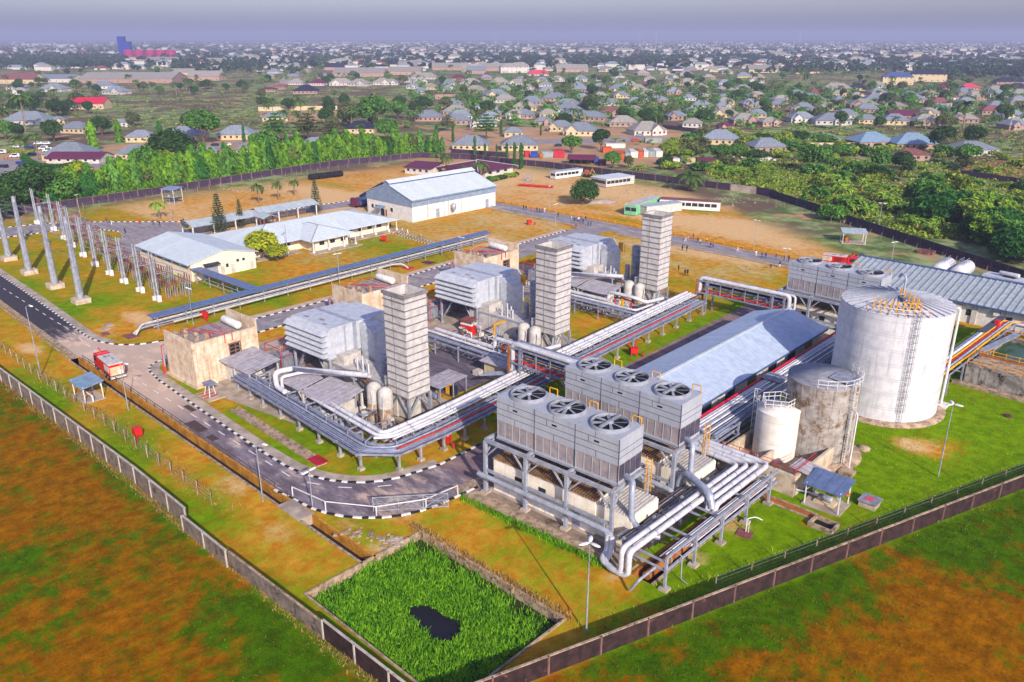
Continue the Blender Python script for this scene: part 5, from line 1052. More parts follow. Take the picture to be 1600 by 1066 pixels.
# ---------- right edge: basin, racks, tanks behind the store ----------
o = thing('stained_basin', 'blotchy black and white concrete basin with yellow rails and green water', 'basin', -31.0, 143.6, 0, -3); t = .5; w_ = MB()
for a, b, c, d in ((0, 0, 18, t), (0, t, t, 20, ), (17.5, t, 18, 20), (t, 19.5, 17.5, 20), (t, 6, 17.5, 6.5)): w_.box(a, b, -.05, c, d, 3.4)
put('wall', w_, mat('blotchy_basin', '#a39c94', '#6e6864', rust='#16120f', ramt=.5, rscale=.5, streak=.8, scale=.8, bump=.4), o); put('deck', MB().box(t, t, 2.6, 17.5, 6, 3.45), M_stone, o)
put('green_water', MB().box(t, 6.5, 1.6, 17.5, 19.5, 2.7), mat('green_water', '#37572f', '#2a4425', rough=.2), o); put('rim', MB().box(-.1, 6.0, 3.4, 18, 6.5, 3.75).box(-.1, 6.5, 3.4, t+.1, 20, 3.8), M_orange, o)
rl = MB()
for x in range(0, 18, 2): rl.bar((x, .2, 3.4), (x, .2, 4.6), .09); rl.bar((x, 6.2, 3.7), (x, 6.2, 4.8), .09)
for y in (.2, 6.2):
    for z in (4.0, 4.6): rl.bar((0, y, z), (17.8, y, z), .08)
for y in (0, 6): rl.bar((0, .2, 4.6), (0, 6.2, 4.7), .08)
put('rail', rl, M_yellow, o); put('plinth', MB().box(-1.4, -1.2, -.05, 18.5, 0, .45), M_stone, o); put('walkway_ramp', MB().bar((-.2, 7, 3.9), (1.6, 20, 4.2), 1.2, .2), M_silver, o)
o = thing('pipe_rack', 'low pipe rack with orange and grey pipes between the white tank and store building', 'pipe rack', -33.5, 136, 0, -2); f = MB()
for i in range(6):
    for x in (-1.6, 2): put('post', MB().bar((x, i*7, 0), (x, i*7, 3.8), .24), M_rackf, o)
    f.bar((-1.8, i*7, 3.6), (2.2, i*7, 3.6), .2); f.bar((-1.8, i*7, 2.2), (2.2, i*7, 2.2), .16)
for x in (-1.6, 2): f.bar((x, -1, 3.75), (x, 36, 3.75), .2)
put('frame', f, M_rackf, o)
for x, r, m in ((-1.2, .16, M_pipe), (-.7, .3, M_lag), (-.1, .18, M_yellow), (.4, .12, M_red), (.9, .22, M_pipe), (1.4, .18, M_yellow)): put('pipe', MB().tube([(x, -1.5, 4.0), (x, 35, 4.0), (x+1, 36.5+x, 3.6), (26, 36.5+x, 3.6)], r, 8, bend=.8), m, o)
put('cover', MB().bar((-.5, 24, 4.5), (-.5, 36, 4.5), 1.4, .1), M_seam, o); put('valve', MB().box(-.3, 30, 4.1, .4, 31, 5.2), M_red, o)
for j, (u, v) in enumerate(((-55.0, 211.0), (-50.9, 211.6))):
    L = '%s of two horizontal white fuel drums behind the ribbed silver roof' % ('left', 'right')[j]
    if j == 0:
        hd = thing('fuel_drum', L, 'tank', u, v, 0, 0, 'white fuel drums'); put('shell', MB().add(*capsule((0, -4, 2.2), (0, 4, 2.2), 1.75)), M_tank, hd)
        for y in (-2.6, 2.6): put('saddle', MB().box(-1.4, y-.3, 0, 1.4, y+.3, 1.4), M_conc, hd)
        rl = MB()
        for x in (-.6, .6):
            for y in (-2, 0, 2): rl.bar((x, y, 3.6), (x, y, 4.9), .07)
            for z in (4.3, 4.9): rl.bar((x, -2, z), (x, 2, z), .07)
        put('top_rail', rl, M_silver, hd)
    else: dup(hd, u, v, 0, 0, L)
o = thing('transformer', 'grey finned transformer behind the ribbed roof near the black wall', 'transformer', -45.5, 207, 0, -8); put('tank_body', MB().box(0, 0, .4, 9, 4, 3.2), M_filt, o); fn = MB()
for i in range(22): fn.box(.2+i*.4, -.6, .8, .3+i*.4, 0, 3.0)
put('cooling_fins', fn, M_filt, o); put('conservator', MB().add(*capsule((3, 2, 3.9), (7, 2, 3.9), .5)), M_filt, o); put('bushing', MB().box(4, 1.4, 3.2, 6.4, 1.8, 3.45), M_dark, o)
o = thing('lean_shelter', 'pale sheet roofed shelter beside the grey finned transformer', 'shelter', -36.2, 206.5, 0, -8); put('roof', MB().slab([(0, -.5, 2.6), (6, -.5, 2.6), (6, 4.4, 3.3), (0, 4.4, 3.3)], .1), M_roofg, o)
for x in (.2, 5.8):
    for y in (0, 4): put('post', MB().bar((x, y, 0), (x, y, 2.6), .12), M_grey, o)
def kiosk(L, u, v, w_, d, h, rot, roofm, extra=None, name='pump_kiosk', cat='kiosk'):
    o = thing(name, L, cat, u, v, 0, rot); put('roof', MB().slab([(-w_/2-.4, -d/2-.4, h), (w_/2+.4, -d/2-.4, h-.05), (w_/2+.4, d/2+.4, h+.5), (-w_/2-.4, d/2+.4, h+.5)], .1), roofm, o)
    for x in (-w_/2, w_/2):
        for y in (-d/2, d/2): put('post', MB().bar((x, y, 0), (x, y, h+.1), .13), M_white, o)
    f = MB()
    for y in (-d/2, d/2): f.bar((-w_/2, y, h-.15), (w_/2, y, h-.1), .1); f.bar((-w_/2, y, h-.9), (-w_/2+.7, y, h-.15), .08); f.bar((w_/2, y, h-.9), (w_/2-.7, y, h-.15), .08)
    put('frame', f, M_white, o); put('floor_slab', MB().box(-w_/2-.3, -d/2-.3, -.02, w_/2+.3, d/2+.3, .16), M_pave, o); return o
o = kiosk('white post pump kiosk with blue grey roof on the strip beside the left wall', -132.6, 39.6, 4.6, 2.8, 2.7, 0, M_rblug); put('pump', MB().add(*capsule((-1.2, 0, .7), (.4, 0, .7), .4)), M_orange, o); put('pipe', MB().tube([(-1.6, -.4, 1.0), (2.9, -.4, 1.2), (2.9, -.4, .2)], .13, 8, bend=.3), M_white, o)
o = kiosk('pump kiosk with a striped blue grey roof on the bright green tank lawn', -31.8, 90.8, 4.2, 3.4, 3.0, 2, M_cover); put('pump', MB().add(*capsule((-.9, 0, .8), (.6, 0, .8), .42)), M_silver, o); put('plinth', MB().box(-1.4, -.7, .16, 1.2, .7, .4), M_hwall, o); put('life_ring', MB().lathe(1.9, 1.4, [(.3, 1.3), (.45, 1.5), (.3, 1.7)], 12), M_orange, o); put('pipe', MB().tube([(-.9, 0, .8), (-2.6, 0, .8), (-4.2, -.6, .8), (-4.2, -.6, .1)], .13, 8, bend=.3), M_lag, o)
o = kiosk('small open sided grey kiosk on the far green patch near the black wall', *UV(1332, 379), 6, 4, 3.2, 30, M_roofg); put('drum', MB().cyl(-1.8, .4, .1, 1.4, .5, 12), M_orange, o)
o = kiosk('small stilted grey roofed kiosk on the dry field by the rear wall', *UV(271, 317), 5.2, 4, 5.0, 20, M_rblug); put('platform', MB().box(-2.6, -2, 2.2, 2.6, 2, 2.4), M_silver, o)
o = thing('inspection_chamber', 'low concrete chamber with a red lid on the tank lawn', 'manhole', *UV(1358, 790), 0, 0); put('box', MB().box(-1, -1, -.02, 1, 1, .8), M_conc, o); put('lid', MB().box(-1.15, -1.15, .8, 1.15, 1.15, .95), M_rackf, o); put('red_cover', MB().box(-.5, -.5, .95, .4, .4, 1.0), M_rpink, o)
o = thing('inspection_chamber', 'square brick sided pit on the grass behind the ribbed silver roof', 'manhole', *UV(1447, 396), 0, 0); w_ = MB()
for a, b, c, d in ((-2, -1.6, 2, -1.3), (-2, 1.3, 2, 1.6), (-2, -1.3, -1.7, 1.3), (1.7, -1.3, 2, 1.3)): w_.box(a, b, 0, c, d, .8)
put('wall', w_, M_rbrown, o); put('pit_floor', MB().box(-1.7, -1.3, 0, 1.7, 1.3, .1), M_dark, o)
o = thing('valve_stand', 'thin white valve stand on a brown slab beside the rusty trench', 'valve', *UV(1165, 832), 0, 10); put('slab', MB().box(-.9, -1.2, -.02, .9, .4, .12), M_rbrown, o); put('standpipe', MB().tube([(0, 0, .1), (0, 0, 1.9), (.8, .6, 2.1), (1.5, 1.0, 1.7)], .07, 6, bend=.3).tube([(.3, 0, .1), (.3, 0, 1.5)], .05, 6), M_white, o)
for px, py, w_, d_, m, L in ((222,509,2.2,1.5,M_pave,'pale square slab on the bare orange soil by the kerb'),(165,514,1.7,1.4,M_pave,'pale square slab nearest the kerb on bare orange soil'),(171,508,1.9,1.2,M_pave,'pale slab beside the kerb bend, farther from the road'),(165,522,2,1.3,M_rbrown,'pinkish slab on the bare orange soil at the kerb bend'),(888,960,0,0,None,'')):
    if m: solo('slab', MB().box(-w_/2, -d_/2, -.02, w_/2, d_/2, .14), m, L, 'slab', *UV(px, py))
solo('red_manhole_cover', MB().cyl(0, 0, -.02, .3, .55, 16), M_rpurp, 'round dark red manhole cover on the lawn right of the white tank', 'manhole', *UV(1574, 651))
solo('stone', MB().lathe(0, 0, [(.9, 0), (.95, .25), (.5, .5), (.05, .55)], 9), M_stone, 'pale boulder on the lawn beside the stained grey tank', 'rock', *UV(1349, 702))
# ---------- buildings of the compound ----------
def hip(mb, x0, y0, x1, y1, z0, z1, inset=None, t=.12, mi=0, ax='y'):
    """hip roof with its ridge along ax"""
    if ax == 'y':
        i = (x1-x0)/2 if inset is None else inset; c = (x0+x1)/2; a, b = (c, y0+i, z1), (c, y1-i, z1)
        fs = [[(x0,y0,z0), (x1,y0,z0), a], [(x1,y0,z0), (x1,y1,z0), b, a], [(x1,y1,z0), (x0,y1,z0), b], [(x0,y1,z0), (x0,y0,z0), a, b]]
    else:
        i = (y1-y0)/2 if inset is None else inset; c = (y0+y1)/2; a, b = (x0+i, c, z1), (x1-i, c, z1)
        fs = [[(x0,y0,z0), (x1,y0,z0), b, a], [(x1,y0,z0), (x1,y1,z0), b], [(x1,y1,z0), (x0,y1,z0), a, b], [(x0,y1,z0), (x0,y0,z0), a]]
    for f in fs: mb.slab(f, t, mi)
    for r0_, r1_ in ((fs[0][0], fs[0][2] if len(fs[0]) == 3 else fs[0][3]), (fs[0][1], fs[0][2]), (fs[2][0], fs[2][2] if ax == 'y' else fs[2][3] if False else fs[2][2]), (fs[2][1], fs[2][2] if len(fs[2]) == 3 else fs[2][3])): pass
    return mb
def hipcaps(x0, y0, x1, y1, z0, z1, ax='y', inset=None):
    m = MB()
    if ax == 'y': i = (x1-x0)/2 if inset is None else inset; c = (x0+x1)/2; a, b = (c, y0+i, z1+.03), (c, y1-i, z1+.03); prs = [((x0,y0,z0), a), ((x1,y0,z0), a), ((x1,y1,z0), b), ((x0,y1,z0), b), (a, b)]
    else: i = (y1-y0)/2 if inset is None else inset; c = (y0+y1)/2; a, b = (x0+i, c, z1+.03), (x1-i, c, z1+.03); prs = [((x0,y0,z0), a), ((x0,y1,z0), a), ((x1,y0,z0), b), ((x1,y1,z0), b), (a, b)]
    for p, q_ in prs: m.bar(p, q_, .3, .1)
    return m
o = thing('warehouse', 'cream warehouse with a wide pale metal roof next to the pylon yard', 'warehouse', -211.5, 82, 0, .6); L, D = 28.0, 17.0
w_ = MB(); w_.prism([(0, 0), (L, 0), (L, D), (0, D)], 0, 4.2)
for x in (0, L): s_ = .25 if x == 0 else -.25; w_.add([(x, 0, 4.2), (x, D, 4.2), (x, D/2, 6.1), (x+s_, 0, 4.2), (x+s_, D, 4.2), (x+s_, D/2, 6.1)], [(0,2,1), (3,4,5), (0,3,5,2), (1,2,5,4), (0,1,4,3)])
put('wall', w_, M_cream, o)
put('roof', MB().slab([(-.7, -.9, 4.25), (L+.4, -.9, 4.25), (L+.4, D/2, 6.35), (-.7, D/2, 6.35)], .14).slab([(-.7, D/2, 6.35), (L+.4, D/2, 6.35), (L+.4, D+.9, 4.25), (-.7, D+.9, 4.25)], .14), M_roofw, o)
put('gutter', MB().box(-.7, -1.08, 3.98, L+.4, -.9, 4.2), M_rblug, o)
for i in range(6): put('louvre_window', MB().box(1.5+i*4.4, -.06, 3.0, 4.3+i*4.4, -.003, 3.8), M_glass, o)
put('roller_door', MB().box(L+.003, 3.2, .1, L+.08, 6.8, 3.2), M_grey, o); put('canopy', MB().slab([(L, 3.0, 3.7), (L+1.4, 3.0, 3.4), (L+1.4, 7.0, 3.4), (L, 7.0, 3.7)], .1), M_rdark, o)
for y in (7.4, 10.2, 15.2): put('door', MB().box(L+.003, y, .05, L+.07, y+1.1, 2.3), M_encl, o)
for y in (8.9, 11.8, 13.4): put('window', MB().box(L+.003, y, 1.8 if y < 9 else 2.6, L+.06, y+.7, 2.7 if y < 9 else 3.3), M_glass, o)
put('kerb_path', MB().box(-1, -2.0, -.02, L+1, -.8, .1), M_pave, o)
o = thing('office_block', 'long office bungalow with pale hipped metal roofs and a veranda', 'office', -213, 101, 0, .8)
put('wall', MB().box(1.5, 1.5, 0, 20.5, 48, 3.3).box(20.5, 17.5, 0, 26.5, 28.5, 3.2), M_cream, o)
put('roof', hip(MB(), 0, 0, 23.5, 50, 3.4, 6.3), M_roofw, o); put('wing_roof', hip(MB(), 8.6, 15, 28.6, 30.5, 3.45, 5.8, ax='x'), M_roofw, o); put('hip_capping', hipcaps(0, 0, 23.5, 50, 3.42, 6.33), M_grey, o); put('hip_capping', hipcaps(8.6, 15, 28.6, 30.5, 3.47, 5.83, 'x'), M_grey, o)
for i, y in enumerate((3, 6, 9, 12, 33, 36.5, 40, 43.5)): put('window', MB().box(20.503, y, 1.5, 20.56, y+1.6, 2.6), M_glass, o)
for y in (19, 22.5, 26): put('window', MB().box(26.503, y, 1.5, 26.56, y+1.6, 2.5), M_glass, o)
for y in (1, 6, 11, 31.5, 36, 41, 46, 49): put('veranda_post', MB().bar((23, y, 0), (23, y, 3.3), .18).box(22.75, y-.25, 0, 23.25, y+.25, .8), M_white, o)
for y in (16, 21, 26, 30): put('veranda_post', MB().bar((28, y, 0), (28, y, 3.3), .18).box(27.75, y-.25, 0, 28.25, y+.25, .8), M_white, o)
put('veranda_floor', MB().box(20.5, -.5, -.02, 24.5, 15, .18).box(20.5, 31, -.02, 24.5, 50.5, .18).box(26.5, 15, -.02, 29.8, 31, .18), M_pave, o)
o = thing('covered_entrance', 'long ridged metal canopy with a green and yellow arch at its near end', 'canopy', -229, 103, 0, 1.2); rf = MB()
for y0, y1, z in ((0, 22, 4.4), (22.3, 44, 4.9)): rf.slab([(-3.6, y0, z-1.0), (0, y0, z+.3), (0, y1, z+.3), (-3.6, y1, z-1.0)], .1); rf.slab([(0, y0, z+.3), (3.6, y0, z-1.0), (3.6, y1, z-1.0), (0, y1, z+.3)], .1)
rf.slab([(3.0, 20, 3.6), (9, 20, 3.4), (9, 22.6, 4.3), (3, 22.6, 4.5)], .1); rf.slab([(3, 22.6, 4.5), (9, 22.6, 4.3), (9, 25.2, 3.4), (3, 25.2, 3.6)], .1); put('roof', rf, M_roofg, o)
for x in (-3.2, 3.2):
    for y in (.4, 7, 14, 21, 29, 36, 43): put('post', MB().bar((x, y, 0), (x, y, 3.5), .28), M_white, o)
for x in (6.5, 8.6):
    for y in (20.4, 24.8): put('post', MB().bar((x, y, 0), (x, y, 3.4), .3), M_rbrown, o)
put('side_wall', MB().box(-3.3, 3, 0, -3.1, 43, 1.3), M_hwallw, o); ar = MB(); ay = MB(); ab = MB()
def arcstrip(m, ra, rb, y): 
    pts = [PI*i/12 for i in range(13)]
    for a, b in zip(pts, pts[1:]): m.add([(ra*math.cos(a), y, 3.9-ra*.45*math.sin(a)), (rb*math.cos(a), y, 3.9-rb*.45*math.sin(a)), (rb*math.cos(b), y, 3.9-rb*.45*math.sin(b)), (ra*math.cos(b), y, 3.9-ra*.45*math.sin(b)), (ra*math.cos(a), y+.12, 3.9-ra*.45*math.sin(a)), (rb*math.cos(a), y+.12, 3.9-rb*.45*math.sin(a)), (rb*math.cos(b), y+.12, 3.9-rb*.45*math.sin(b)), (ra*math.cos(b), y+.12, 3.9-ra*.45*math.sin(b))], [(0,1,2,3), (7,6,5,4), (1,5,6,2), (0,3,7,4)])
arcstrip(ay, 2.7, 3.4, -.15); arcstrip(ab, 1.9, 2.7, -.15); arcstrip(ar, .05, 1.9, -.15)
put('arch_banner', ay, M_yellow, o); put('arch_banner', ab, mat('banner_green', '#177a3c', '#12652f'), o); put('arch_banner', ar, M_rblue, o)
o = thing('workshop', 'tall white and blue grey clad workshop with a raised roof ridge', 'workshop', -219.5, 161, 0, 0); Wd, L = 23.5, 37.5; rx = 11.2
put('wall', MB().box(.15, .15, 0, Wd-.15, L-.15, 4.8), M_bwhite, o); cl = MB(); cl.box(0, 0, 4.8, Wd, .2, 7.0); cl.box(0, L-.2, 4.8, Wd, L, 7); cl.box(0, .2, 4.8, .2, L-.2, 7); cl.box(Wd-.2, .2, 4.8, Wd, L-.2, 7)
for y, s_ in ((0, .2), (L, -.2)):
    pts = [(0, 7.0), (Wd, 7.0), (rx+1.5, 10.5), (rx+1.5, 11.2), (rx, 11.8), (rx-1.5, 11.2), (rx-1.5, 10.3)]; n = len(pts)
    fs = [tuple(range(n)), tuple(range(n, 2*n))[::-1]] + [((i+1) % n, i, n+i, n+(i+1) % n) for i in range(n)]
    cl.add([(x, y, z) for x, z in pts] + [(x, y+s_, z) for x, z in pts], fs if s_ > 0 else [f[::-1] for f in fs])
put('cladding', cl, M_clad, o)
rf = MB(); rf.slab([(rx+1.5, -.3, 10.6), (Wd+.4, -.3, 7.0), (Wd+.4, L+.3, 7.0), (rx+1.5, L+.3, 10.6)], .12); rf.slab([(-.4, -.3, 6.95), (rx-1.5, -.3, 10.4), (rx-1.5, L+.3, 10.4), (-.4, L+.3, 6.95)], .12); put('roof', rf, M_roofw, o)
put('monitor_roof', MB().slab([(rx-1.8, -.35, 11.15), (rx, -.35, 11.95), (rx, L+.35, 11.95), (rx-1.8, L+.35, 11.15)], .1).slab([(rx, -.35, 11.95), (rx+1.8, -.35, 11.15), (rx+1.8, L+.35, 11.15), (rx, L+.35, 11.95)], .1), M_roofw, o)
put('monitor_louvre', MB().box(rx-1.5, .2, 10.3, rx+1.5, L-.2, 11.1), M_rblue, o); put('gutter', MB().box(Wd+.3, -.3, 6.6, Wd+.6, L+.3, 7.0), M_rblug, o)
for x in (2.5, 4.6, 12.5): put('window', MB().box(x, .08, 2.0, x+1.1, .147, 3.2), M_glass, o)
put('porch', MB().slab([(6.5, -2.2, 2.9), (10, -2.2, 2.9), (10, .1, 3.4), (6.5, .1, 3.4)], .12).bar((6.7, -2, 0), (6.7, -2, 2.9), .14).bar((9.8, -2, 0), (9.8, -2, 2.9), .14), M_rblug, o)
put('door', MB().box(7.4, .06, 0, 9.2, .146, 2.3), M_rdark, o); put('door', MB().box(9.8, .06, 0, 10.6, .146, 2.3), M_orange, o)
for y in (10, 32.5): put('door', MB().box(Wd-.147, y, .1, Wd-.06, y+1.5, 2.9), M_grey, o)
for y in (6.2, 13.3, 15.2, 21, 24.6): put('pilaster', MB().box(Wd-.147, y, 0, Wd, y+.5, 4.79), M_hwallw, o)
put('cyclone', MB().lathe(Wd+1.2, 16.6, [(.15, 1.2), (.85, 2.4), (.85, 3.6), (.3, 4.0)], 14).bar((Wd+.6, 16, 0), (Wd+.6, 16, 2.4), .1).bar((Wd+1.8, 17, 0), (Wd+1.8, 17, 2.4), .1), M_silver, o)
# low white bungalows with maroon roofs behind the workshop
o = thing('bungalow', 'low white bungalow with a maroon roof right behind the workshop', 'bungalow', -274, 222, 0, 18); put('wall', MB().box(0, 0, 0, 13, 9, 2.9), M_hwallw, o); put('roof', MB().slab([(-.6, -.8, 2.8), (13.6, -.8, 2.8), (13.6, 9.8, 4.2), (-.6, 9.8, 4.2)], .15), M_rpurp, o)
for i in range(4): put('window', MB().box(1.2+i*3, -.05, 1.2, 2.4+i*3, -.003, 2.2), M_glass, o)
o = thing('bungalow', 'wide white bungalow with a maroon hipped roof behind the palms', 'bungalow', -262, 228, 0, 4); put('wall', MB().box(0, 8, 0, 22, 26, 2.9), M_hwallw, o); put('roof', hip(MB(), -1, 2, 23.5, 28, 2.9, 5.6), M_rpurp, o); put('hip_capping', hipcaps(-1, 2, 23.5, 28, 2.95, 5.65), M_roofw, o)
for i in range(3): put('window', MB().box(22.003, 10+i*5, 1.2, 22.06, 12+i*5, 2.2), M_glass, o)
# covered pipe racks
o = thing('covered_pipe_rack', 'long blue roofed pipe rack crossing the lawns with a branch to the warehouse', 'pipe rack', -156.5, 60.5, 0, 2.4); L = 99; rf = MB()
rf.slab([(-1.3, 0, 3.15), (1.3, 0, 2.95), (1.3, L, 2.95), (-1.3, L, 3.15)], .1); put('cover', rf, M_cover, o); put('cover', MB().slab([(-26, 22.5, 3.3), (-.6, 22.3, 3.28), (-.6, 25.2, 3.22), (-26, 25.4, 3.22)], .1), M_cover, o); f = MB()
for i in range(17): put('post', MB().bar((.9, 1+i*6.05, 0), (.9, 1+i*6.05, 2.9), .2).bar((-.9, 1+i*6.05, 0), (-.9, 1+i*6.05, 2.9), .2), M_silver, o)
for i in range(4): put('post', MB().bar((-24+i*6, 22.9, 0), (-24+i*6, 22.9, 3.1), .18).bar((-24+i*6, 24.9, 0), (-24+i*6, 24.9, 3.1), .18), M_silver, o)
for z in (1.0, 1.9): f.bar((.9, 0, z), (.9, L, z), .14); f.bar((-.9, 0, z), (-.9, L, z), .14); f.bar((-25, 22.9, z), (0, 22.9, z), .14)
put('frame', f, M_silver, o)
for x, z, m in ((-.5, 1.1, M_encl), (0, 1.1, M_pipe), (.5, 2.0, M_encl)): put('pipe', MB().tube([(x, -3.5, .2), (x, -2, z), (x, L-1, z)], .2, 6, bend=.5), m, o)
put('pipe', MB().tube([(1.4, 4, 1.2), (1.4, 62, 1.2), (3, 64, 1.2), (4.4, 64.5, .2)], .22, 6, bend=.8), M_encl, o)
for y, m in ((-4.2, M_rbrown), (65, M_redpipe), (72, M_rpurp)): put('slab', MB().box(2.2 if y > 0 else -1.5, y-1.2, -.02, 5.2 if y > 0 else 1.5, y+1.2, .12), m, o)
# ---------- pylon yard ----------
PY = [(-186, 57.8), (-202.3, 58.0), (-219.6, 57.8), (-237.8, 58.6)]
for k, (u, v) in enumerate(PY):
    L = ['nearest of the four tall tapered steel poles in the pylon yard', 'second nearest tall tapered steel pole on its concrete block', 'third tall tapered steel pole from the road in the pylon yard', 'tall tapered steel pole cut by the left edge of the picture'][k]
    if k == 0:
        p0 = thing('power_pylon', L, 'pylon', u, v, 0, 0, 'tall tapered steel poles'); put('pole', MB().tube([(0,0,.9), (0,0,19.2)], .8, 20, r2=.43), M_silver, p0); put('footing', MB().box(-1.6, -1.6, -.1, 1.6, 1.6, 1.1), M_conc, p0); cr = MB()
        for z in (8, 10.5, 13): cr.bar((-.95, .3, z), (.4, -.95, z), .1); cr.bar((-.2, .9, z+.5), (1.0, -.4, z+.5), .1); cr.lathe(0, 0, [(.86-.02*z+.06, z), (.86-.02*z+.06, z+.3)], 16)
        put('collar', cr, M_grey, p0); lb = MB(); ladder(lb, .8, -.3, 2, 18, dx=.35); put('ladder', lb, M_grey, p0)
    else: dup(p0, u, v, 0, 0, L)
GP = [(-175.2, 70.0), (-184.5, 70.3), (-194.5, 70.7), (-204.2, 71.2), (-215.4, 72.0), (-227.5, 73.5), (-241, 75.5), (-252, 77.2), (-266.5, 79.3), (-280, 79)]
for k, (u, v) in enumerate(GP):
    L = 'twin pole switchgear frame, %s along the row from the warehouse end' % ordn(k)
    if k == 0:
        g0 = thing('switchgear_frame', L, 'switchgear', u, v, 0, 0, 'twin pole switchgear frames of the pylon yard')
        for x in (-.75, .75): put('pole', MB().tube([(x, 0, 0), (x, 0, 11)], .26, 10, r2=.17), M_silver, g0)
        f = MB()
        for z in (2.2, 4.2, 6.4, 8.6): f.bar((-1.4, .1, z), (1.4, .1, z), .16); f.bar((-.9, .1, z), (1.0, .1, z+1.6), .08)
        f.bar((-.75, 0, 6.2), (-.75, 4, 6.2), .12); f.bar((.75, 0, 6.2), (.75, 4, 6.2), .12); put('crossarm', f, M_grey, g0)
        put('beam', MB().bar((-1.5, 6.0, 3.0), (1.5, 6.0, 3.0), .14), M_silver, g0); put('beam', MB().bar((-1.5, 7.4, 3.0), (1.5, 7.4, 3.0), .14), M_silver, g0)
        im = MB().lathe(0, 0, [(.1, 0), (.17, .2), (.1, .4), (.17, .6), (.1, .8), (.17, 1), (.1, 1.2), (.17, 1.4), (.08, 1.7)], 8).mesh('insulator', M_rbrown); lm_ = MB().bar((0, 0, 0), (0, 0, 1), .15).mesh('support_leg', M_silver)
        for x in (-1.2, 0, 1.2):
            for y, z0 in ((2.6, 2.4), (4.2, 2.4), (6.0, 3.0), (7.4, 3.0), (1.4, 4.2), (1.4, 6.4)):
                put('insulator', im, None, g0).location = (x, y, z0)
                if y > 2: l_ = put('support_leg', lm_, None, g0); l_.location = (x, y, 0); l_.scale = (1, 1, z0)
        put('breaker_box', MB().box(1.0, -.6, .1, 1.9, .2, 1.5).box(-.5, -.9, .1, .1, -.3, 1.1), M_white, g0); put('busbar', MB().tube([(-1.2, .5, 8.3), (-1.2, 7.4, 4.9)], .04, 5).tube([(0, .5, 8.3), (0, 7.4, 4.9)], .04, 5).tube([(1.2, .5, 8.3), (1.2, 7.4, 4.9)], .04, 5).tube([(-1.6, 6, 4.8), (1.6, 6, 4.8)], .06, 5), M_rackf, g0); put('bus_cable', MB().tube([(-1.2, 4.2, 4.1), (-1.2, 3.4, 4.6), (-1.2, 2.6, 4.1)], .03, 5).tube([(1.2, 4.2, 4.1), (1.2, 3.4, 4.6), (1.2, 2.6, 4.1)], .03, 5), M_rackf, g0)
    else: dup(g0, u, v, 0, 0, L)
for k, (v, z) in enumerate(((57.8, 17.5), (58.2, 14.2), (57.2, 11.0))):
    mb = MB(); pts = [(u, v) for u, _ in PY] + [(-300, 58)]
    for (a, _), (b, _) in zip(pts, pts[1:]):
        for i in range(8):
            t, t2 = i/8, (i+1)/8; mb.bar((a+(b-a)*t, v, z-2.4*t*(1-t)), (a+(b-a)*t2, v, z-2.4*t2*(1-t2)), .05)
    solo('overhead_line', mb, M_rackf, 'overhead wire strung %s between the tall tapered steel poles' % ('highest', 'in the middle', 'lowest')[k], 'power line')
mb = MB()
for u, v in GP[:8]:
    for x in (-1.2, 1.2): mb.bar((u+x, v, 8.6), (u+x-3, 58, 13), .04)
solo('dropper_lines', mb, M_rackf, 'slanting wires from the tall poles down to the switchgear frames', 'power line')
# ---------- stores on the rear field ----------
def cabin(L, px, py, w_, d, h, rot, wallm, roofm, band=True, name='site_cabin'):
    u, v = UV(px, py); x, y = G(px, py); o = thing(name, L, 'cabin', x, y, 0, rot, world=True)
    put('wall', MB().box(0, 0, .25, w_, d, h), wallm, o); put('roof', MB().box(-.15, -.15, h, w_+.15, d+.15, h+.15), roofm, o)
    if band:
        for i in range(max(2, int(w_/2.2))): put('window', MB().box(.4+i*2.1, -.05, h*.45, 2.2+i*2.1, -.003, h*.8), M_glass, o)
        put('window', MB().box(-.05, .4, h*.45, -.003, d-.4, h*.8), M_glass, o)
    return o
cabin('long white site cabin beside a yellow digger on the rear dry field', 868, 281, 15, 3.4, 3.0, 38, M_white, M_roofg)
cabin('broad pale site cabin with a rusty roof beside the round tree', 947, 294, 15, 9, 3.2, 36, M_hwallw, M_roofw); cabin('green and white site cabin left of the farthest stack', 975, 336, 4, 20, 3.4, -34, mat('pale_green_panel', '#7fc497', '#62ab7d'), M_hwallw)
cabin('long pale site cabin with a brown roof right of the farthest stack', 1030, 326, 20, 4, 3.2, -18, M_white, M_rbrown); cabin('white site cabin behind the farthest stack top', 1010, 338, 15, 4, 3.0, 30, M_hwallw, M_roofg, False)
o = thing('digger', 'small yellow digger parked at the end of the long white site cabin', 'digger', *UV(917, 277), 0, 10); put('body', MB().box(-1, -1, .8, 1.6, 1, 2.0).box(-.8, -.8, 2, .6, .8, 3.0), M_orange, o); put('boom', MB().tube([(1.4, 0, 1.8), (2.4, 0, 3.6), (3.6, 0, 2.2)], .18, 6), M_yellow, o)
for x in (-.7, 1.2): put('wheel', MB().tube([(x, -1.2, .7), (x, 1.2, .7)], .7, 12), M_tyre, o)
def bars_pile(L, px, py, n, l, rot, m):
    x, y = G(px, py); o = thing('pipe_pile', L, 'pipe pile', x, y, 0, rot, world=True); mb = MB(); rr = random.Random(3)
    for i in range(n): mb.tube([(rr.uniform(-1, 1), i*.38-n*.19, .16+.3*(i % 2)), (l+rr.uniform(-1, 1), i*.38-n*.19+rr.uniform(-.3, .3), .16+.3*(i % 2))], .16, 6)
    put('pipes', mb, m, o)
bars_pile('pile of long red pipes lying on the dry rear field', 813, 290, 9, 13, -22, M_redpipe)
x, y = G(825, 283); o = thing('steel_frame', 'small open steel frame standing alone on the dry rear field', 'frame', x, y, 0, 10, world=True); f = MB()
for a in (-1.8, 1.8):
    for b in (-1, 1): f.bar((a, b, 0), (a, b, 2.6), .14)
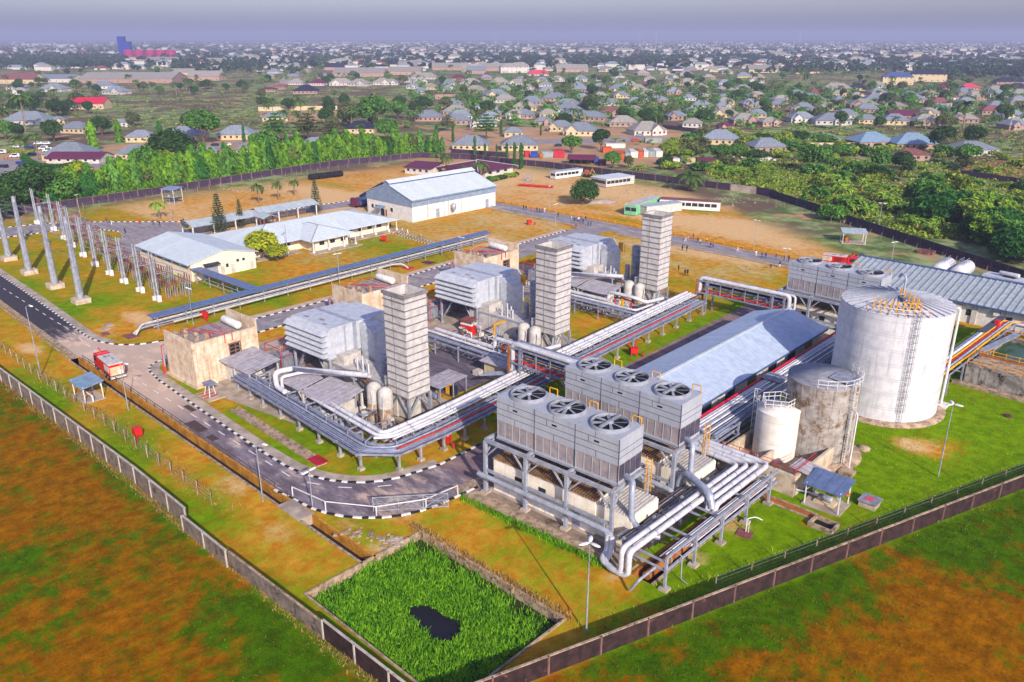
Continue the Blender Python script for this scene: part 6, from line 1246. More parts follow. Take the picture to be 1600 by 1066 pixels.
for b in (-1, 1): f.bar((-1.8, b, 2.5), (1.8, b, 2.5), .12); f.bar((-1.8, b, .3), (1.8, b, .3), .12)
f.box(-1, -.6, 0, .6, .6, 1.0); put('bars', f, M_rackf, o)
o = thing('black_drum', '', 'drum', 0, 0, 0, 0, 'row of black drums'); put('drum', MB().tube([(0, -1.2, 1.2), (0, 1.2, 1.2)], 1.2, 20), M_black, o); rb = MB()
for y in (-.8, 0, .8): rb.tube([(0, y-.06, 1.2), (0, y+.06, 1.2)], 1.26, 20)
put('hoop', rb, M_dark, o)
for k in range(8):
    px = 488 + k*6.1; u, v = UV(px, 281 - k*.7); L = 'black plastic drum lying on its side, %s from the left in the row' % ordn(k)
    if k == 0: place(o, u, v, 0, 12); o['label'] = L
    else: dup(o, u, v, 0, 12, L)
# cars, crane and fire engines
def make_fire(L, x, y, rot):
    o = thing('fire_engine', L, 'fire engine', x, y, 0, rot, world=True)      # front towards +x
    put('body', MB().box(-4.2, -1.25, 1.0, 1.6, 1.25, 2.9), M_red, o); put('tank_top', MB().box(-4.25, -1.2, 2.9, 1.5, 1.2, 3.05).box(-4.28, -1.3, 1.6, -2, -1.25, 2.7).box(-4.28, 1.25, 1.6, -2, 1.3, 2.7), M_hwallw, o)
    put('cab', MB().add([(1.75, -1.2, .8), (4.2, -1.2, .8), (4.2, 1.2, .8), (1.75, 1.2, .8), (1.75, -1.15, 3.0), (3.7, -1.1, 3.0), (3.7, 1.1, 3.0), (1.75, 1.15, 3.0)], [(0,3,2,1), (4,5,6,7), (0,1,5,4), (1,2,6,5), (2,3,7,6), (3,0,4,7)]), M_red, o)
    put('windscreen', MB().add([(4.12, -1.05, 1.95), (4.12, 1.05, 1.95), (3.8, .98, 2.85), (3.8, -.98, 2.85)], [(0,1,2,3)]), M_glass, o); put('side_window', MB().box(2.3, -1.26, 1.9, 3.5, -1.205, 2.7), M_glass, o); put('side_window', MB().box(2.3, 1.205, 1.9, 3.5, 1.26, 2.7), M_glass, o)
    put('roof_hatch', MB().lathe(.2, 0, [(.55, 3.05), (.55, 3.2), (.4, 3.22), (.4, 3.1)], 20).box(-2.2, -.5, 3.05, -1.0, -.3, 3.2), M_rackf, o); put('monitor', MB().tube([(2.4, .2, 3.0), (2.4, .2, 3.5), (3.6, .2, 3.7)], .14, 8), M_redpipe, o)
    put('rear_panel', MB().box(-4.34, -1.1, 1.0, -4.28, 1.1, 2.5), M_hwall, o); put('hose_reel', MB().tube([(-4.6, -.5, 1.5), (-4.34, -.5, 1.5)], .4, 14), M_white, o); put('bumper', MB().box(4.2, -1.25, .6, 4.5, 1.25, 1.05).box(-4.8, -1.25, .6, -4.34, 1.25, .85), M_hwallw, o)
    for i in range(4): put('locker_vent', MB().box(-1.6+i*.05, -1.29, 1.5+i*.3, .4+i*.05, -1.253, 1.65+i*.3), M_dark, o)
    for wx in (2.9, -1.6, -3.2):
        for wy in (-1.05, 1.05): w1 = put('wheel', MB().tube([(wx, wy-.22, .55), (wx, wy+.22, .55)], .55, 18), M_tyre, o); put('rim', MB().tube([(wx, wy-.24, .55), (wx, wy+.24, .55)], .26, 12), M_silver, w1)
    put('light_bar', MB().box(2.3, -.9, 3.0, 2.7, .9, 3.2), M_rpink, o); put('chassis', MB().box(-4.2, -.9, .5, 4.2, .9, 1.0), M_dark, o); return o
x, y = G(172, 583); fe = make_fire('white topped red fire engine driving away along the sandy road', x, y, 133); x, y = G(1312, 417); dup(fe, x, y, 0, -28, 'red fire engine parked beyond the farthest cooler bank', world=True)
o = thing('mobile_crane', 'dark blue mobile crane with its boom out beside the workshop', 'crane', -229, 168, 0, 100); put('carrier', MB().box(-5, -1.4, .9, 4.6, 1.4, 2.0), M_rblue, o); put('cab', MB().box(2, -1.3, 2.0, 4.4, .1, 3.4).box(-4, -1.2, 2, 0, 1.2, 3.3), M_rblue, o); put('boom', MB().bar((-2.5, .4, 3.4), (9.5, .4, 6.4), .9, .9, 0).bar((9.2, .4, 6.3), (11.2, .4, 6.8), .6, .6), M_rdark, o); put('counterweight', MB().box(-6.4, -1.5, 1.0, -5, 1.5, 3.4), M_rpurp, o)
put('hook', MB().tube([(11, .4, 6.6), (11, .4, 4.2)], .05, 5).lathe(11, .4, [(.05, 4.2), (.4, 3.9), (.05, 3.4)], 8), M_yellow, o)
for x in (-3.8, -2, 2.6, 4):
    for y in (-1.2, 1.2): put('wheel', MB().tube([(x, y-.25, .65), (x, y+.25, .65)], .65, 14), M_tyre, o)
def car_proto(m, van):
    o = thing('parked_van' if van else 'parked_car', '', 'van' if van else 'car', 0, 0, world=True); h = 1.95 if van else 1.45
    prof = [(-2.1, .35), (-2.15, .85), (-1.7, .95), (-1.25, h), (1.5, h), (2.1, 1.0), (2.2, .35)] if not van else [(-2.3, .4), (-2.35, 1.0), (-1.5, 1.15), (-1.0, h), (2.2, h), (2.3, 1.0), (2.3, .4)]
    n = len(prof); b = MB(); b.add([(x, -.85, z) for x, z in prof] + [(x, .85, z) for x, z in prof], [tuple(range(n)), tuple(range(n, 2*n))[::-1]] + [((i+1) % n, i, n+i, n+(i+1) % n) for i in range(n)]); put('body', b, m, o)
    put('side_window', MB().box(-1.1, -.87, 1.0, 1.4, -.853, h-.12), M_glass, o); put('side_window', MB().box(-1.1, .853, 1.0, 1.4, .87, h-.12), M_glass, o)
    for x in (-1.35, 1.35):
        for y in (-.8, .8): put('wheel', MB().tube([(x, y-.1, .33), (x, y+.1, .33)], .33, 12), M_tyre, o)
    return o
CP = {}; M_carb = mat('car_paint_navy', '#243a7a', '#1c2e62', rough=.3, spec=.6, fine=0); M_cark = mat('car_paint_black', '#1b1c24', rough=.3, spec=.6, fine=0); M_carw = mat('car_paint_white', '#dcdcde', rough=.35, spec=.5, fine=0); M_cars = mat('car_paint_silver', '#8f94a0', rough=.35, spec=.5, fine=0)
for k, m, v in (('navy', M_carb, 0), ('black', M_cark, 0), ('white', M_carw, 0), ('silver', M_cars, 0), ('wv', M_carw, 1), ('red', M_red, 0)): CP[k] = [m, v, None]
def car(px, py, kind, rot, L, grp='cars parked in the left car park'):
    x, y = G(px, py); m, v, p = CP[kind]
    if p is None: p = CP[kind][2] = car_proto(m, v); place(p, x, y, 0, rot, world=True); p['label'] = L; p['group'] = grp
    else: dup(p, x, y, 0, rot, L, grp, world=True)
for a in [(31,257,'navy',-35,'dark blue car at the front of the double row in the car park'),(35,262,'navy',-35,'navy car second from the front of the car park double row'),(41,259,'navy',-35,'navy car beside the clipped hedge in the car park'),(37,268,'navy',-30,'blue car at the near end of the car park double row'),(6,262,'black',-20,'black car near the left picture edge in the car park'),(21,273,'black',-15,'black car half hidden behind the big dark green trees'),
      (60,266,'white',-60,'white car in front of the long maroon roof'),(34,272,'navy',-15,'dark blue car under the trees at the near end of the car park'),(24,246,'wv',5,'white van behind two standing people in the car park'),(3,240,'wv',10,'white van at the left picture edge'),(28,231,'white',0,'white car in the back row under the palms'),(45,232,'navy',0,'navy car in the back row behind the flower hedge'),(60,226,'white',10,'white car farthest back under the dark trees'),(72,226,'white',10,'second white car farthest back under the dark trees'),(75,237,'wv',20,'white van beside the big grey hipped roof'),(68,234,'wv',20,'white van between the palm trunk and grey hipped roof'),(50,243,'navy',0,'dark blue car tucked behind the clipped hedge'),
      (122,293,'white',70,'white car between the dark trees and the rear wall'),(245,231,'white',30,'white car beside the dome shaped dark tree'),(355,228,'white',10,'white car on the estate road behind the tall trees'),(336,228,'black',10,'black car on the estate road beside a grey roof'),(992,221,'red',5,'small reddish car on the far estate road'),(872,229,'black',5,'black car by the far estate road near the container yard'),(1000,213,'silver',10,'grey car in the yard of a white bungalow')]: car(*a)
xs, ys = G(20, 262); struct('car_park', MB().add([(x, y, .03) for x, y in [G(0, 250), G(70, 247), G(56, 268), G(80, 290), G(40, 290), G(-40, 285), G(-60, 255)]], [tuple(range(7))][::-1]), M_road2).rotation_euler = (0, 0, 0)
hd = MB(); pts = [G(a, b) for a, b in ((36, 248), (44, 258), (62, 264), (90, 264), (120, 260))]
# ---------- vegetation ----------
NR = np.random.default_rng(5)
L_row = leafmat('leaf_row_green', '#32620f', '#74a024'); L_dark = leafmat('leaf_dark', '#1f3d18', '#45682c'); L_mid = leafmat('leaf_mid', '#2f6020', '#6a9a3a'); L_yel = leafmat('leaf_yellow_green', '#6f8a14', '#b3b32a')
L_palm = leafmat('leaf_palm', '#2d4a1f', '#64803a'); L_ban = leafmat('leaf_banana', '#4f7f1e', '#9ab83e'); L_con = leafmat('leaf_conifer', '#27432a', '#4c6a40'); L_reed = leafmat('leaf_reed', '#2d7006', '#82b822', .3); L_far = leafmat('leaf_far', '#1c2f26', '#3a5238', .1); L_scrub = leafmat('leaf_scrub', '#557c1e', '#a2b03e'); L_olive = leafmat('leaf_olive', '#47542a', '#77804a'); L_drys = leafmat('leaf_dry', '#8a6a3a', '#b59460'); L_rust = leafmat('leaf_rust', '#5e4408', '#626e0e'); L_hedge = leafmat('leaf_hedge', '#20501c', '#3c7428')
def leafq(C, size, N=None, flat=.0, stretch=1.3):
    """leaf-sized quads at points C (n,3); flat pulls them towards lying level"""
    n = len(C); nr = NR.normal(size=(n, 3)); nr[:, 2] = np.abs(nr[:, 2]) + flat*2.2
    if N is not None: nr = nr*.7 + N*1.1
    nr /= np.linalg.norm(nr, axis=1)[:, None]; a = np.cross(nr, NR.normal(size=(n, 3))); a /= np.linalg.norm(a, axis=1)[:, None] + 1e-9; b = np.cross(nr, a)
    s = size*NR.uniform(.6, 1.35, (n, 1)); a = a*s*.5*stretch; b = b*s*.5
    bend = nr*s*.18
    vs = np.stack([C-a, C-b*.9+bend, C+a, C+b*.9+bend], 1).reshape(-1, 3); return vs
def addq(mb, vs, mi=0):
    o = len(mb.v); mb.v.extend(map(tuple, vs.tolist())); n = len(vs)//4
    mb.f.extend([(o+4*i, o+4*i+1, o+4*i+2, o+4*i+3) for i in range(n)]); mb.m.extend([mi]*n); mb.s.extend([False]*n)
def sph(n): 
    d = NR.normal(size=(n, 3)); return d/np.linalg.norm(d, axis=1)[:, None]
def tproto(name, label, trunk, crown, lm, bm=None):
    o = thing(name, label, 'tree', 0, 0, -80, 0, world=True); put('trunk', trunk, bm or M_bark, o); put('crown', crown, lm, o); return o
def limbs(R, h, hb, n=6, tr=.28):
    t = MB(); t.tube([(0,0,-.2), (RD.uniform(-.2,.2), RD.uniform(-.2,.2), hb*.6), (0,0,hb)], tr, 8, r2=tr*.7)
    for i in range(n):
        a = 2*PI*i/n + RD.uniform(-.3, .3); q_ = R*RD.uniform(.45, .8); t.tube([(0,0,hb*.85), (q_*.4*math.cos(a), q_*.4*math.sin(a), hb+(h-hb)*.25), (q_*math.cos(a), q_*math.sin(a), hb+(h-hb)*RD.uniform(.45,.8))], tr*.5, 6, r2=.04)
    return t
def round_tree(name, R, h, hb, N, lm, size=.62, lumps=13, flat=.15):
    C = []; K = []
    for i in range(lumps):
        d = sph(1)[0]; d[2] = abs(d[2])*1.0 - .25; r_ = R*NR.uniform(.36, .56); c = np.array([d[0]*(R-r_*.8), d[1]*(R-r_*.8), hb + (h-hb)*.5 + d[2]*((h-hb)*.5 - r_*.35)])
        k = int(N/lumps); s_ = sph(k); s_[:, 2] = s_[:, 2]*.85 + .1; C.append(c + s_*r_*NR.uniform(.72, 1.06, (k, 1))); K.append(s_)
    C = np.concatenate(C); K = np.concatenate(K); m = C[:, 2] > hb*.75; mb = MB(); addq(mb, leafq(C[m], size, K[m], flat)); return tproto(name, '', limbs(R, h, hb, tr=.05*R+.1), mb, lm)
def column_tree(h, r, N, lm, size=.6, taper=1.0):
    z = NR.uniform(.07, 1, N)**.9; prof = np.minimum(1, (1-z)*3.2)**.7*(.72+.28*np.sin(z*9+NR.uniform(0,6)))*np.minimum(1, .45+z*3)
    a = NR.uniform(0, 2*PI, N); q_ = r*prof*NR.uniform(.55, 1.08, N)*(1+.25*np.sin(a*3+z*11)); C = np.stack([q_*np.cos(a), q_*np.sin(a), z*h], 1)
    K = np.stack([np.cos(a), np.sin(a), .25+0*a], 1); mb = MB(); n = N; nr = K + NR.normal(size=(n,3))*.35; nr /= np.linalg.norm(nr, axis=1)[:,None]
    dn = np.stack([np.cos(a)*.45, np.sin(a)*.45, -1+0*a], 1) + NR.normal(size=(n,3))*.3; dn /= np.linalg.norm(dn, axis=1)[:,None]; sd_ = np.cross(nr, dn); s = size*NR.uniform(.6, 1.4, (n,1))
    vs = np.stack([C, C+sd_*s*.28+dn*s*.5, C+dn*s*1.25, C-sd_*s*.28+dn*s*.5], 1).reshape(-1,3); addq(mb, vs)
    return tproto('column_tree', '', MB().tube([(0,0,-.2), (0,0,h*.8)], .17, 6, r2=.05), mb, lm, M_palmb)
def flat_tree(R, h, lm):
    mb = MB(); t = MB(); t.tube([(0,0,-.2), (0,0,h)], .25, 7, r2=.06)
    for i in range(6):
        z = h*(.38 + .62*i/5); rr = R*(1.0, .95, .85, .7, .5, .25)[i]; n = int(420*rr/R)+60; a = NR.uniform(0, 2*PI, n); lob = .72+.28*np.cos(a*5+i); q_ = rr*np.sqrt(NR.uniform(.03, 1, n))*lob
        addq(mb, leafq(np.stack([q_*np.cos(a), q_*np.sin(a), z+NR.normal(size=n)*.14], 1), .62, None, .8))
        for k in range(5): b = 2*PI*(k+.5*i)/5; t.bar((0,0,z-.3), (rr*.85*math.cos(b), rr*.85*math.sin(b), z), .09)
    return tproto('tiered_tree', '', t, mb, lm)
def palm_tree(h, fl, nf, lm, droop=1.0, name='palm_tree'):
    t = MB(); t.tube([(0,0,-.2), (.12*h*.2, 0, h*.5), (.05*h, 0, h)], .3, 8, r2=.2); mb = MB()
    for i in range(nf):
        a = 2*PI*i/nf*2.4 + RD.uniform(-.2,.2); el = RD.uniform(-.1, 1.15); L = fl*RD.uniform(.85, 1.1); c_, s_ = math.cos(a), math.sin(a); pts = []; x, z = 0, h; e = el
        for k in range(9): pts.append((.05*h + x*c_, x*s_, z)); x += L/8*math.cos(e); z += L/8*math.sin(e); e -= .26*droop
        for k in range(8):
            p, q_ = Vector(pts[k]), Vector(pts[k+1]); mb.bar(p, q_, .05)
            for j in range(3):
                for sg_ in (-1, 1):
                    o_ = p.lerp(q_, j/3); w_ = fl*.24*(1-abs(k/8-.42)*1.2); side = Vector((-s_, c_, 0))*sg_; d = (q_-p).normalized(); tip = o_ + side*w_ + d*w_*.55 - Vector((0,0,w_*.42)); mb.add([o_, o_+d*.16*fl/3, tip], [(0,1,2)])
    return tproto(name, '', t, mb, lm, M_palmb)
def banana(nl, h):
    t = MB(); mb = MB()
    for s_ in range(3):
        bx, by, hh = (RD.uniform(-1,1), RD.uniform(-1,1), h*RD.uniform(.75,1.1)) if s_ else (0,0,h); t.tube([(bx,by,-.1), (bx,by,hh*.6)], .16, 6, r2=.1)
        for i in range(nl):
            a = 2*PI*i/nl + RD.uniform(-.4,.4); e = RD.uniform(.5, 1.4); L = h*.75; c_, sn = math.cos(a), math.sin(a); x, z = 0, hh*.55; pr = None
            for k in range(6):
                w_ = .32*math.sin(PI*(k+.4)/6); cur = ((bx+x*c_-w_*sn, by+x*sn+w_*c_, z), (bx+x*c_, by+x*sn, z+.06), (bx+x*c_+w_*sn, by+x*sn-w_*c_, z))
                if pr: mb.add([pr[0], pr[1], cur[1], cur[0]], [(0,1,2,3)]); mb.add([pr[1], pr[2], cur[2], cur[1]], [(0,1,2,3)])
                pr = cur; x += L/5*math.cos(e); z += L/5*math.sin(e); e -= .42
    o = tproto('banana_plant', '', t, mb, L_ban, L_drys); o['category'] = 'plant'; return o
def conifer(h):
    t = MB(); t.tube([(0,0,-.2), (0,0,h)], .22, 7, r2=.04); mb = MB(); z = 1.0
    while z < h*.99:
        r_ = 2.3*(1-z/h)**.75+.25; n = 7
        for k in range(n):
            a = 2*PI*k/n + z*1.7; m = 16; q_ = NR.uniform(.1, 1, m)*r_; C = np.stack([q_*math.cos(a), q_*math.sin(a), z + .18*(q_/r_)**2*r_ + NR.normal(size=m)*.06], 1); addq(mb, leafq(C, .34, None, .5)); t.bar((0,0,z), (r_*.9*math.cos(a), r_*.9*math.sin(a), z+.15*r_), .05)
        z += .62
    return tproto('conifer_tree', '', t, mb, L_con)
def bush(R, N, lm, size=.4, name='shrub'):
    C = []
    for i in range(6): c = np.array([NR.uniform(-R,R)*.6, NR.uniform(-R,R)*.6, R*.35]); k = N//6; s_ = sph(k); s_[:,2] = np.abs(s_[:,2]); C.append(c + s_*R*NR.uniform(.45,.75)*np.array([1,1,.9]))
    C = np.concatenate(C); mb = MB(); addq(mb, leafq(C, size, None, .2)); t = MB()
    for i in range(4): a = i*1.6; t.tube([(0,0,-.1), (R*.4*math.cos(a), R*.4*math.sin(a), R*.6)], .06, 5, r2=.02)
    o = tproto(name, '', t, mb, lm); o['category'] = 'shrub'; return o
TP = dict(col=[column_tree(13, 2.0, 760, L_row, 1.25), column_tree(12, 1.7, 640, L_row, 1.2), column_tree(14, 2.2, 820, L_mid, 1.3), column_tree(11.5, 1.9, 640, L_hedge, 1.25), column_tree(12.5, 1.9, 720, L_row, 1.2)], ash=[column_tree(8.5, .8, 700, L_hedge, .5)],
    dark=[round_tree('round_tree', 4.5, 8.5, 1.6, 2600, L_dark), round_tree('round_tree', 5, 9, 1.8, 2600, L_dark), round_tree('round_tree', 4, 9.5, 2.2, 2200, L_dark)], mid=[round_tree('round_tree', 4.2, 8, 1.8, 2400, L_mid), round_tree('round_tree', 4.8, 8.6, 1.5, 2400, L_mid)], yel=[round_tree('round_tree', 3, 5.2, 1.5, 1800, L_yel, .5)],
    olive=[round_tree('round_tree', 4.2, 7.5, 1.4, 1900, L_olive)], mango=[round_tree('round_tree', 6.2, 9.0, 1.0, 5200, L_dark, .6, 22)], flat=[flat_tree(6.2, 10, L_mid), flat_tree(5.5, 9, L_olive)], palm=[palm_tree(8, 4.6, 18, L_palm), palm_tree(11, 5, 18, L_palm)], royal=[palm_tree(5.2, 3.2, 14, L_palm)], oil=[palm_tree(4.6, 6.2, 24, L_palm, .85)], royaly=[palm_tree(5, 3.2, 13, L_ban)],
    ban=[banana(8, 4.2), banana(7, 3.6)], con=[conifer(12)], bush=[bush(1.8, 700, L_scrub, .5), bush(2.2, 800, L_mid, .55), bush(1.6, 600, L_dark, .5)], dry=[bush(2.2, 800, L_scrub, .5), bush(2, 700, L_olive, .5)], thick=[bush(4.2, 3000, L_mid, .75, 'thicket'), bush(4.6, 3000, L_hedge, .8, 'thicket')])
HT = dict(col=13, ash=8.5, dark=9, mid=8.3, yel=5.2, olive=7.5, mango=9, flat=10, palm=10, royal=7, oil=8.5, royaly=7, ban=4.6, con=12, bush=2, dry=2, thick=4.6)
BAMN = []
def bamboo():
    t = MB(); C = []; K = []
    for i in range(9):
        a = 2*PI*i/9 + RD.uniform(-.3,.3); ln = RD.uniform(.8, 2.6); hh = RD.uniform(4.5, 7.0); c_, s_ = math.cos(a), math.sin(a)
        P_ = [(ln*t_*t_*c_, ln*t_*t_*s_, hh*(t_-.18*t_**3)) for t_ in (0, .25, .5, .75, 1)]; t.tube(P_, .06, 5, r2=.02)
        n = 420; k = NR.uniform(.3, 1.05, n); C.append(np.stack([ln*k*k*c_ + NR.normal(size=n)*.45*(1.2-k*.5), ln*k*k*s_ + NR.normal(size=n)*.45*(1.2-k*.5), hh*(k-.18*k**3) + NR.normal(size=n)*.35], 1))
    C = np.concatenate(C); mb = MB(); addq(mb, leafq(C, .5, None, .1, 2.4)); o = tproto('bamboo_clump', '', t, mb, [L_mid, L_scrub, L_ban][len(BAMN) % 3]); BAMN.append(1); o['category'] = 'bamboo'; return o
TP['bam'] = [bamboo(), bamboo(), bamboo()]; HT['bam'] = 6.0
USED = set()
def plant(kind, x, y, h, label, group=None, idx=None, z=0):
    ps = TP[kind]; p = ps[(idx if idx is not None else RD.randrange(len(ps))) % len(ps)]; s = h/HT[kind]; sc = (s*RD.uniform(.8, 1.25), s*RD.uniform(.8, 1.25), s)
    r = RD.uniform(0, 360)
    if p.name not in USED: USED.add(p.name); place(p, x, y, z, r, world=True, scale=sc); p['label'] = label; o = p
    else: o = dup(p, x, y, z, r, label, None, world=True, scale=sc)
    if group: o['group'] = group
    return o
def zat(x, y, py):
    lo, hi = 0, 150
    for _ in range(40):
        m = (lo+hi)/2
        if P(x, y, m)[1] > py: lo = m
        else: hi = m
    return lo
NTREE = 0
def treepx(kind, px, yb, yt, label, group=None, idx=None):
    x, y = G(px, yb); return plant(kind, x, y, max(1.2, zat(x, y, yt)), label, group, idx)
# the row behind the rear wall
ROWP = resample([(-303.5, 84), (-306, 125), (-313, 174), (-318, 220), (-309, 262), (-300, 268)], 2.7); kk = 0
for d in (0, 1):
    for i, (u, v) in enumerate(ROWP):
        if d and i > 62: continue
        p = W(u - 1.2 - d*3.2 + RD.uniform(-.7, .7), v + d*1.1 + RD.uniform(-.6, .6)); plant('col', p.x, p.y, (13.4 if i < 56 else 11.6)*RD.uniform(.72, 1.15), 'tall narrow green tree in the dense row behind the dark purple rear wall', 'dense row of tall narrow trees')
for i in range(13): u, v = ROWP[5+i*5]; p = W(u-4.5, v); plant(['mid', 'dark', 'olive', 'yel', 'mid'][i % 5], p.x, p.y, RD.uniform(8, 11.5) if i % 5 != 3 else 7.5, 'broad tree mixed into the tall narrow row behind the rear wall, %s from left' % ordn(i), 'broad trees mixed into the tall row')
for a in [('dark',25,335,270,'dark green tree nearest the left picture edge behind the switchgear'),('dark',60,328,262,'broad dark green tree left of the start of the tall tree row'),('mid',92,322,270,'bright green tree between the dark left trees and the tall row'),('dark',5,345,296,'dark tree cut by the left picture edge below the car park'),('yel',128,300,256,'yellow green round tree at the left end of the tall tree row'),('col',112,312,262,'narrow tree standing alone left of the yellow green round tree'),
    ('mid',232,285,228,'bushy tree rising among the tall row left of the dome tree'),('mango',278,262,207,'big dome shaped dark tree behind the tall row'),('yel',262,278,240,'yellow green tree in front of the dome shaped dark tree'),('mid',318,226,172,'tall light green tree right of the dome shaped dark tree'),('dark',160,212,182,'round dark tree between two grey estate roofs at the left'),('olive',208,198,176,'reddish olive tree behind a grey estate roof'),
    ('dark',296,202,176,'dark tree behind the estate roofs left of the light green tree'),('mid',310,200,170,'green tree in the clump behind the estate roofs'),('col',148,240,185,'leaning leafy column tree beside the big grey hipped roof'),('col',187,222,185,'slender column tree in front of a grey estate house'),('col',250,212,185,'slender column tree between two grey estate roofs'),('ash',382,222,195,'small column tree before the rightmost estate house'),
    ('mid',415,250,204,'mottled round tree behind the middle of the tall row'),('olive',425,230,205,'spreading olive tree above the middle of the tall row'),('flat',433,222,178,'wide tiered tree behind the tall row, left of the bright green one'),('flat',482,220,174,'bright green tiered tree behind the tall row'),('flat',520,222,186,'wide olive tiered tree right of the bright green tiered tree'),('mid',585,200,152,'tall light green crown above the right part of the tall row'),('olive',545,200,162,'grey olive tree left of the tall light green crown'),('mid',605,220,188,'blue green round crown among the right end of the tall row'),('palm',562,222,193,'dark palm behind the right part of the tall row'),
    ('mid',622,186,160,'round tree behind the right end of the tall row'),('dark',648,178,159,'dark round tree beside a pale hip roof'),('flat',700,205,178,'tiered tree behind the front right estate houses'),('flat',760,218,180,'large dark tiered tree between two front estate houses'),('dark',762,182,158,'dark tree above the tiered tree by the estate houses'),('mid',795,212,200,'small round tree beside the second front estate house'),
    ('ash',683,232,193,'column tree at the right end of the tall row'),('ash',708,222,192,'bright column tree standing before the estate house drive'),('ash',742,244,212,'column tree in front of the left front estate house'),('ash',758,246,223,'column tree second from the left in front of the estate houses'),('ash',776,249,225,'short column tree between the two front estate houses'),('ash',792,254,222,'column tree left of the pair by the rear wall'),('ash',804,264,222,'left column tree of the pair standing inside the rear wall'),('ash',814,265,222,'right column tree of the pair standing inside the rear wall'),('ash',783,210,186,'column tree at the left of the yellow walled house'),('ash',845,212,195,'thin column tree beside the estate road'),
    ('mango',910,320,284,'large round dark tree alone on the rear dry field'),('mid',893,240,211,'round green tree by the estate road above the container yard'),('dark',939,235,204,'upright dark tree beside the white container row'),('mid',957,262,238,'round tree among the containers just behind the rear wall'),('olive',982,262,244,'light leafed tree beside the pale containers'),('oil',1076,298,257,'large oil palm in front of the dark rear wall'),
    ('royal',683,262,232,'palm in front of the low white maroon roofed bungalow'),('royal',697,272,238,'second palm by the white maroon roofed bungalows'),('royal',752,286,246,'palm beside the far end of the workshop roof'),('royal',728,282,256,'short palm hidden behind the workshop ridge'),('royaly',250,343,308,'yellow green palm on the dry field by the left loop road'),('royal',405,318,281,'left one of three palms on the dry field'),('royal',435,312,278,'middle one of three palms on the dry field'),('royal',460,305,276,'right one of three palms on the dry field'),
    ('con',345,366,302,'left conifer beside the covered entrance'),('con',377,357,311,'middle conifer beside the covered entrance'),('con',495,334,281,'right conifer at the far end of the covered entrance'),('yel',410,404,364,'yellow green tree at the corner of the cream warehouse'),('yel',434,409,384,'small yellow green bush tree beside the cream warehouse corner'),
    ('palm',40,205,158,'big dark palm before the grey roofs at the left edge'),('palm',8,205,165,'dark palm cut by the left picture edge'),('palm',35,250,208,'palm with a bare trunk in the car park'),('palm',60,250,216,'second palm by the car park hedge'),('dark',30,222,195,'dark tree mass behind the car park palms'),('dark',85,222,188,'green tree beside the hedge and grey hipped roof'),('mid',10,218,190,'green tree at the left edge behind the car park'),('dark',55,178,150,'bushy tree left of the bright red roof'),('dark',88,182,155,'dark tree left below the bright red roof'),('dark',120,145,126,'dark round tree above the bright red roof'),('dark',152,150,133,'dark round tree right above the bright red roof'),
    ('palm',1248,140,113,'palm left of two on the open field below the dark wood'),('palm',1260,138,114,'palm right of two on the open field below the dark wood'),('palm',1505,200,154,'tall reddish headed palm in the right hand scrub'),('palm',1393,140,123,'palm beside the white tall house'),('dark',1470,240,200,'dark spreading tree behind the right front hip roof'),('dark',1520,230,195,'dark tree mass behind the rightmost front house'),('mid',1468,215,200,'light green tree behind the right blue grey roof'),('dark',1565,195,165,'large dark tree near the right picture edge'),
    ('mid',1125,255,225,'fluffy green tree beside the crimson gabled kiosk'),('mid',1150,252,225,'fluffy green tree right of the crimson gabled kiosk'),('mid',1270,270,228,'bushy tree alone in the scrub right of the rubbish heap'),('thick',1310,345,320,'leafy shrub leaning over the black wall'),('col',1255,318,294,'thin sapling at the black wall bend'),('mid',1375,270,232,'green tree below the unfinished beige walls'),('dark',1405,285,240,'dark tree clump in the right scrub'),('mid',1510,260,225,'green shrub tree below the rightmost hip roof')]:
    treepx(*a)
for i in range(58):
    px = RD.uniform(1295, 1500); yb = 300 + (px-1295)*.24 + RD.uniform(-18, 30); treepx('ban', px, yb, yb-RD.uniform(15, 26), 'banana plant in the grove above the black boundary wall', 'banana plants in the grove above the wall')
for i in range(34): px = RD.uniform(1105, 1210); yb = RD.uniform(262, 292); treepx('ban', px, yb, yb-RD.uniform(11, 17), 'banana plant just beyond the pale repaired wall panel', 'banana plants beyond the repaired panel')
for i in range(26): px = RD.uniform(1205, 1262); yb = RD.uniform(226, 244); treepx('ban', px, yb, yb-RD.uniform(9, 14), 'banana plant in the strip below the long grey roofs', 'banana plants below the grey roofs')
for i in range(14): px = RD.uniform(955, 1050); yb = RD.uniform(262, 268) if i < 8 else RD.uniform(222, 232); treepx('ban', px, yb, yb-RD.uniform(8, 12), 'banana plant around the container yard', 'banana plants around the container yard')
for i in range(150):
    px = RD.uniform(1040, 1610); lo_ = 215 + max(0, px-1200)*.06; hi_ = 268 + max(0, px-1130)*.33; yb = RD.uniform(lo_, min(hi_, 345)); treepx(RD.choice(['bush', 'bush', 'bush', 'dry', 'bush']), px, yb, yb-RD.uniform(6, 17), 'low leafy shrub in the scrub beyond the black rear wall', 'shrubs in the scrub beyond the black wall')
for i in range(22): px = RD.uniform(1040, 1100); yb = RD.uniform(225, 245); treepx('dry', px, yb, yb-RD.uniform(9, 16), 'dry brownish shrub right of the container yard', 'dry shrubs right of the container yard')
for i in range(9): px = 752 + i*6.5; treepx('bush', px, 287-i*1.4, 279-i*1.4, 'yellow green clipped shrub along the workshop end', 'clipped shrubs by the workshop')
for i in range(44):
    px = RD.uniform(1455, 1612); yb = 340 + (px-1475)*.42 + RD.uniform(-36, 20); treepx('bam' if i % 4 else 'thick', px, yb, yb-RD.uniform(26, 46), 'feathery green clump in the thicket above the black wall at the right edge', 'thicket clumps above the black wall')
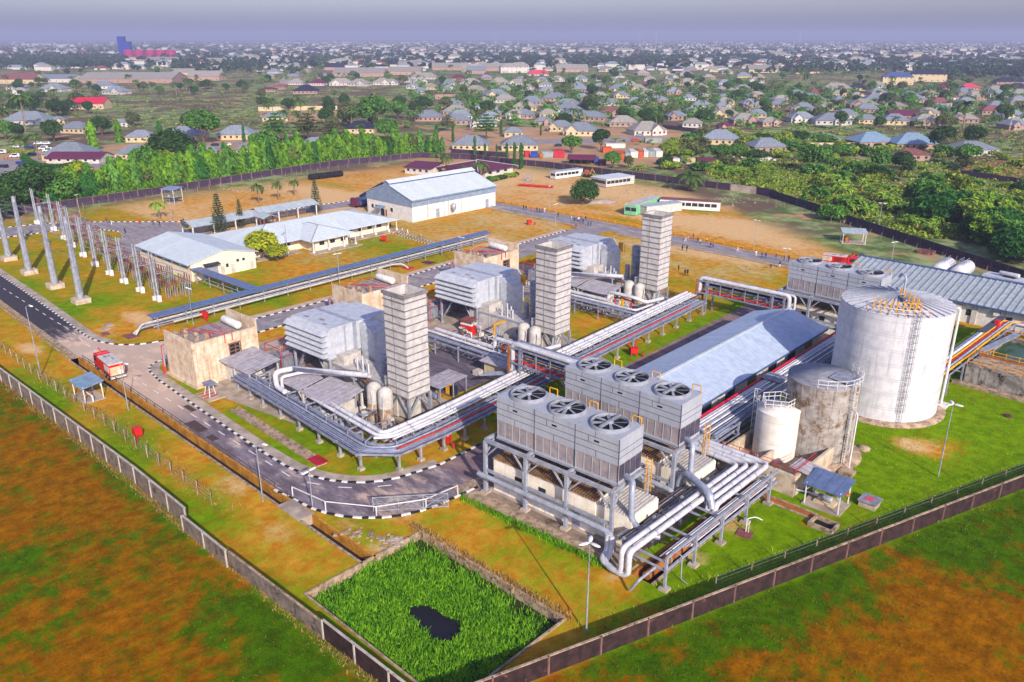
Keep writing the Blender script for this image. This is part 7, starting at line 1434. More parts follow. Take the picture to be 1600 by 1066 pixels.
# clipped hedge of the car park, flowering hedge
def hedge(L, pts, w_, h, lm):
    o = thing('hedge', L, 'hedge', *pts[0], world=True); mb = MB(); C = []
    for (a, b) in zip(pts, pts[1:]):
        n = int(math.hypot(b[0]-a[0], b[1]-a[1])*130); t = NR.uniform(0, 1, (n, 1)); k = NR.uniform(-1, 1, n); e = np.array(a)+(np.array(b)-np.array(a))*t; d = np.array(b)-np.array(a); d = d/np.linalg.norm(d); q_ = np.stack([-d[1]*k*w_/2, d[0]*k*w_/2], 1)
        C.append(np.concatenate([e+q_, (h*np.sqrt(np.clip(1-k**4, .02, 1))*NR.uniform(.5, 1.05, n))[:, None]], 1))
    C = np.concatenate(C); C[:, 0] -= pts[0][0]; C[:, 1] -= pts[0][1]; addq(mb, leafq(C, .5, None, .3)); put('foliage', mb, lm, o)
hedge('thick clipped green hedge curving in front of the long maroon roof', [G(a, b) for a, b in ((38, 250), (46, 258), (60, 265), (82, 268), (108, 266), (126, 262))], 3.4, 3.0, L_hedge)
hedge('low flowering hedge behind the white vans of the car park', [G(a, b) for a, b in ((4, 237), (36, 240), (54, 240))], 2.2, 1.6, L_yel)
# pond reeds
PW = [((u - sum(q_[0] for q_ in WP)/len(WP))*.93 + sum(q_[0] for q_ in WP)/len(WP), (v - sum(q_[1] for q_ in WP)/len(WP))*.93 + sum(q_[1] for q_ in WP)/len(WP)) for u, v in WP]
def inpoly(u, v, poly):
    c = False; j = len(poly)-1
    for i in range(len(poly)):
        if (poly[i][1] > v) != (poly[j][1] > v) and u < (poly[j][0]-poly[i][0])*(v-poly[i][1])/(poly[j][1]-poly[i][1])+poly[i][0]: c = not c
        j = i
    return c
a, b, c, d = POND; pts = []
while len(pts) < 24000:
    u, v = RD.uniform(a+.2, c-.2), RD.uniform(b+.2, d-.2)
    if inpoly(u, v, PW): continue
    if v > d-1.6 and RD.random() < .75: continue
    if u < a+2.4 and RD.random() < .5: continue
    if v > d-3 and u > -48 and RD.random() < .6: continue
    pts.append((u, v))
pts = np.array(pts); n = len(pts); hgt = NR.uniform(.35, 1.15, n)*(.8+.3*np.sin(pts[:,0]*1.3)*np.sin(pts[:,1]*1.1)); lean = NR.normal(size=(n, 2))*.35; aa = NR.uniform(0, 2*PI, n); wd = NR.uniform(.03, .075, n)
B0 = np.concatenate([pts, np.full((n,1), -.95)], 1); T0 = np.concatenate([pts+lean*hgt[:,None], (-.95+hgt)[:,None]], 1); M0 = (B0+T0)/2 + np.concatenate([-lean*.12, np.full((n,1), .08)], 1); sv_ = np.stack([np.cos(aa)*wd, np.sin(aa)*wd, 0*aa], 1)
mb = MB(); addq(mb, np.stack([B0-sv_*.6, B0+sv_*.6, M0+sv_, M0-sv_], 1).reshape(-1,3)); addq(mb, np.stack([M0-sv_, M0+sv_, T0+sv_*.1, T0-sv_*.1], 1).reshape(-1,3))
struct('reeds', mb, L_reed, 'stuff')
# rough grass tufts on the near verges and fields, low weeds at walls
def tufts(name, n, fn, hmin, hmax, lm, wd_=.05):
    q_ = np.array([fn() for _ in range(n)]); h = NR.uniform(hmin, hmax, n); a_ = NR.uniform(0, 2*PI, n); le = NR.normal(size=(n,2))*.45; B = np.concatenate([q_, np.full((n,1), -.02)], 1); T = np.concatenate([q_+le*h[:,None], h[:,None]], 1); s = np.stack([np.cos(a_), np.sin(a_), 0*a_], 1)*wd_*NR.uniform(.6, 1.6, (n,1))
    mb = MB(); addq(mb, np.stack([B-s, B+s, T+s*.3, T-s*.3], 1).reshape(-1,3)); struct(name, mb, lm, 'stuff')
def along(pts, sp):
    k = RD.randrange(len(pts)-1); t = RD.random(); a, b = pts[k], pts[k+1]; return (a[0]+(b[0]-a[0])*t+RD.gauss(0, sp), a[1]+(b[1]-a[1])*t+RD.gauss(0, sp))
tufts('wall_weeds', 2600, lambda: along([(-38, 52), (-33, 68), (-26, 87), (-18, 110), (-8, 140)], 1.1), .12, .38, L_scrub); tufts('wall_weeds', 1500, lambda: along([(-66, 51.9), (-41.5, 52.1)], .35), .15, .5, L_drys); tufts('wall_weeds', 1500, lambda: along([(-66, 60.2), (-43, 61.6)], .3), .2, .55, L_reed)
tufts('wall_weeds', 2600, lambda: along([(-150, 31.4), (-121, 32.2), (-99, 32.8), (-85, 32.8), (-60, 33), (-45, 33.2)], .35), .15, .45, L_drys); tufts('wall_weeds', 1400, lambda: along([(-150, 37.5), (-118, 38.5), (-84, 38.4)], .9), .15, .45, L_drys)
tufts('dry_grass', 12000, lambda: (RD.uniform(-160, -45), 32.4-abs(RD.gauss(0, 14))), .05, .2, L_rust, .06); tufts('dry_grass', 9000, lambda: (lambda v: (-36.2+(v-50.3)*.346+.6+abs(RD.gauss(0, 12)), v))(RD.uniform(38, 120)), .05, .2, L_rust, .06)
tufts('green_grass', 7000, lambda: (RD.uniform(-56, -16), RD.uniform(95, 140)), .08, .2, L_reed, .05)
# ---------- the town ----------
ROOFW = {'g': ('grey', M_hroof), 'w': ('pale', M_hroof2), 'b': ('blue', M_rblue), 'l': ('blue grey', M_rblug), 'd': ('dark', M_rdark), 'm': ('maroon', M_rpurp), 'n': ('brown', M_rbrown), 'r': ('bright red', M_rred), 'p': ('pink', M_rpink)}
WALLW = {'c': ('cream', M_hwall), 'w': ('white', M_hwallw), 'p': ('pinkish', M_hwallp)}
STY = {'h': 'hip roofed house', 'g': 'house with a front gable', 'p': 'pyramid roofed house', 's': 'long shed', 'f': 'unfinished roofless house', 't': 'two storey house', 'o': 'outbuilding'}
H = """94 135 186 209 g c h|66 136 222 252 g c h|73 154 237 256 m w s|4 69 161 196 g w h|79 100 180 195 g c g|109 160 152 171 r c s|61 98 130 144 g w g|9 35 128 141 g w h|16 40 134 148 w w g|0 53 110 131 n c s|56 114 116 129 g w s|127 262 102 130 w p s|140 175 125 139 g w h|160 194 133 148 g w g
195 236 196 223 g c h|180 233 220 251 g c h|254 311 197 221 g c h|338 392 190 219 g c h|310 338 220 246 g c h|368 397 216 243 g c h|178 199 185 199 g w h|0 14 282 312 l c h
294 343 106 126 w p s|266 300 107 119 w c s|40 60 73 83 w w t|94 120 76 87 w w t|115 138 73 84 p w h|139 165 73 88 b w p|43 78 62 71 w w t|91 114 65 73 w w t|144 158 62 71 w w h|8 24 76 84 p w h|228 272 86 98 w w s|320 350 88 100 w c s|350 398 80 94 g w s|372 400 84 96 w c t
458 494 120 147 d p p|483 507 121 134 m w h|513 549 117 134 w w g|545 576 120 135 w w g|583 611 117 133 w w g|450 473 119 133 w w h|444 455 93 102 w w t|482 505 91 102 d w h|507 536 98 110 d p s|418 437 103 115 g w h|400 411 98 112 w w g|522 597 103 120 w p s|428 446 127 140 n p h|408 430 136 144 m p o|408 446 174 190 g c h|538 583 188 209 d c h|465 515 214 236 g w h|560 588 84 93 w w t|600 628 76 86 g w h|582 612 62 74 w w t|470 500 70 82 d w s|700 720 84 94 w w t
624 676 94 106 w p s|676 727 96 110 w p s|722 753 97 113 w p s|749 797 92 111 w p s|782 822 94 114 w w t|606 656 104 117 w p s|730 758 102 116 g p s|644 682 105 124 w w p|600 622 118 133 w w g|627 645 112 129 w w g|644 669 118 131 w w g|687 711 121 134 g w h|690 710 128 143 g w g|680 720 141 155 w p f|721 751 120 134 w w g|727 758 125 146 w p g|766 794 112 133 w p p|704 728 112 126 m p h|755 794 139 154 g c g|795 820 117 134 w w g|648 690 169 190 g p h|693 735 177 196 g p g|735 776 180 200 g w g|790 820 166 186 w w g|787 817 188 215 g c h|708 763 208 236 g c h|784 840 208 236 g c h
825 859 106 119 p w p|870 917 98 113 w p s|800 826 96 112 w w t|888 913 126 138 g w h|897 920 132 144 g p h|927 951 140 155 w w g|958 983 138 154 g c g|953 982 131 143 g c h|984 1012 130 144 w c g|814 849 146 165 g p h|849 887 144 159 g p h|866 908 154 169 g p g|908 941 153 168 g p g|800 834 166 186 g p g|879 920 165 185 g p h|903 948 173 190 g p g|835 863 174 197 g p g|858 896 183 206 g c g|883 935 187 213 g c g|955 996 180 199 w p h|986 1039 187 212 w w g|979 1004 163 178 w p h|949 967 119 129 w w h|973 994 124 135 w w g|931 946 117 127 w w h|812 835 124 140 w w h|843 862 122 136 g w h
1038 1063 118 134 w c g|1062 1089 119 133 w c g|1007 1025 116 127 w w h|1120 1149 134 145 w p h|1149 1176 132 144 w p h|1096 1118 143 158 w c g|1122 1142 143 157 g c h|1010 1045 148 162 g p h|1031 1049 159 172 w p h|1070 1092 165 180 g p g|1160 1190 153 168 g p g|1069 1099 177 200 w w h|1146 1187 176 195 w p g|1189 1220 183 198 w p g|1122 1146 187 205 m p g|1101 1158 201 227 g c h|1175 1228 215 239 g p h|1173 1219 96 114 w c s|1096 1120 97 105 w c t|1145 1160 96 104 w c t
1290 1332 124 143 w c h|1331 1356 125 142 d c p|1360 1387 127 138 w w h|1251 1290 146 161 g p g|1303 1327 150 162 g p h|1333 1376 154 170 w p g|1384 1420 159 172 w p h|1279 1332 176 196 g w g|1343 1373 173 194 g c h|1393 1437 172 188 m p s|1200 1214 183 196 g p g|1338 1397 206 231 l p h|1276 1314 209 226 g c h|1284 1355 219 240 w c f|1235 1260 97 111 d w h|1242 1265 104 116 m c h|1263 1280 103 115 m c h|1327 1353 88 100 w c t|1360 1376 96 104 w w h|1280 1300 84 92 w w t
1430 1478 104 128 d c t|1384 1427 109 133 b c t|1453 1472 128 140 g p p|1467 1492 128 141 m p h|1504 1532 130 141 p p h|1512 1542 139 157 w p p|1561 1606 114 132 d p h|1579 1612 123 143 d c h|1577 1620 151 172 w p h|1438 1472 162 184 w c g|1494 1531 176 193 w p g|1572 1612 184 203 g p g|1402 1464 203 234 l p h|1494 1560 220 244 g w h|1405 1454 232 252 n p o|1395 1420 84 95 w w t|1420 1445 78 90 w c t|1470 1500 80 92 w w t|1576 1600 88 100 w c t|1540 1560 90 100 w w h|1205 1230 80 90 w w t|1160 1185 78 88 w w s|1100 1130 70 80 w w t|1050 1070 80 88 w w h|960 990 70 82 w w t|905 930 72 82 w w t|860 880 84 92 w w t|1500 1526 70 80 w w t|1330 1360 68 78 w w s|640 665 70 80 w w t|740 765 74 82 w w h|520 545 60 70 w w t"""
HL = []
for row in H.split('\n'):
    for a in row.split('|'):
        p = a.split(); HL.append((*map(float, p[:4]), *p[4:7]))
HR = random.Random(21)
def hfree(x0, x1, yb): return all(x1 < h[0]-3 or x0 > h[1]+3 or abs(yb-h[3]) > 7 for h in HL)
tr_ = 0
while tr_ < 2600 and len(HL) < 335:
    tr_ += 1; px = HR.uniform(420, 1600); yb = HR.triangular(108, 204, 140)
    if (px < 640 and not (108 < yb < 130)) or (px > 1190 and 116 < yb < 145) or (640 < px < 700 and yb > 155) or (px < 1090 and yb > 192): continue
    sc_ = .42 + (yb-105)/95*.75; w_ = HR.uniform(26, 40)*sc_; h_ = w_*HR.uniform(.5, .62)
    if not hfree(px-w_/2, px+w_/2, yb): continue
    HL.append((px-w_/2, px+w_/2, yb-h_, yb, HR.choice('ggggwwwgwgn'), HR.choice('cwppcw'), HR.choice('hghgho')))
bands = [0, 104, 116, 128, 137, 148, 162, 180, 200, 222, 400]; BN = ['tenth', 'ninth', 'eighth', 'seventh', 'sixth', 'fifth', 'fourth', 'third', 'second', 'first']
byband = {}
for h in HL: byband.setdefault(max(i for i in range(10) if h[3] >= bands[i]), []).append(h)
HBOX = []
def house(h, label):
    x0, x1, yt, yb, rk_, wk, st = h; xc = (x0+x1)/2; x, y = G(xc, yb); s = ppm(x, y); Wd = max(6, (x1-x0)/s*1.08); D = min(max(7, Wd*.72), 18); 
    if st == 's': D = min(Wd*.6, 60)
    top = min(max(zat(x, y+D*.5, yt), 3.6), 15 if st in 'st' else 8.5)
    if st in 'ps': top = max(top, 4.4)
    e = min(3.0, top*.62) if st not in 'ts' else top*.62 if st == 't' else min(5.2, top*.5)
    top = min(top, e + (.30 if st != 'p' else .36)*min(Wd, D)) if st not in 's' else min(top, 12)
    rot = RD.uniform(-14, 14) if st != 's' else RD.uniform(-5, 5); HBOX.append((x, y+D/2, max(Wd, D)*.62))
    nm = {'s': 'long_shed', 'f': 'unfinished_house', 'o': 'outbuilding'}.get(st, 'house'); o = thing(nm, label, 'shed' if st in 'so' else 'house', x, y+D/2, 0, rot, world=True)
    rm, wm_ = ROOFW[rk_][1], WALLW[wk][1]; a, b = Wd/2, D/2; ov = .6
    if st == 'f':
        w_ = MB(); t = .3
        for p in ((-a, -b, a, -b+t), (-a, b-t, a, b), (-a, -b+t, -a+t, b-t), (a-t, -b+t, a, b-t), (-a/3, -b+t, -a/3+t, b-t), (a/3, -b+t, a/3+t, b-t)): w_.box(p[0], p[1], 0, p[2], p[3], 3.2)
        put('wall', w_, wm_, o); wn_ = 5
    else:
        w_ = MB().box(-a+ov, -b+ov, 0, a-ov, b-ov, e); wn_ = max(2, min(6, int(Wd/3.2)))
        r_ = MB()
        if st in 'hto': hip(r_, -a, -b, a, b, e, top, ax='x' if Wd >= D else 'y')
        elif st == 'p': hip(r_, -a, -b, a, b, e, top, inset=min(a, b)*.98, ax='x' if Wd >= D else 'y')
        elif st == 's':
            r_.slab([(-a, -b, e), (a, -b, e), (a, 0, top), (-a, 0, top)], .15); r_.slab([(-a, 0, top), (a, 0, top), (a, b, e), (-a, b, e)], .15)
            for xx in (-a+ov, a-ov): w_.add([(xx, -b+ov, e), (xx, b-ov, e), (xx, 0, top-.2)], [(0,1,2) if xx > 0 else (0,2,1)])
        elif st == 'g':
            hip(r_, -a, -b, a, b, e, top, ax='x' if Wd >= D else 'y'); gx = RD.choice([-.45, .35])*a; gw = a*.36; gz = e+(top-e)*.72; y0 = -b-1.6
            r_.slab([(gx-gw, y0, e), (gx, y0, gz), (gx, -b*.2, gz), (gx-gw, -b*.7, e)], .12); r_.slab([(gx, y0, gz), (gx+gw, y0, e), (gx+gw, -b*.7, e), (gx, -b*.2, gz)], .12)
            w_.box(gx-gw+.5, y0+.4, 0, gx+gw-.5, -b+ov, e-.02); w_.add([(gx-gw+.3, y0+.42, e), (gx+gw-.3, y0+.42, e), (gx, y0+.42, gz-.25)], [(0,1,2)])
        put('wall', w_, wm_, o); rf = put('roof', r_, rm, o)
    if (x1-x0) > 17:
        for i in range(wn_):
            wx = -a+ov+(2*(a-ov))*(i+.5)/wn_
            if st == 'g' and abs(wx-gx) < gw: put('window', MB().box(wx-.6, -b-1.26, 1.1, wx+.6, -b-1.202, 2.2), M_glass, o); continue
            y_ = -b if st == 'f' else -b+ov; put('window', MB().box(wx-.6, y_-.06, 1.1, wx+.6, y_-.003, 2.2), M_glass, o)
            if st == 't': put('window', MB().box(wx-.6, -b+ov-.06, e-1.8, wx+.6, -b+ov-.003, e-.6), M_glass, o)
        if st != 'f' and e < 4: put('door', MB().box(a-ov+.003, -.5, 0, a-ov+.06, .5, 2.1), M_rbrown, o)
    return o
for bi, hs in byband.items():
    hs.sort(key=lambda h: h[0])
    for i, h in enumerate(hs):
        st = STY[h[6]]; rw = ROOFW[h[4]][0]; ww = WALLW[h[5]][0]
        L = ('%s with %s walls' % (st, ww) if h[6] == 'f' else '%s roofed %s' % (rw, st.replace('hip roofed ', '').replace('pyramid roofed ', 'pyramid shaped '))) + ', %s from left in the %s town row' % (ordn(i), BN[bi])
        house(h, L)
# beige compound wall, estate walls, estate road
wx0, wy0 = G(404, 174); wx1, wy1 = G(527, 172)
solo('compound_wall', MB().bar((wx0, wy0, 1.6), (wx1, wy1, 1.6), .3, 3.2), M_hwall, 'long beige compound wall in the scrub above the estate houses', 'wall', 0, 0, 0, 0, world=True)
for (p, q_, L) in (((1035, 201), (1120, 211), 'dark estate wall between two white bungalows'), ((1158, 220), (1180, 222), 'dark estate wall right of the white bungalow'), ((705, 240), (790, 246), 'dark estate wall in front of the two front bungalows'), ((1330, 262), (1420, 270), 'black wall half hidden in the right scrub'), ((1500, 275), (1620, 292), 'black wall at the right edge below the reddish soil')):
    a, b = G(*p), G(*q_); solo('estate_wall', MB().bar((*a, 1.2), (*b, 1.2), .25, 2.4), M_darkw2, L, 'wall', 0, 0, 0, 0, world=True)
def wsheet(name, pxs, z, m): o = struct(name, MB().add([(*G(a, b), z) for a, b in pxs], [tuple(range(len(pxs)))[::-1]]), m); o.rotation_euler = (0, 0, 0); return o
wsheet('road', [(820, 219), (880, 217), (1000, 214), (1060, 215), (1120, 217), (1120, 220), (1050, 220), (900, 224), (820, 225)], .03, M_road2); wsheet('road', [(100, 262), (340, 226), (400, 218), (400, 221), (345, 231), (110, 270)], .03, M_road2); wsheet('road', [(428, 132), (470, 100), (480, 92), (490, 92), (478, 105), (452, 132)], .05, M_pave)
wsheet('bare_soil', [(600, 250), (700, 200), (900, 198), (1050, 203), (1090, 215), (1050, 260), (800, 262)], .012, mat('estate_soil', '#b98f66', '#a07c50', rust='#8f8f50', ramt=.55, rscale=.05, scale=.06)); wsheet('bare_soil', [(1480, 262), (1620, 242), (1640, 290), (1490, 272)], .012, mat('red_soil', '#9a5a48', '#7d4437', rust='#b0705c', ramt=.55, scale=.1, rscale=.2)); wsheet('bare_soil', [(405, 175), (525, 173), (535, 192), (410, 190)], .012, MATS['estate_soil']); wsheet('bare_soil', [(-40, 245), (120, 230), (400, 212), (400, 226), (140, 300), (-40, 300)], .010, MATS['estate_soil'])
# container yard
def box_unit(px0, px1, yb, h, m, L, rot=0, name='container', cat='container', l=None, roofm=None):
    x, y = G((px0+px1)/2, yb); s = ppm(x, y); w_ = (px1-px0)/s; o = thing(name, L, cat, x, y, 0, rot, world=True, group='containers of the yard beyond the wall' if name == 'container' else None); d = l or 6
    b = MB().box(-w_/2, 0, .1, w_/2, d, h); put('body', b, m, o); rb = MB()
    for i in range(int(w_/.45)): rb.box(-w_/2+.1+i*.45, -.05, .2, -w_/2+.28+i*.45, -.002, h-.1)
    put('corrugation', rb, m, o); put('roof', MB().box(-w_/2-.06, -.1, h, w_/2+.06, d+.1, h+.12), roofm or m, o)
    return o
M_cor = mat('container_orange', '#c8552a', '#a84420', rust='#7a3a22', ramt=.6); M_cred = mat('container_red', '#c02a3a', '#9a2030'); M_cgr = mat('container_grey', '#9aa3a0', '#808a88', streak=.3); M_cwh = mat('container_white', '#d8d6cf', '#bdbab2', streak=.3); M_cbl = mat('container_blue', '#2c4a9a', '#223a7c')
for a in [(820,828,246,2.6,M_cred,'small crimson kiosk left in the container yard'),(829,840,247,2.6,M_cbl,'blue container left in the container yard beside a crimson kiosk'),(846,864,247,2.8,M_cgr,'grey shop hut with maroon roof in the container yard'),(865,882,247,3.4,M_cred,'tall crimson container left of the maroon open shed'),(928,936,256,2.6,M_cbl,'blue container at the right end of the maroon open shed'),(937,947,260,2.6,M_rpurp,'dark crimson container right behind the rear wall'),
    (942,956,239,2.6,M_cor,'orange red container behind the round tree of the yard'),(963,976,250,2.8,M_cor,'orange container left in the pale container row'),(977,984,249,2.8,M_cgr,'grey green container between orange and white ones'),(985,997,247,2.8,M_cwh,'white container at the middle of the container row'),(998,1005,247,2.8,M_cor,'narrow orange container between two white ones'),(1006,1013,246,2.8,M_cwh,'white container right of the narrow orange one'),(1014,1024,246,2.8,M_cgr,'blue grey container near the right end of the row'),(1025,1035,246,2.8,M_cwh,'white container at the right end of the row'),
    (1008,1034,224,2.6,M_cgr,'long grey container standing beside the estate road'),(1052,1065,224,2.6,M_cred,'red container left of two near the estate road'),(1066,1080,224,2.6,M_cor,'orange red container right of two near the estate road'),(1051,1062,257,2.4,M_cwh,'white booth beside the blue tarpaulin heap'),(1063,1071,257,2.5,M_cbl,'blue and white booth in the container yard'),(1072,1086,257,2.6,M_hwall,'beige booth left of the crimson gabled kiosk'),(947,977,232,2.2,M_cwh,'low long white hut behind the upright dark tree')]: box_unit(*a, rot=RD.uniform(-6, 6), l=12 if 960 < a[0] < 1030 and a[2] > 240 else 4)
for px0, px1, yb, h, L, m, rm in ((886, 930, 258, 3.4, 'open market shed with maroon roofs just behind the rear wall', M_dark, M_rpurp), (1089, 1115, 264, 3.6, 'crimson gabled kiosk at the right end of the container yard', M_cred, M_rpurp)):
    x, y = G((px0+px1)/2, yb); w_ = (px1-px0)/ppm(x, y); o = thing('market_shed' if px0 < 1000 else 'gabled_kiosk', L, 'shed' if px0 < 1000 else 'kiosk', x, y, 0, -8, world=True)
    put('roof', MB().slab([(-w_/2, -.4, h*.75), (w_/2, -.4, h*.7), (w_/2, 4, h+.8), (-w_/2, 4, h+.8)], .12).slab([(-w_/2, 4, h+.8), (w_/2, 4, h+.8), (w_/2, 8, h*.75), (-w_/2, 8, h*.75)], .12), rm, o)
    if px0 > 1000: put('wall', MB().box(-w_/2+.4, 0, 0, w_/2-.4, 7.6, h*.74), m, o); put('trim', MB().box(-w_/2+.3, -.06, 0, -w_/2+.8, -.003, h*.7).box(w_/2-.8, -.06, 0, w_/2-.3, -.003, h*.7), M_white, o)
    else:
        for i in range(5): put('post', MB().bar((-w_/2+.4+i*(w_-.8)/4, 0, 0), (-w_/2+.4+i*(w_-.8)/4, 0, h*.72), .2).bar((-w_/2+.4+i*(w_-.8)/4, 7.6, 0), (-w_/2+.4+i*(w_-.8)/4, 7.6, h*.72), .2), M_bark, o)
        put('back_wall', MB().box(-w_/2+.5, 7, 0, w_/2-.5, 7.2, h*.7), M_rdark, o)
x, y = G(1037, 256); tb = MB(); tb.lathe(0, 0, [(4.2, 0), (3.8, 1.4), (2.4, 2.3), (.1, 2.6)], 11, sm=False); o = solo('tarpaulin_heap', tb, M_rblue, 'heap under a bright blue tarpaulin in the container yard', 'tarpaulin', x, y, 0, 20, world=True); o.scale = (1, .6, 1)
x, y = G(845, 258); o = thing('water_tank', 'orange and white water drum on a post behind the rear wall', 'water tank', x, y, 0, 0, world=True); put('drum', MB().lathe(0, 0, [(1.0, 3), (1.1, 3.4), (1.1, 5.0), (.5, 5.6)], 14), M_orange, o); put('post', MB().bar((0, 0, 0), (0, 0, 3), .25), M_post, o)
rb = MB(); rr = random.Random(9)
for i in range(260):
    x, y = G(rr.gauss(1180, 14), rr.gauss(247, 4)); s_ = rr.uniform(.15, .6); rb.box(x-s_, y-s_, 0, x+s_, y+s_, s_*rr.uniform(.5, 1.6))
struct('rubbish_heap', rb, M_cwh, 'stuff').rotation_euler = (0, 0, 0)
def rub(name, n, cx, cy, sx, sy, m, smax=.45):
    mb = MB()
    for i in range(n):
        x, y = G(rr.gauss(cx, sx), rr.gauss(cy, sy)); s_ = rr.uniform(.1, smax); mb.box(x-s_, y-s_, -.02, x+s_, y+s_, s_*rr.uniform(.4, 1.1))
    struct(name, mb, m, 'stuff').rotation_euler = (0, 0, 0)
rub('rubble', 40, 1015, 300, 26, 4, M_stone, .3); rub('rubble', 40, 1150, 312, 20, 6, M_stone, .3); rub('rubble', 60, 390, 297, 22, 2, M_stone); rub('rubble', 40, 610, 845, 10, 6, M_pave, .25); pass; rub('rubble', 30, 560, 835, 14, 5, M_stone, .25); rub('rubble', 60, 735, 455, 12, 4, M_pave, .2)
x, y = G(938, 316); md = MB().lathe(0, 0, [(5, -.05), (4, .7), (2, 1.3), (.1, 1.5)], 18); o = solo('soil_mound', md, M_pave, 'flat pale heap of sand beside the large round tree', 'heap', x, y, 0, 15, world=True); o.scale = (1.2, .7, .7)
# rubble heap by the left wall
pass
# industrial landmarks far off
def far_at(px, yb): x, y = G(px, yb); return x, y, 1/ppm(x, y)
x, y, k = far_at(199, 92); o = thing('silo_tower', 'tall royal blue mill tower at the upper left horizon', 'tower', x, y, 0, 5, world=True); put('tower', MB().box(-11*k, 0, 0, -1*k, 9*k, zat(x, y, 57)).box(-1*k, 0, 0, 7*k, 9*k, zat(x, y, 65)), mat('mill_blue', '#06288c', '#052072', fine=0), o); put('annex', MB().box(-9*k, -2*k, 0, 9*k, 0, zat(x, y, 78)), MATS['mill_blue'], o)
for i, px in enumerate((202, 219, 236, 252, 268)):
    x, y, k = far_at(px, 92); L = 'magenta storage silo, %s from the left beside the blue mill tower' % ordn(i); r_ = 7.4*k; hh = zat(x, y, 78.5)
    if i == 0: ms = thing('silo', L, 'silo', x, y, 0, 0, 'magenta silos', world=True); put('shell', MB().lathe(0, 0, [(r_, 0), (r_, hh)], 28), mat('magenta_silo', '#a80c5c', '#7c0a4e', fine=.05), ms); put('cap', MB().lathe(0, 0, [(r_, hh), (r_*.2, hh*1.06)], 28), M_rpink, ms); put('seam', MB().lathe(0, 0, [(r_+.3, hh*.5), (r_+.3, hh*.53)], 28), M_rpurp, ms)
    else: dup(ms, x, y, 0, 0, L, world=True)
for px, yb, yt, L in ((449, 80, 34, 'tall radio mast above the town left of the middle'), (333, 66, 40, 'thin radio mast right of the magenta silos'), (775, 80, 50, 'short radio mast at the top middle of the horizon'), (998, 76, 40, 'thin radio mast over the hazy town right of the middle'), (1024, 80, 44, 'second thin radio mast over the hazy town'), (1248, 78, 45, 'radio mast above the dark wood at the right'), (1545, 74, 50, 'faint radio mast near the right picture edge'), (826, 72, 44, 'faint thin radio mast at the middle of the horizon')):
    x, y, k = far_at(px, yb); z = zat(x, y, yt) if zat(x, y, yt) < 149 else 149; t = MB(); w_ = max(1.2, .45*k)
    for a in range(3): t.bar((w_*math.cos(a*2.1), w_*math.sin(a*2.1), 0), (.3*math.cos(a*2.1), .3*math.sin(a*2.1), z), .35)
    for i in range(14): t.bar((w_*(1-i/14), 0, z*i/14), (-w_*(1-i/14)*.5, w_*.8*(1-i/14), z*(i+1)/14), .25)
    solo('radio_mast', t, M_silver, L, 'mast', x, y, 0, 0, world=True)
# scattered town trees: individuals
def clear(x, y, m): return all((x-a)**2 + (y-b)**2 > (r+m)**2 for a, b, r in HBOX)
GRP = {'dark': 'dark bushy tree scattered among the houses of the town', 'mid': 'leafy green tree scattered among the houses of the town', 'olive': 'dull olive tree scattered among the houses of the town', 'palm': 'palm tree scattered among the houses of the town'}
nt = 0; tries = 0; nk = [0, 0]
while nt < 440 and tries < 16000:
    tries += 1; px = RD.uniform(-10, 1615)
    if px < 420: yb = RD.uniform(112, 182)
    elif px < 640: yb = RD.choice([RD.uniform(98, 135), RD.uniform(150, 208)])
    else: yb = RD.triangular(104, 212, 145)
    if px < 400 and 150 < yb < 182 and px > 150 and RD.random() < .93: continue
    if 400 < px < 700 and 132 < yb < 165 and RD.random() < .8: continue
    if 1200 < px and 120 < yb < 142 and RD.random() < .5: continue
    x, y = G(px, yb)
    if not clear(x, y, 1.0): continue
    if 640 < px < 1080 and 208 < yb: continue
    k = RD.choice(['dark', 'dark', 'mid', 'palm', 'palm', 'olive', 'dark']); k = 'palm' if nk[0] >= 215 else k; h = RD.uniform(6, 11) if k != 'palm' else RD.uniform(7, 12)
    plant(k, x, y, h, GRP[k], GRP[k].replace(' tree scattered', ' trees')); nt += 1; nk[k == 'palm'] += 1
# belts of wood and the hazy far town: nobody could count them
mb = MB(); C = []
def wood(px, yb, n, sx, sy, h0, h1, sz):
    for _ in range(n):
        x, y = G(RD.uniform(px-sx, px+sx), RD.uniform(yb-sy, yb+sy))
        if not clear(x, y, 4): continue
        h = RD.uniform(h0, h1); k = 30; s_ = sph(k); s_[:, 2] = np.abs(s_[:, 2]); C.append(np.array([x, y, h*.35]) + s_*np.array([h*.48, h*.48, h*.62])*NR.uniform(.6, 1.05, (k, 1)))
for a in [(90, 100, 340, 100, 9, 10, 17, 0), (330, 108, 70, 60, 8, 8, 14, 0), (560, 93, 150, 90, 6, 9, 14, 0), (1000, 96, 520, 210, 6, 9, 15, 0), (1400, 108, 420, 205, 9, 9, 15, 0), (780, 90, 120, 60, 4, 9, 13, 0), (1530, 118, 160, 90, 7, 8, 13, 0), (240, 72, 160, 60, 6, 9, 16, 0), (440, 108, 60, 40, 8, 7, 11, 0)]: wood(*a)
C = np.concatenate(C); addq(mb, leafq(C, 3.4, None, .2)); o = struct('far_wood', mb, L_far, 'stuff'); o.rotation_euler = (0, 0, 0)
mb = MB(); C = []
for _ in range(5200):
    y = math.exp(RD.uniform(math.log(1500), math.log(11000))); x = RD.uniform(-.72, .72)*y; h = RD.uniform(6, 13); k = 9 if y < 4000 else 5; s_ = sph(k); s_[:, 2] = np.abs(s_[:, 2]); C.append(np.array([x, y, h*.35]) + s_*np.array([h*.6, h*.6, h*.6])*NR.uniform(.6, 1.05, (k, 1)))
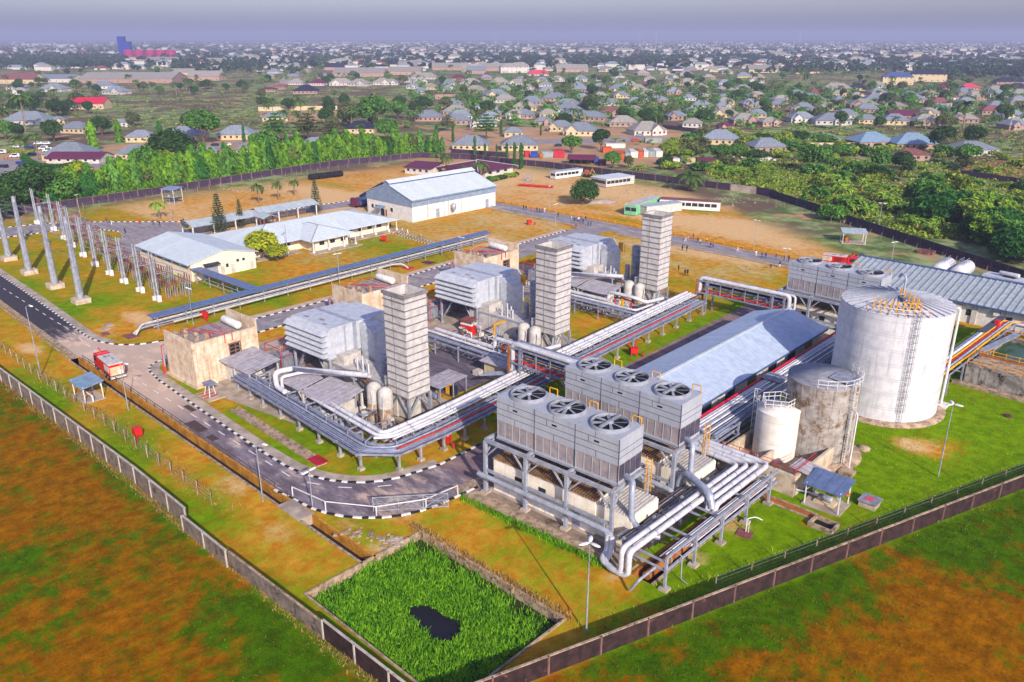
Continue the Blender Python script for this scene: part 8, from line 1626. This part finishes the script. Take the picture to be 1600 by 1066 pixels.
C = np.concatenate(C); addq(mb, leafq(C, 8.0, None, .3)); o = struct('far_wood', mb, L_far, 'stuff'); o.rotation_euler = (0, 0, 0)
ft = MB()
for _ in range(2600):
    y = math.exp(RD.uniform(math.log(1450), math.log(9000))); x = RD.uniform(-.7, .7)*y
    if x < -.28*y and RD.random() < .55: continue
    if not clear(x, y, 6): continue
    a, b = RD.uniform(6, 15), RD.uniform(5, 9); e = RD.choice([3, 3, 4, 6.5, 9]); t = e+RD.uniform(2, 4.5); m = RD.choice([0, 0, 1, 1, 1, 2, 3]); ft.box(x-a+.6, y-b+.6, 0, x+a-.6, y+b-.6, e, 4)
    ft.add([(x-a, y-b, e), (x+a, y-b, e), (x+a, y+b, e), (x-a, y+b, e), (x-a+b, y, t), (x+a-b if a > b else x-a+b+.1, y, t)], [(0,1,5,4), (1,2,5), (2,3,4,5), (3,0,4)], m)
o = struct('far_town', ft, [M_hroof2, M_hroof, M_rbrown, M_rdark, M_hwallw], 'stuff'); o.rotation_euler = (0, 0, 0)
C = []
for _ in range(1500):
    px = RD.uniform(400, 1620); yb = RD.triangular(106, 205, 140); x, y = G(px, yb)
    if not clear(x, y, .3) or (400 < px < 640 and 132 < yb < 190) or (px > 1200 and 118 < yb < 140): continue
    h = RD.uniform(2.5, 8.5); k = 34; s_ = sph(k); s_[:, 2] = np.abs(s_[:, 2]); C.append(np.array([x, y, h*.25]) + s_*np.array([h*.75, h*.75, h*.7])*NR.uniform(.5, 1.05, (k, 1)))
mb = MB(); addq(mb, leafq(np.concatenate(C), 1.7, None, .2)); o = struct('town_greenery', mb, L_mid, 'stuff'); o.rotation_euler = (0, 0, 0)
# rough scrub over the open bush country
C = []
for _ in range(5200):
    px = RD.uniform(-20, 1620); yb = RD.uniform(118, 262)
    if 620 < px < 1090 and yb > 196: continue
    if px < 640 and yb > 200: continue
    if px > 1100 and yb > 240 and RD.random() < .3: continue
    x, y = G(px, yb)
    if not clear(x, y, -1): continue
    k = 7; C.append(np.array([x, y, .4]) + NR.normal(size=(k, 3))*np.array([1.3, 1.3, .35]))
C = np.concatenate(C); h = len(C)//2; mb = MB(); addq(mb, leafq(C[:h], 1.3, None, .3)); o = struct('scrub', mb, L_scrub, 'stuff'); o.rotation_euler = (0, 0, 0); mb = MB(); addq(mb, leafq(C[h:], 1.3, None, .3)); o = struct('scrub', mb, L_olive, 'stuff'); o.rotation_euler = (0, 0, 0)
C = []
for _ in range(2600):
    px = RD.uniform(1110, 1615); yb = RD.uniform(255, 280 + max(0, px-1130)*.30); x, y = G(px, min(yb, 372))
    u, v = x*ca+y*sa, -x*sa+y*ca
    if u + v*1.72 < 299 and px > 1290 or v < 283 and px < 1230: continue
    C.append(np.array([x, y, .5]) + NR.normal(size=(9, 3))*np.array([1.0, 1.0, .4]))
mb = MB(); addq(mb, leafq(np.concatenate(C), .8, None, .2)); o = struct('undergrowth', mb, L_scrub, 'stuff'); o.rotation_euler = (0, 0, 0)
# ---------- people ----------
def person_mesh(pose):
    """one continuous skinned body; pose: stand, walk, bend"""
    V_ = [(0,0,.98), (0,0,1.2), (0,0,1.42), (0,.01,1.53), (0,.02,1.66), (0,.01,1.76)]; E_ = [(0,1), (1,2), (2,3), (3,4), (4,5)]; Rr = [.155, .14, .16, .06, .1, .07]
    sw = {'stand': .03, 'walk': .26, 'bend': .1}[pose]
    if pose == 'bend': V_ = [(0,0,.92), (0,.2,1.05), (0,.42,1.12), (0,.5,1.12), (0,.6,1.1), (0,.66,1.04)]
    top = V_[2]
    for sd_, ph in ((-1, 1), (1, -1)):
        i = len(V_); V_ += [(.1*sd_, 0, V_[0][2]-.1), (.11*sd_, sw*ph*.6+.02, .5), (.11*sd_, sw*ph-(.05 if ph < 0 else 0), .09), (.12*sd_, sw*ph+.16, .04)]; Rr += [.1, .068, .05, .04]; E_ += [(0,i), (i,i+1), (i+1,i+2), (i+2,i+3)]
        j = len(V_); ax = top[1]
        V_ += [(.2*sd_, ax, top[2]-.03), (.25*sd_, ax-sw*ph*.5, top[2]-.32), (.23*sd_, ax-sw*ph+.08, top[2]-.58), (.22*sd_, ax-sw*ph+.11, top[2]-.68)]; Rr += [.065, .048, .04, .035]; E_ += [(2,j), (j,j+1), (j+1,j+2), (j+2,j+3)]
    me = bpy.data.meshes.new('person_'+pose); me.from_pydata(V_, E_, []); o = bpy.data.objects.new('tmp', me); COL.objects.link(o); m = o.modifiers.new('skin', 'SKIN'); m.use_smooth_shade = True
    for i, r_ in enumerate(Rr): me.skin_vertices[0].data[i].radius = (r_, r_*.85)
    me.skin_vertices[0].data[0].use_root = True; o.modifiers.new('sub', 'SUBSURF').levels = 1
    dg = bpy.context.evaluated_depsgraph_get(); out = bpy.data.meshes.new_from_object(o.evaluated_get(dg)); bpy.data.objects.remove(o); return out, top[2]
PM = {k: person_mesh(k) for k in ('stand', 'walk', 'bend')}; PC = {}
M_hair = mat('hair_black', '#141010', '#1c1615', fine=0)
def person(px, py, pose, shirt, trou, L, rot, robe=False, helmet=None, z=0):
    key = (pose, shirt, trou, robe)
    if key not in PC:
        me = PM[pose][0].copy(); top = PM[pose][1]
        for m in (M_skin, CL[shirt], CL[trou], M_hair, M_black): me.materials.append(m)
        for p in me.polygons:
            c = p.center; arm = abs(c.x) > .185
            if pose == 'bend': i = 0 if c.y > .5 else 1 if c.z > .95 and not arm else 2
            elif c.z > 1.53: i = 3 if (c.z > 1.69 or c.y < -.03) else 0
            elif arm and c.z < top-.5: i = 0
            elif c.z > .92 or (robe and c.z > .25): i = 1
            else: i = 2
            if c.z < .09: i = 4
            p.material_index = i
        PC[key] = me
    x, y = G(px, py, z); o = thing('person', L, 'person', x, y, z, rot, world=True); o['group'] = 'people walking on the site roads'; put('body', PC[key], [], o)
    if helmet: put('helmet', MB().lathe(0, .02, [(.15, 1.72), (.13, 1.8), (.02, 1.86)], 12), CL[helmet], o)
    return o
PP = [(131,352,'stand','navy','navy','person in navy at the left of a close pair on the left loop road'),(137,352,'walk','navy','navy','person in navy at the right of a close pair on the left loop road'),(167,349,'walk','navy','navy','person in navy walking alone beside the far kerb of the loop road'),(175,352,'stand','white','white','person in a white robe on the left loop road'),(196,365,'stand','black','black','person in black standing at the curved kerb of the loop road'),(218,351,'walk','red','red','person in bright red walking on the loop road'),(240,352,'walk','purple','navy','person in dark purple walking on the loop road'),(250,354,'walk','black','black','person in black striding near the covered entrance'),(278,352,'walk','pink','pink','person in pink near the covered entrance'),(284,351,'stand','black','navy','person in dark clothes beside one in pink'),(287,349,'walk','navy','navy','person in navy nearest the green arch'),
    (592,356,'stand','orange','navy','person in orange at the office end of the striped path'),(610,357,'stand','black','navy','person in dark clothes standing on the striped path'),(629,364,'walk','white','grey','person in white walking on the striped path'),(637,366,'walk','white','white','person in white robe on the striped path'),(658,373,'stand','pink','grey','person in pinkish clothes crossing behind the blue covered rack'),(703,386,'walk','black','black','person in black by the red hose box on the striped path'),(709,387,'walk','navy','navy','person in navy at the end of the striped path'),
    (818,328,'stand','navy','navy','person in navy leftmost on the far road'),(822,329,'walk','black','navy','person in dark top, second on the far road'),(830,331,'walk','red','red','person in red on the far road behind the workshop'),(839,332,'stand','navy','navy','person in navy right of the one in red on the far road'),(843,333,'walk','navy','black','person in navy and black in the far road group'),(847,333,'stand','blue','blue','person in blue in the far road group'),(851,332,'stand','white','white','person in white at the end of the far road group'),(872,340,'walk','black','black','person in black alone in the middle of the far road'),
    (893,345,'walk','white','grey','person in white left of the crowd near the farthest filter house'),(897,348,'stand','navy','navy','person in navy in the crowd near the farthest filter house'),(900,344,'walk','orange','navy','person in orange in the crowd near the farthest filter house'),(904,347,'stand','white','navy','person in white shirt in the crowd near the farthest filter house'),(908,346,'walk','blue','navy','person in blue in the crowd near the farthest filter house'),(911,350,'stand','navy','black','person in navy in front of the crowd by the farthest filter house'),(915,346,'walk','black','navy','dark clothed person at the right of the crowd by the farthest filter house'),(900,358,'walk','blue','blue','person in blue alone just left of the farthest filter house'),(919,354,'stand','navy','navy','left person of a navy pair near the farthest filter house'),(923,354,'stand','navy','navy','right person of a navy pair near the farthest filter house'),
    (1071,378,'walk','white','white','person in white leading the group right of the farthest stack'),(1075,377,'stand','pink','grey','person in pink in the group right of the farthest stack'),(1083,374,'walk','purple','navy','person in purple in the group right of the farthest stack'),(1090,379,'walk','navy','navy','person in navy in the group right of the farthest stack'),(1094,382,'walk','white','navy','person in white top in the group right of the farthest stack'),(1104,380,'walk','pink','navy','person in pinkish top at the edge of the group right of the farthest stack'),(1110,388,'walk','navy','navy','left person of a navy pair on the far road'),(1114,388,'walk','blue','navy','right person in blue of the pair on the far road'),(1152,394,'walk','white','white','person in white robe walking alone on the far road'),(1181,401,'walk','white','white','person in white before the pair in blue on the far road'),(1190,404,'walk','blue','navy','person in blue, left of two striding on the far road'),(1196,404,'walk','navy','navy','person in navy, right of two striding on the far road'),(1212,406,'walk','blue','blue','person in blue overall near the farthest cooler bank'),(1226,409,'walk','navy','navy','left of two people in navy beside the farthest cooler bank'),(1232,409,'walk','navy','black','right of two people in navy beside the farthest cooler bank'),
    (1218,418,'walk','black','white','person in black top and white trousers on the dry grass'),(1204,420,'bend','navy','navy','person in navy bending over on the dry grass'),(1233,416,'stand','white','white','person in white at the left end of the farthest cooler bank'),(1167,426,'stand','grey','grey','person in grey beyond the pipe bridge on the dry grass'),(1066,392,'stand','black','black','left of two people in black on the grass right of the farthest stack'),(1073,393,'stand','black','black','right of two people in black on the grass right of the farthest stack'),(1060,424,'stand','black','black','person in black standing behind the far pipe rack bend'),(1070,431,'stand','navy','black','left of two dark clothed people behind the far pipe rack bend'),(1074,431,'stand','black','black','right of two dark clothed people behind the far pipe rack bend'),
    (1331,404,'stand','black','black','left of two people in black behind the second red fire engine'),(1337,405,'stand','black','black','right of two people in black behind the second red fire engine'),(7,249.5,'stand','orange','black','left of two people standing in the car park'),(12,249.5,'stand','orange','black','right of two people standing in the car park'),(1325,381,'stand','red','white','person in red sitting area of the small grey kiosk by the black wall'),(243,371,'stand','red','red','person in red by the roof edge of the cream warehouse')]
for i, a in enumerate(PP[:-1]): person(a[0], a[1], a[2], a[3], a[4], a[5], RD.uniform(0, 360), robe=(a[3] == a[4] == 'white' or a[3] == 'red'))
person(1160, 469, 'stand', 'black', 'black', 'left of two people in black with white helmets on the green strip', 150, helmet='white'); person(1164, 468, 'stand', 'black', 'black', 'right of two people in black with white helmets on the green strip', 170, helmet='white')
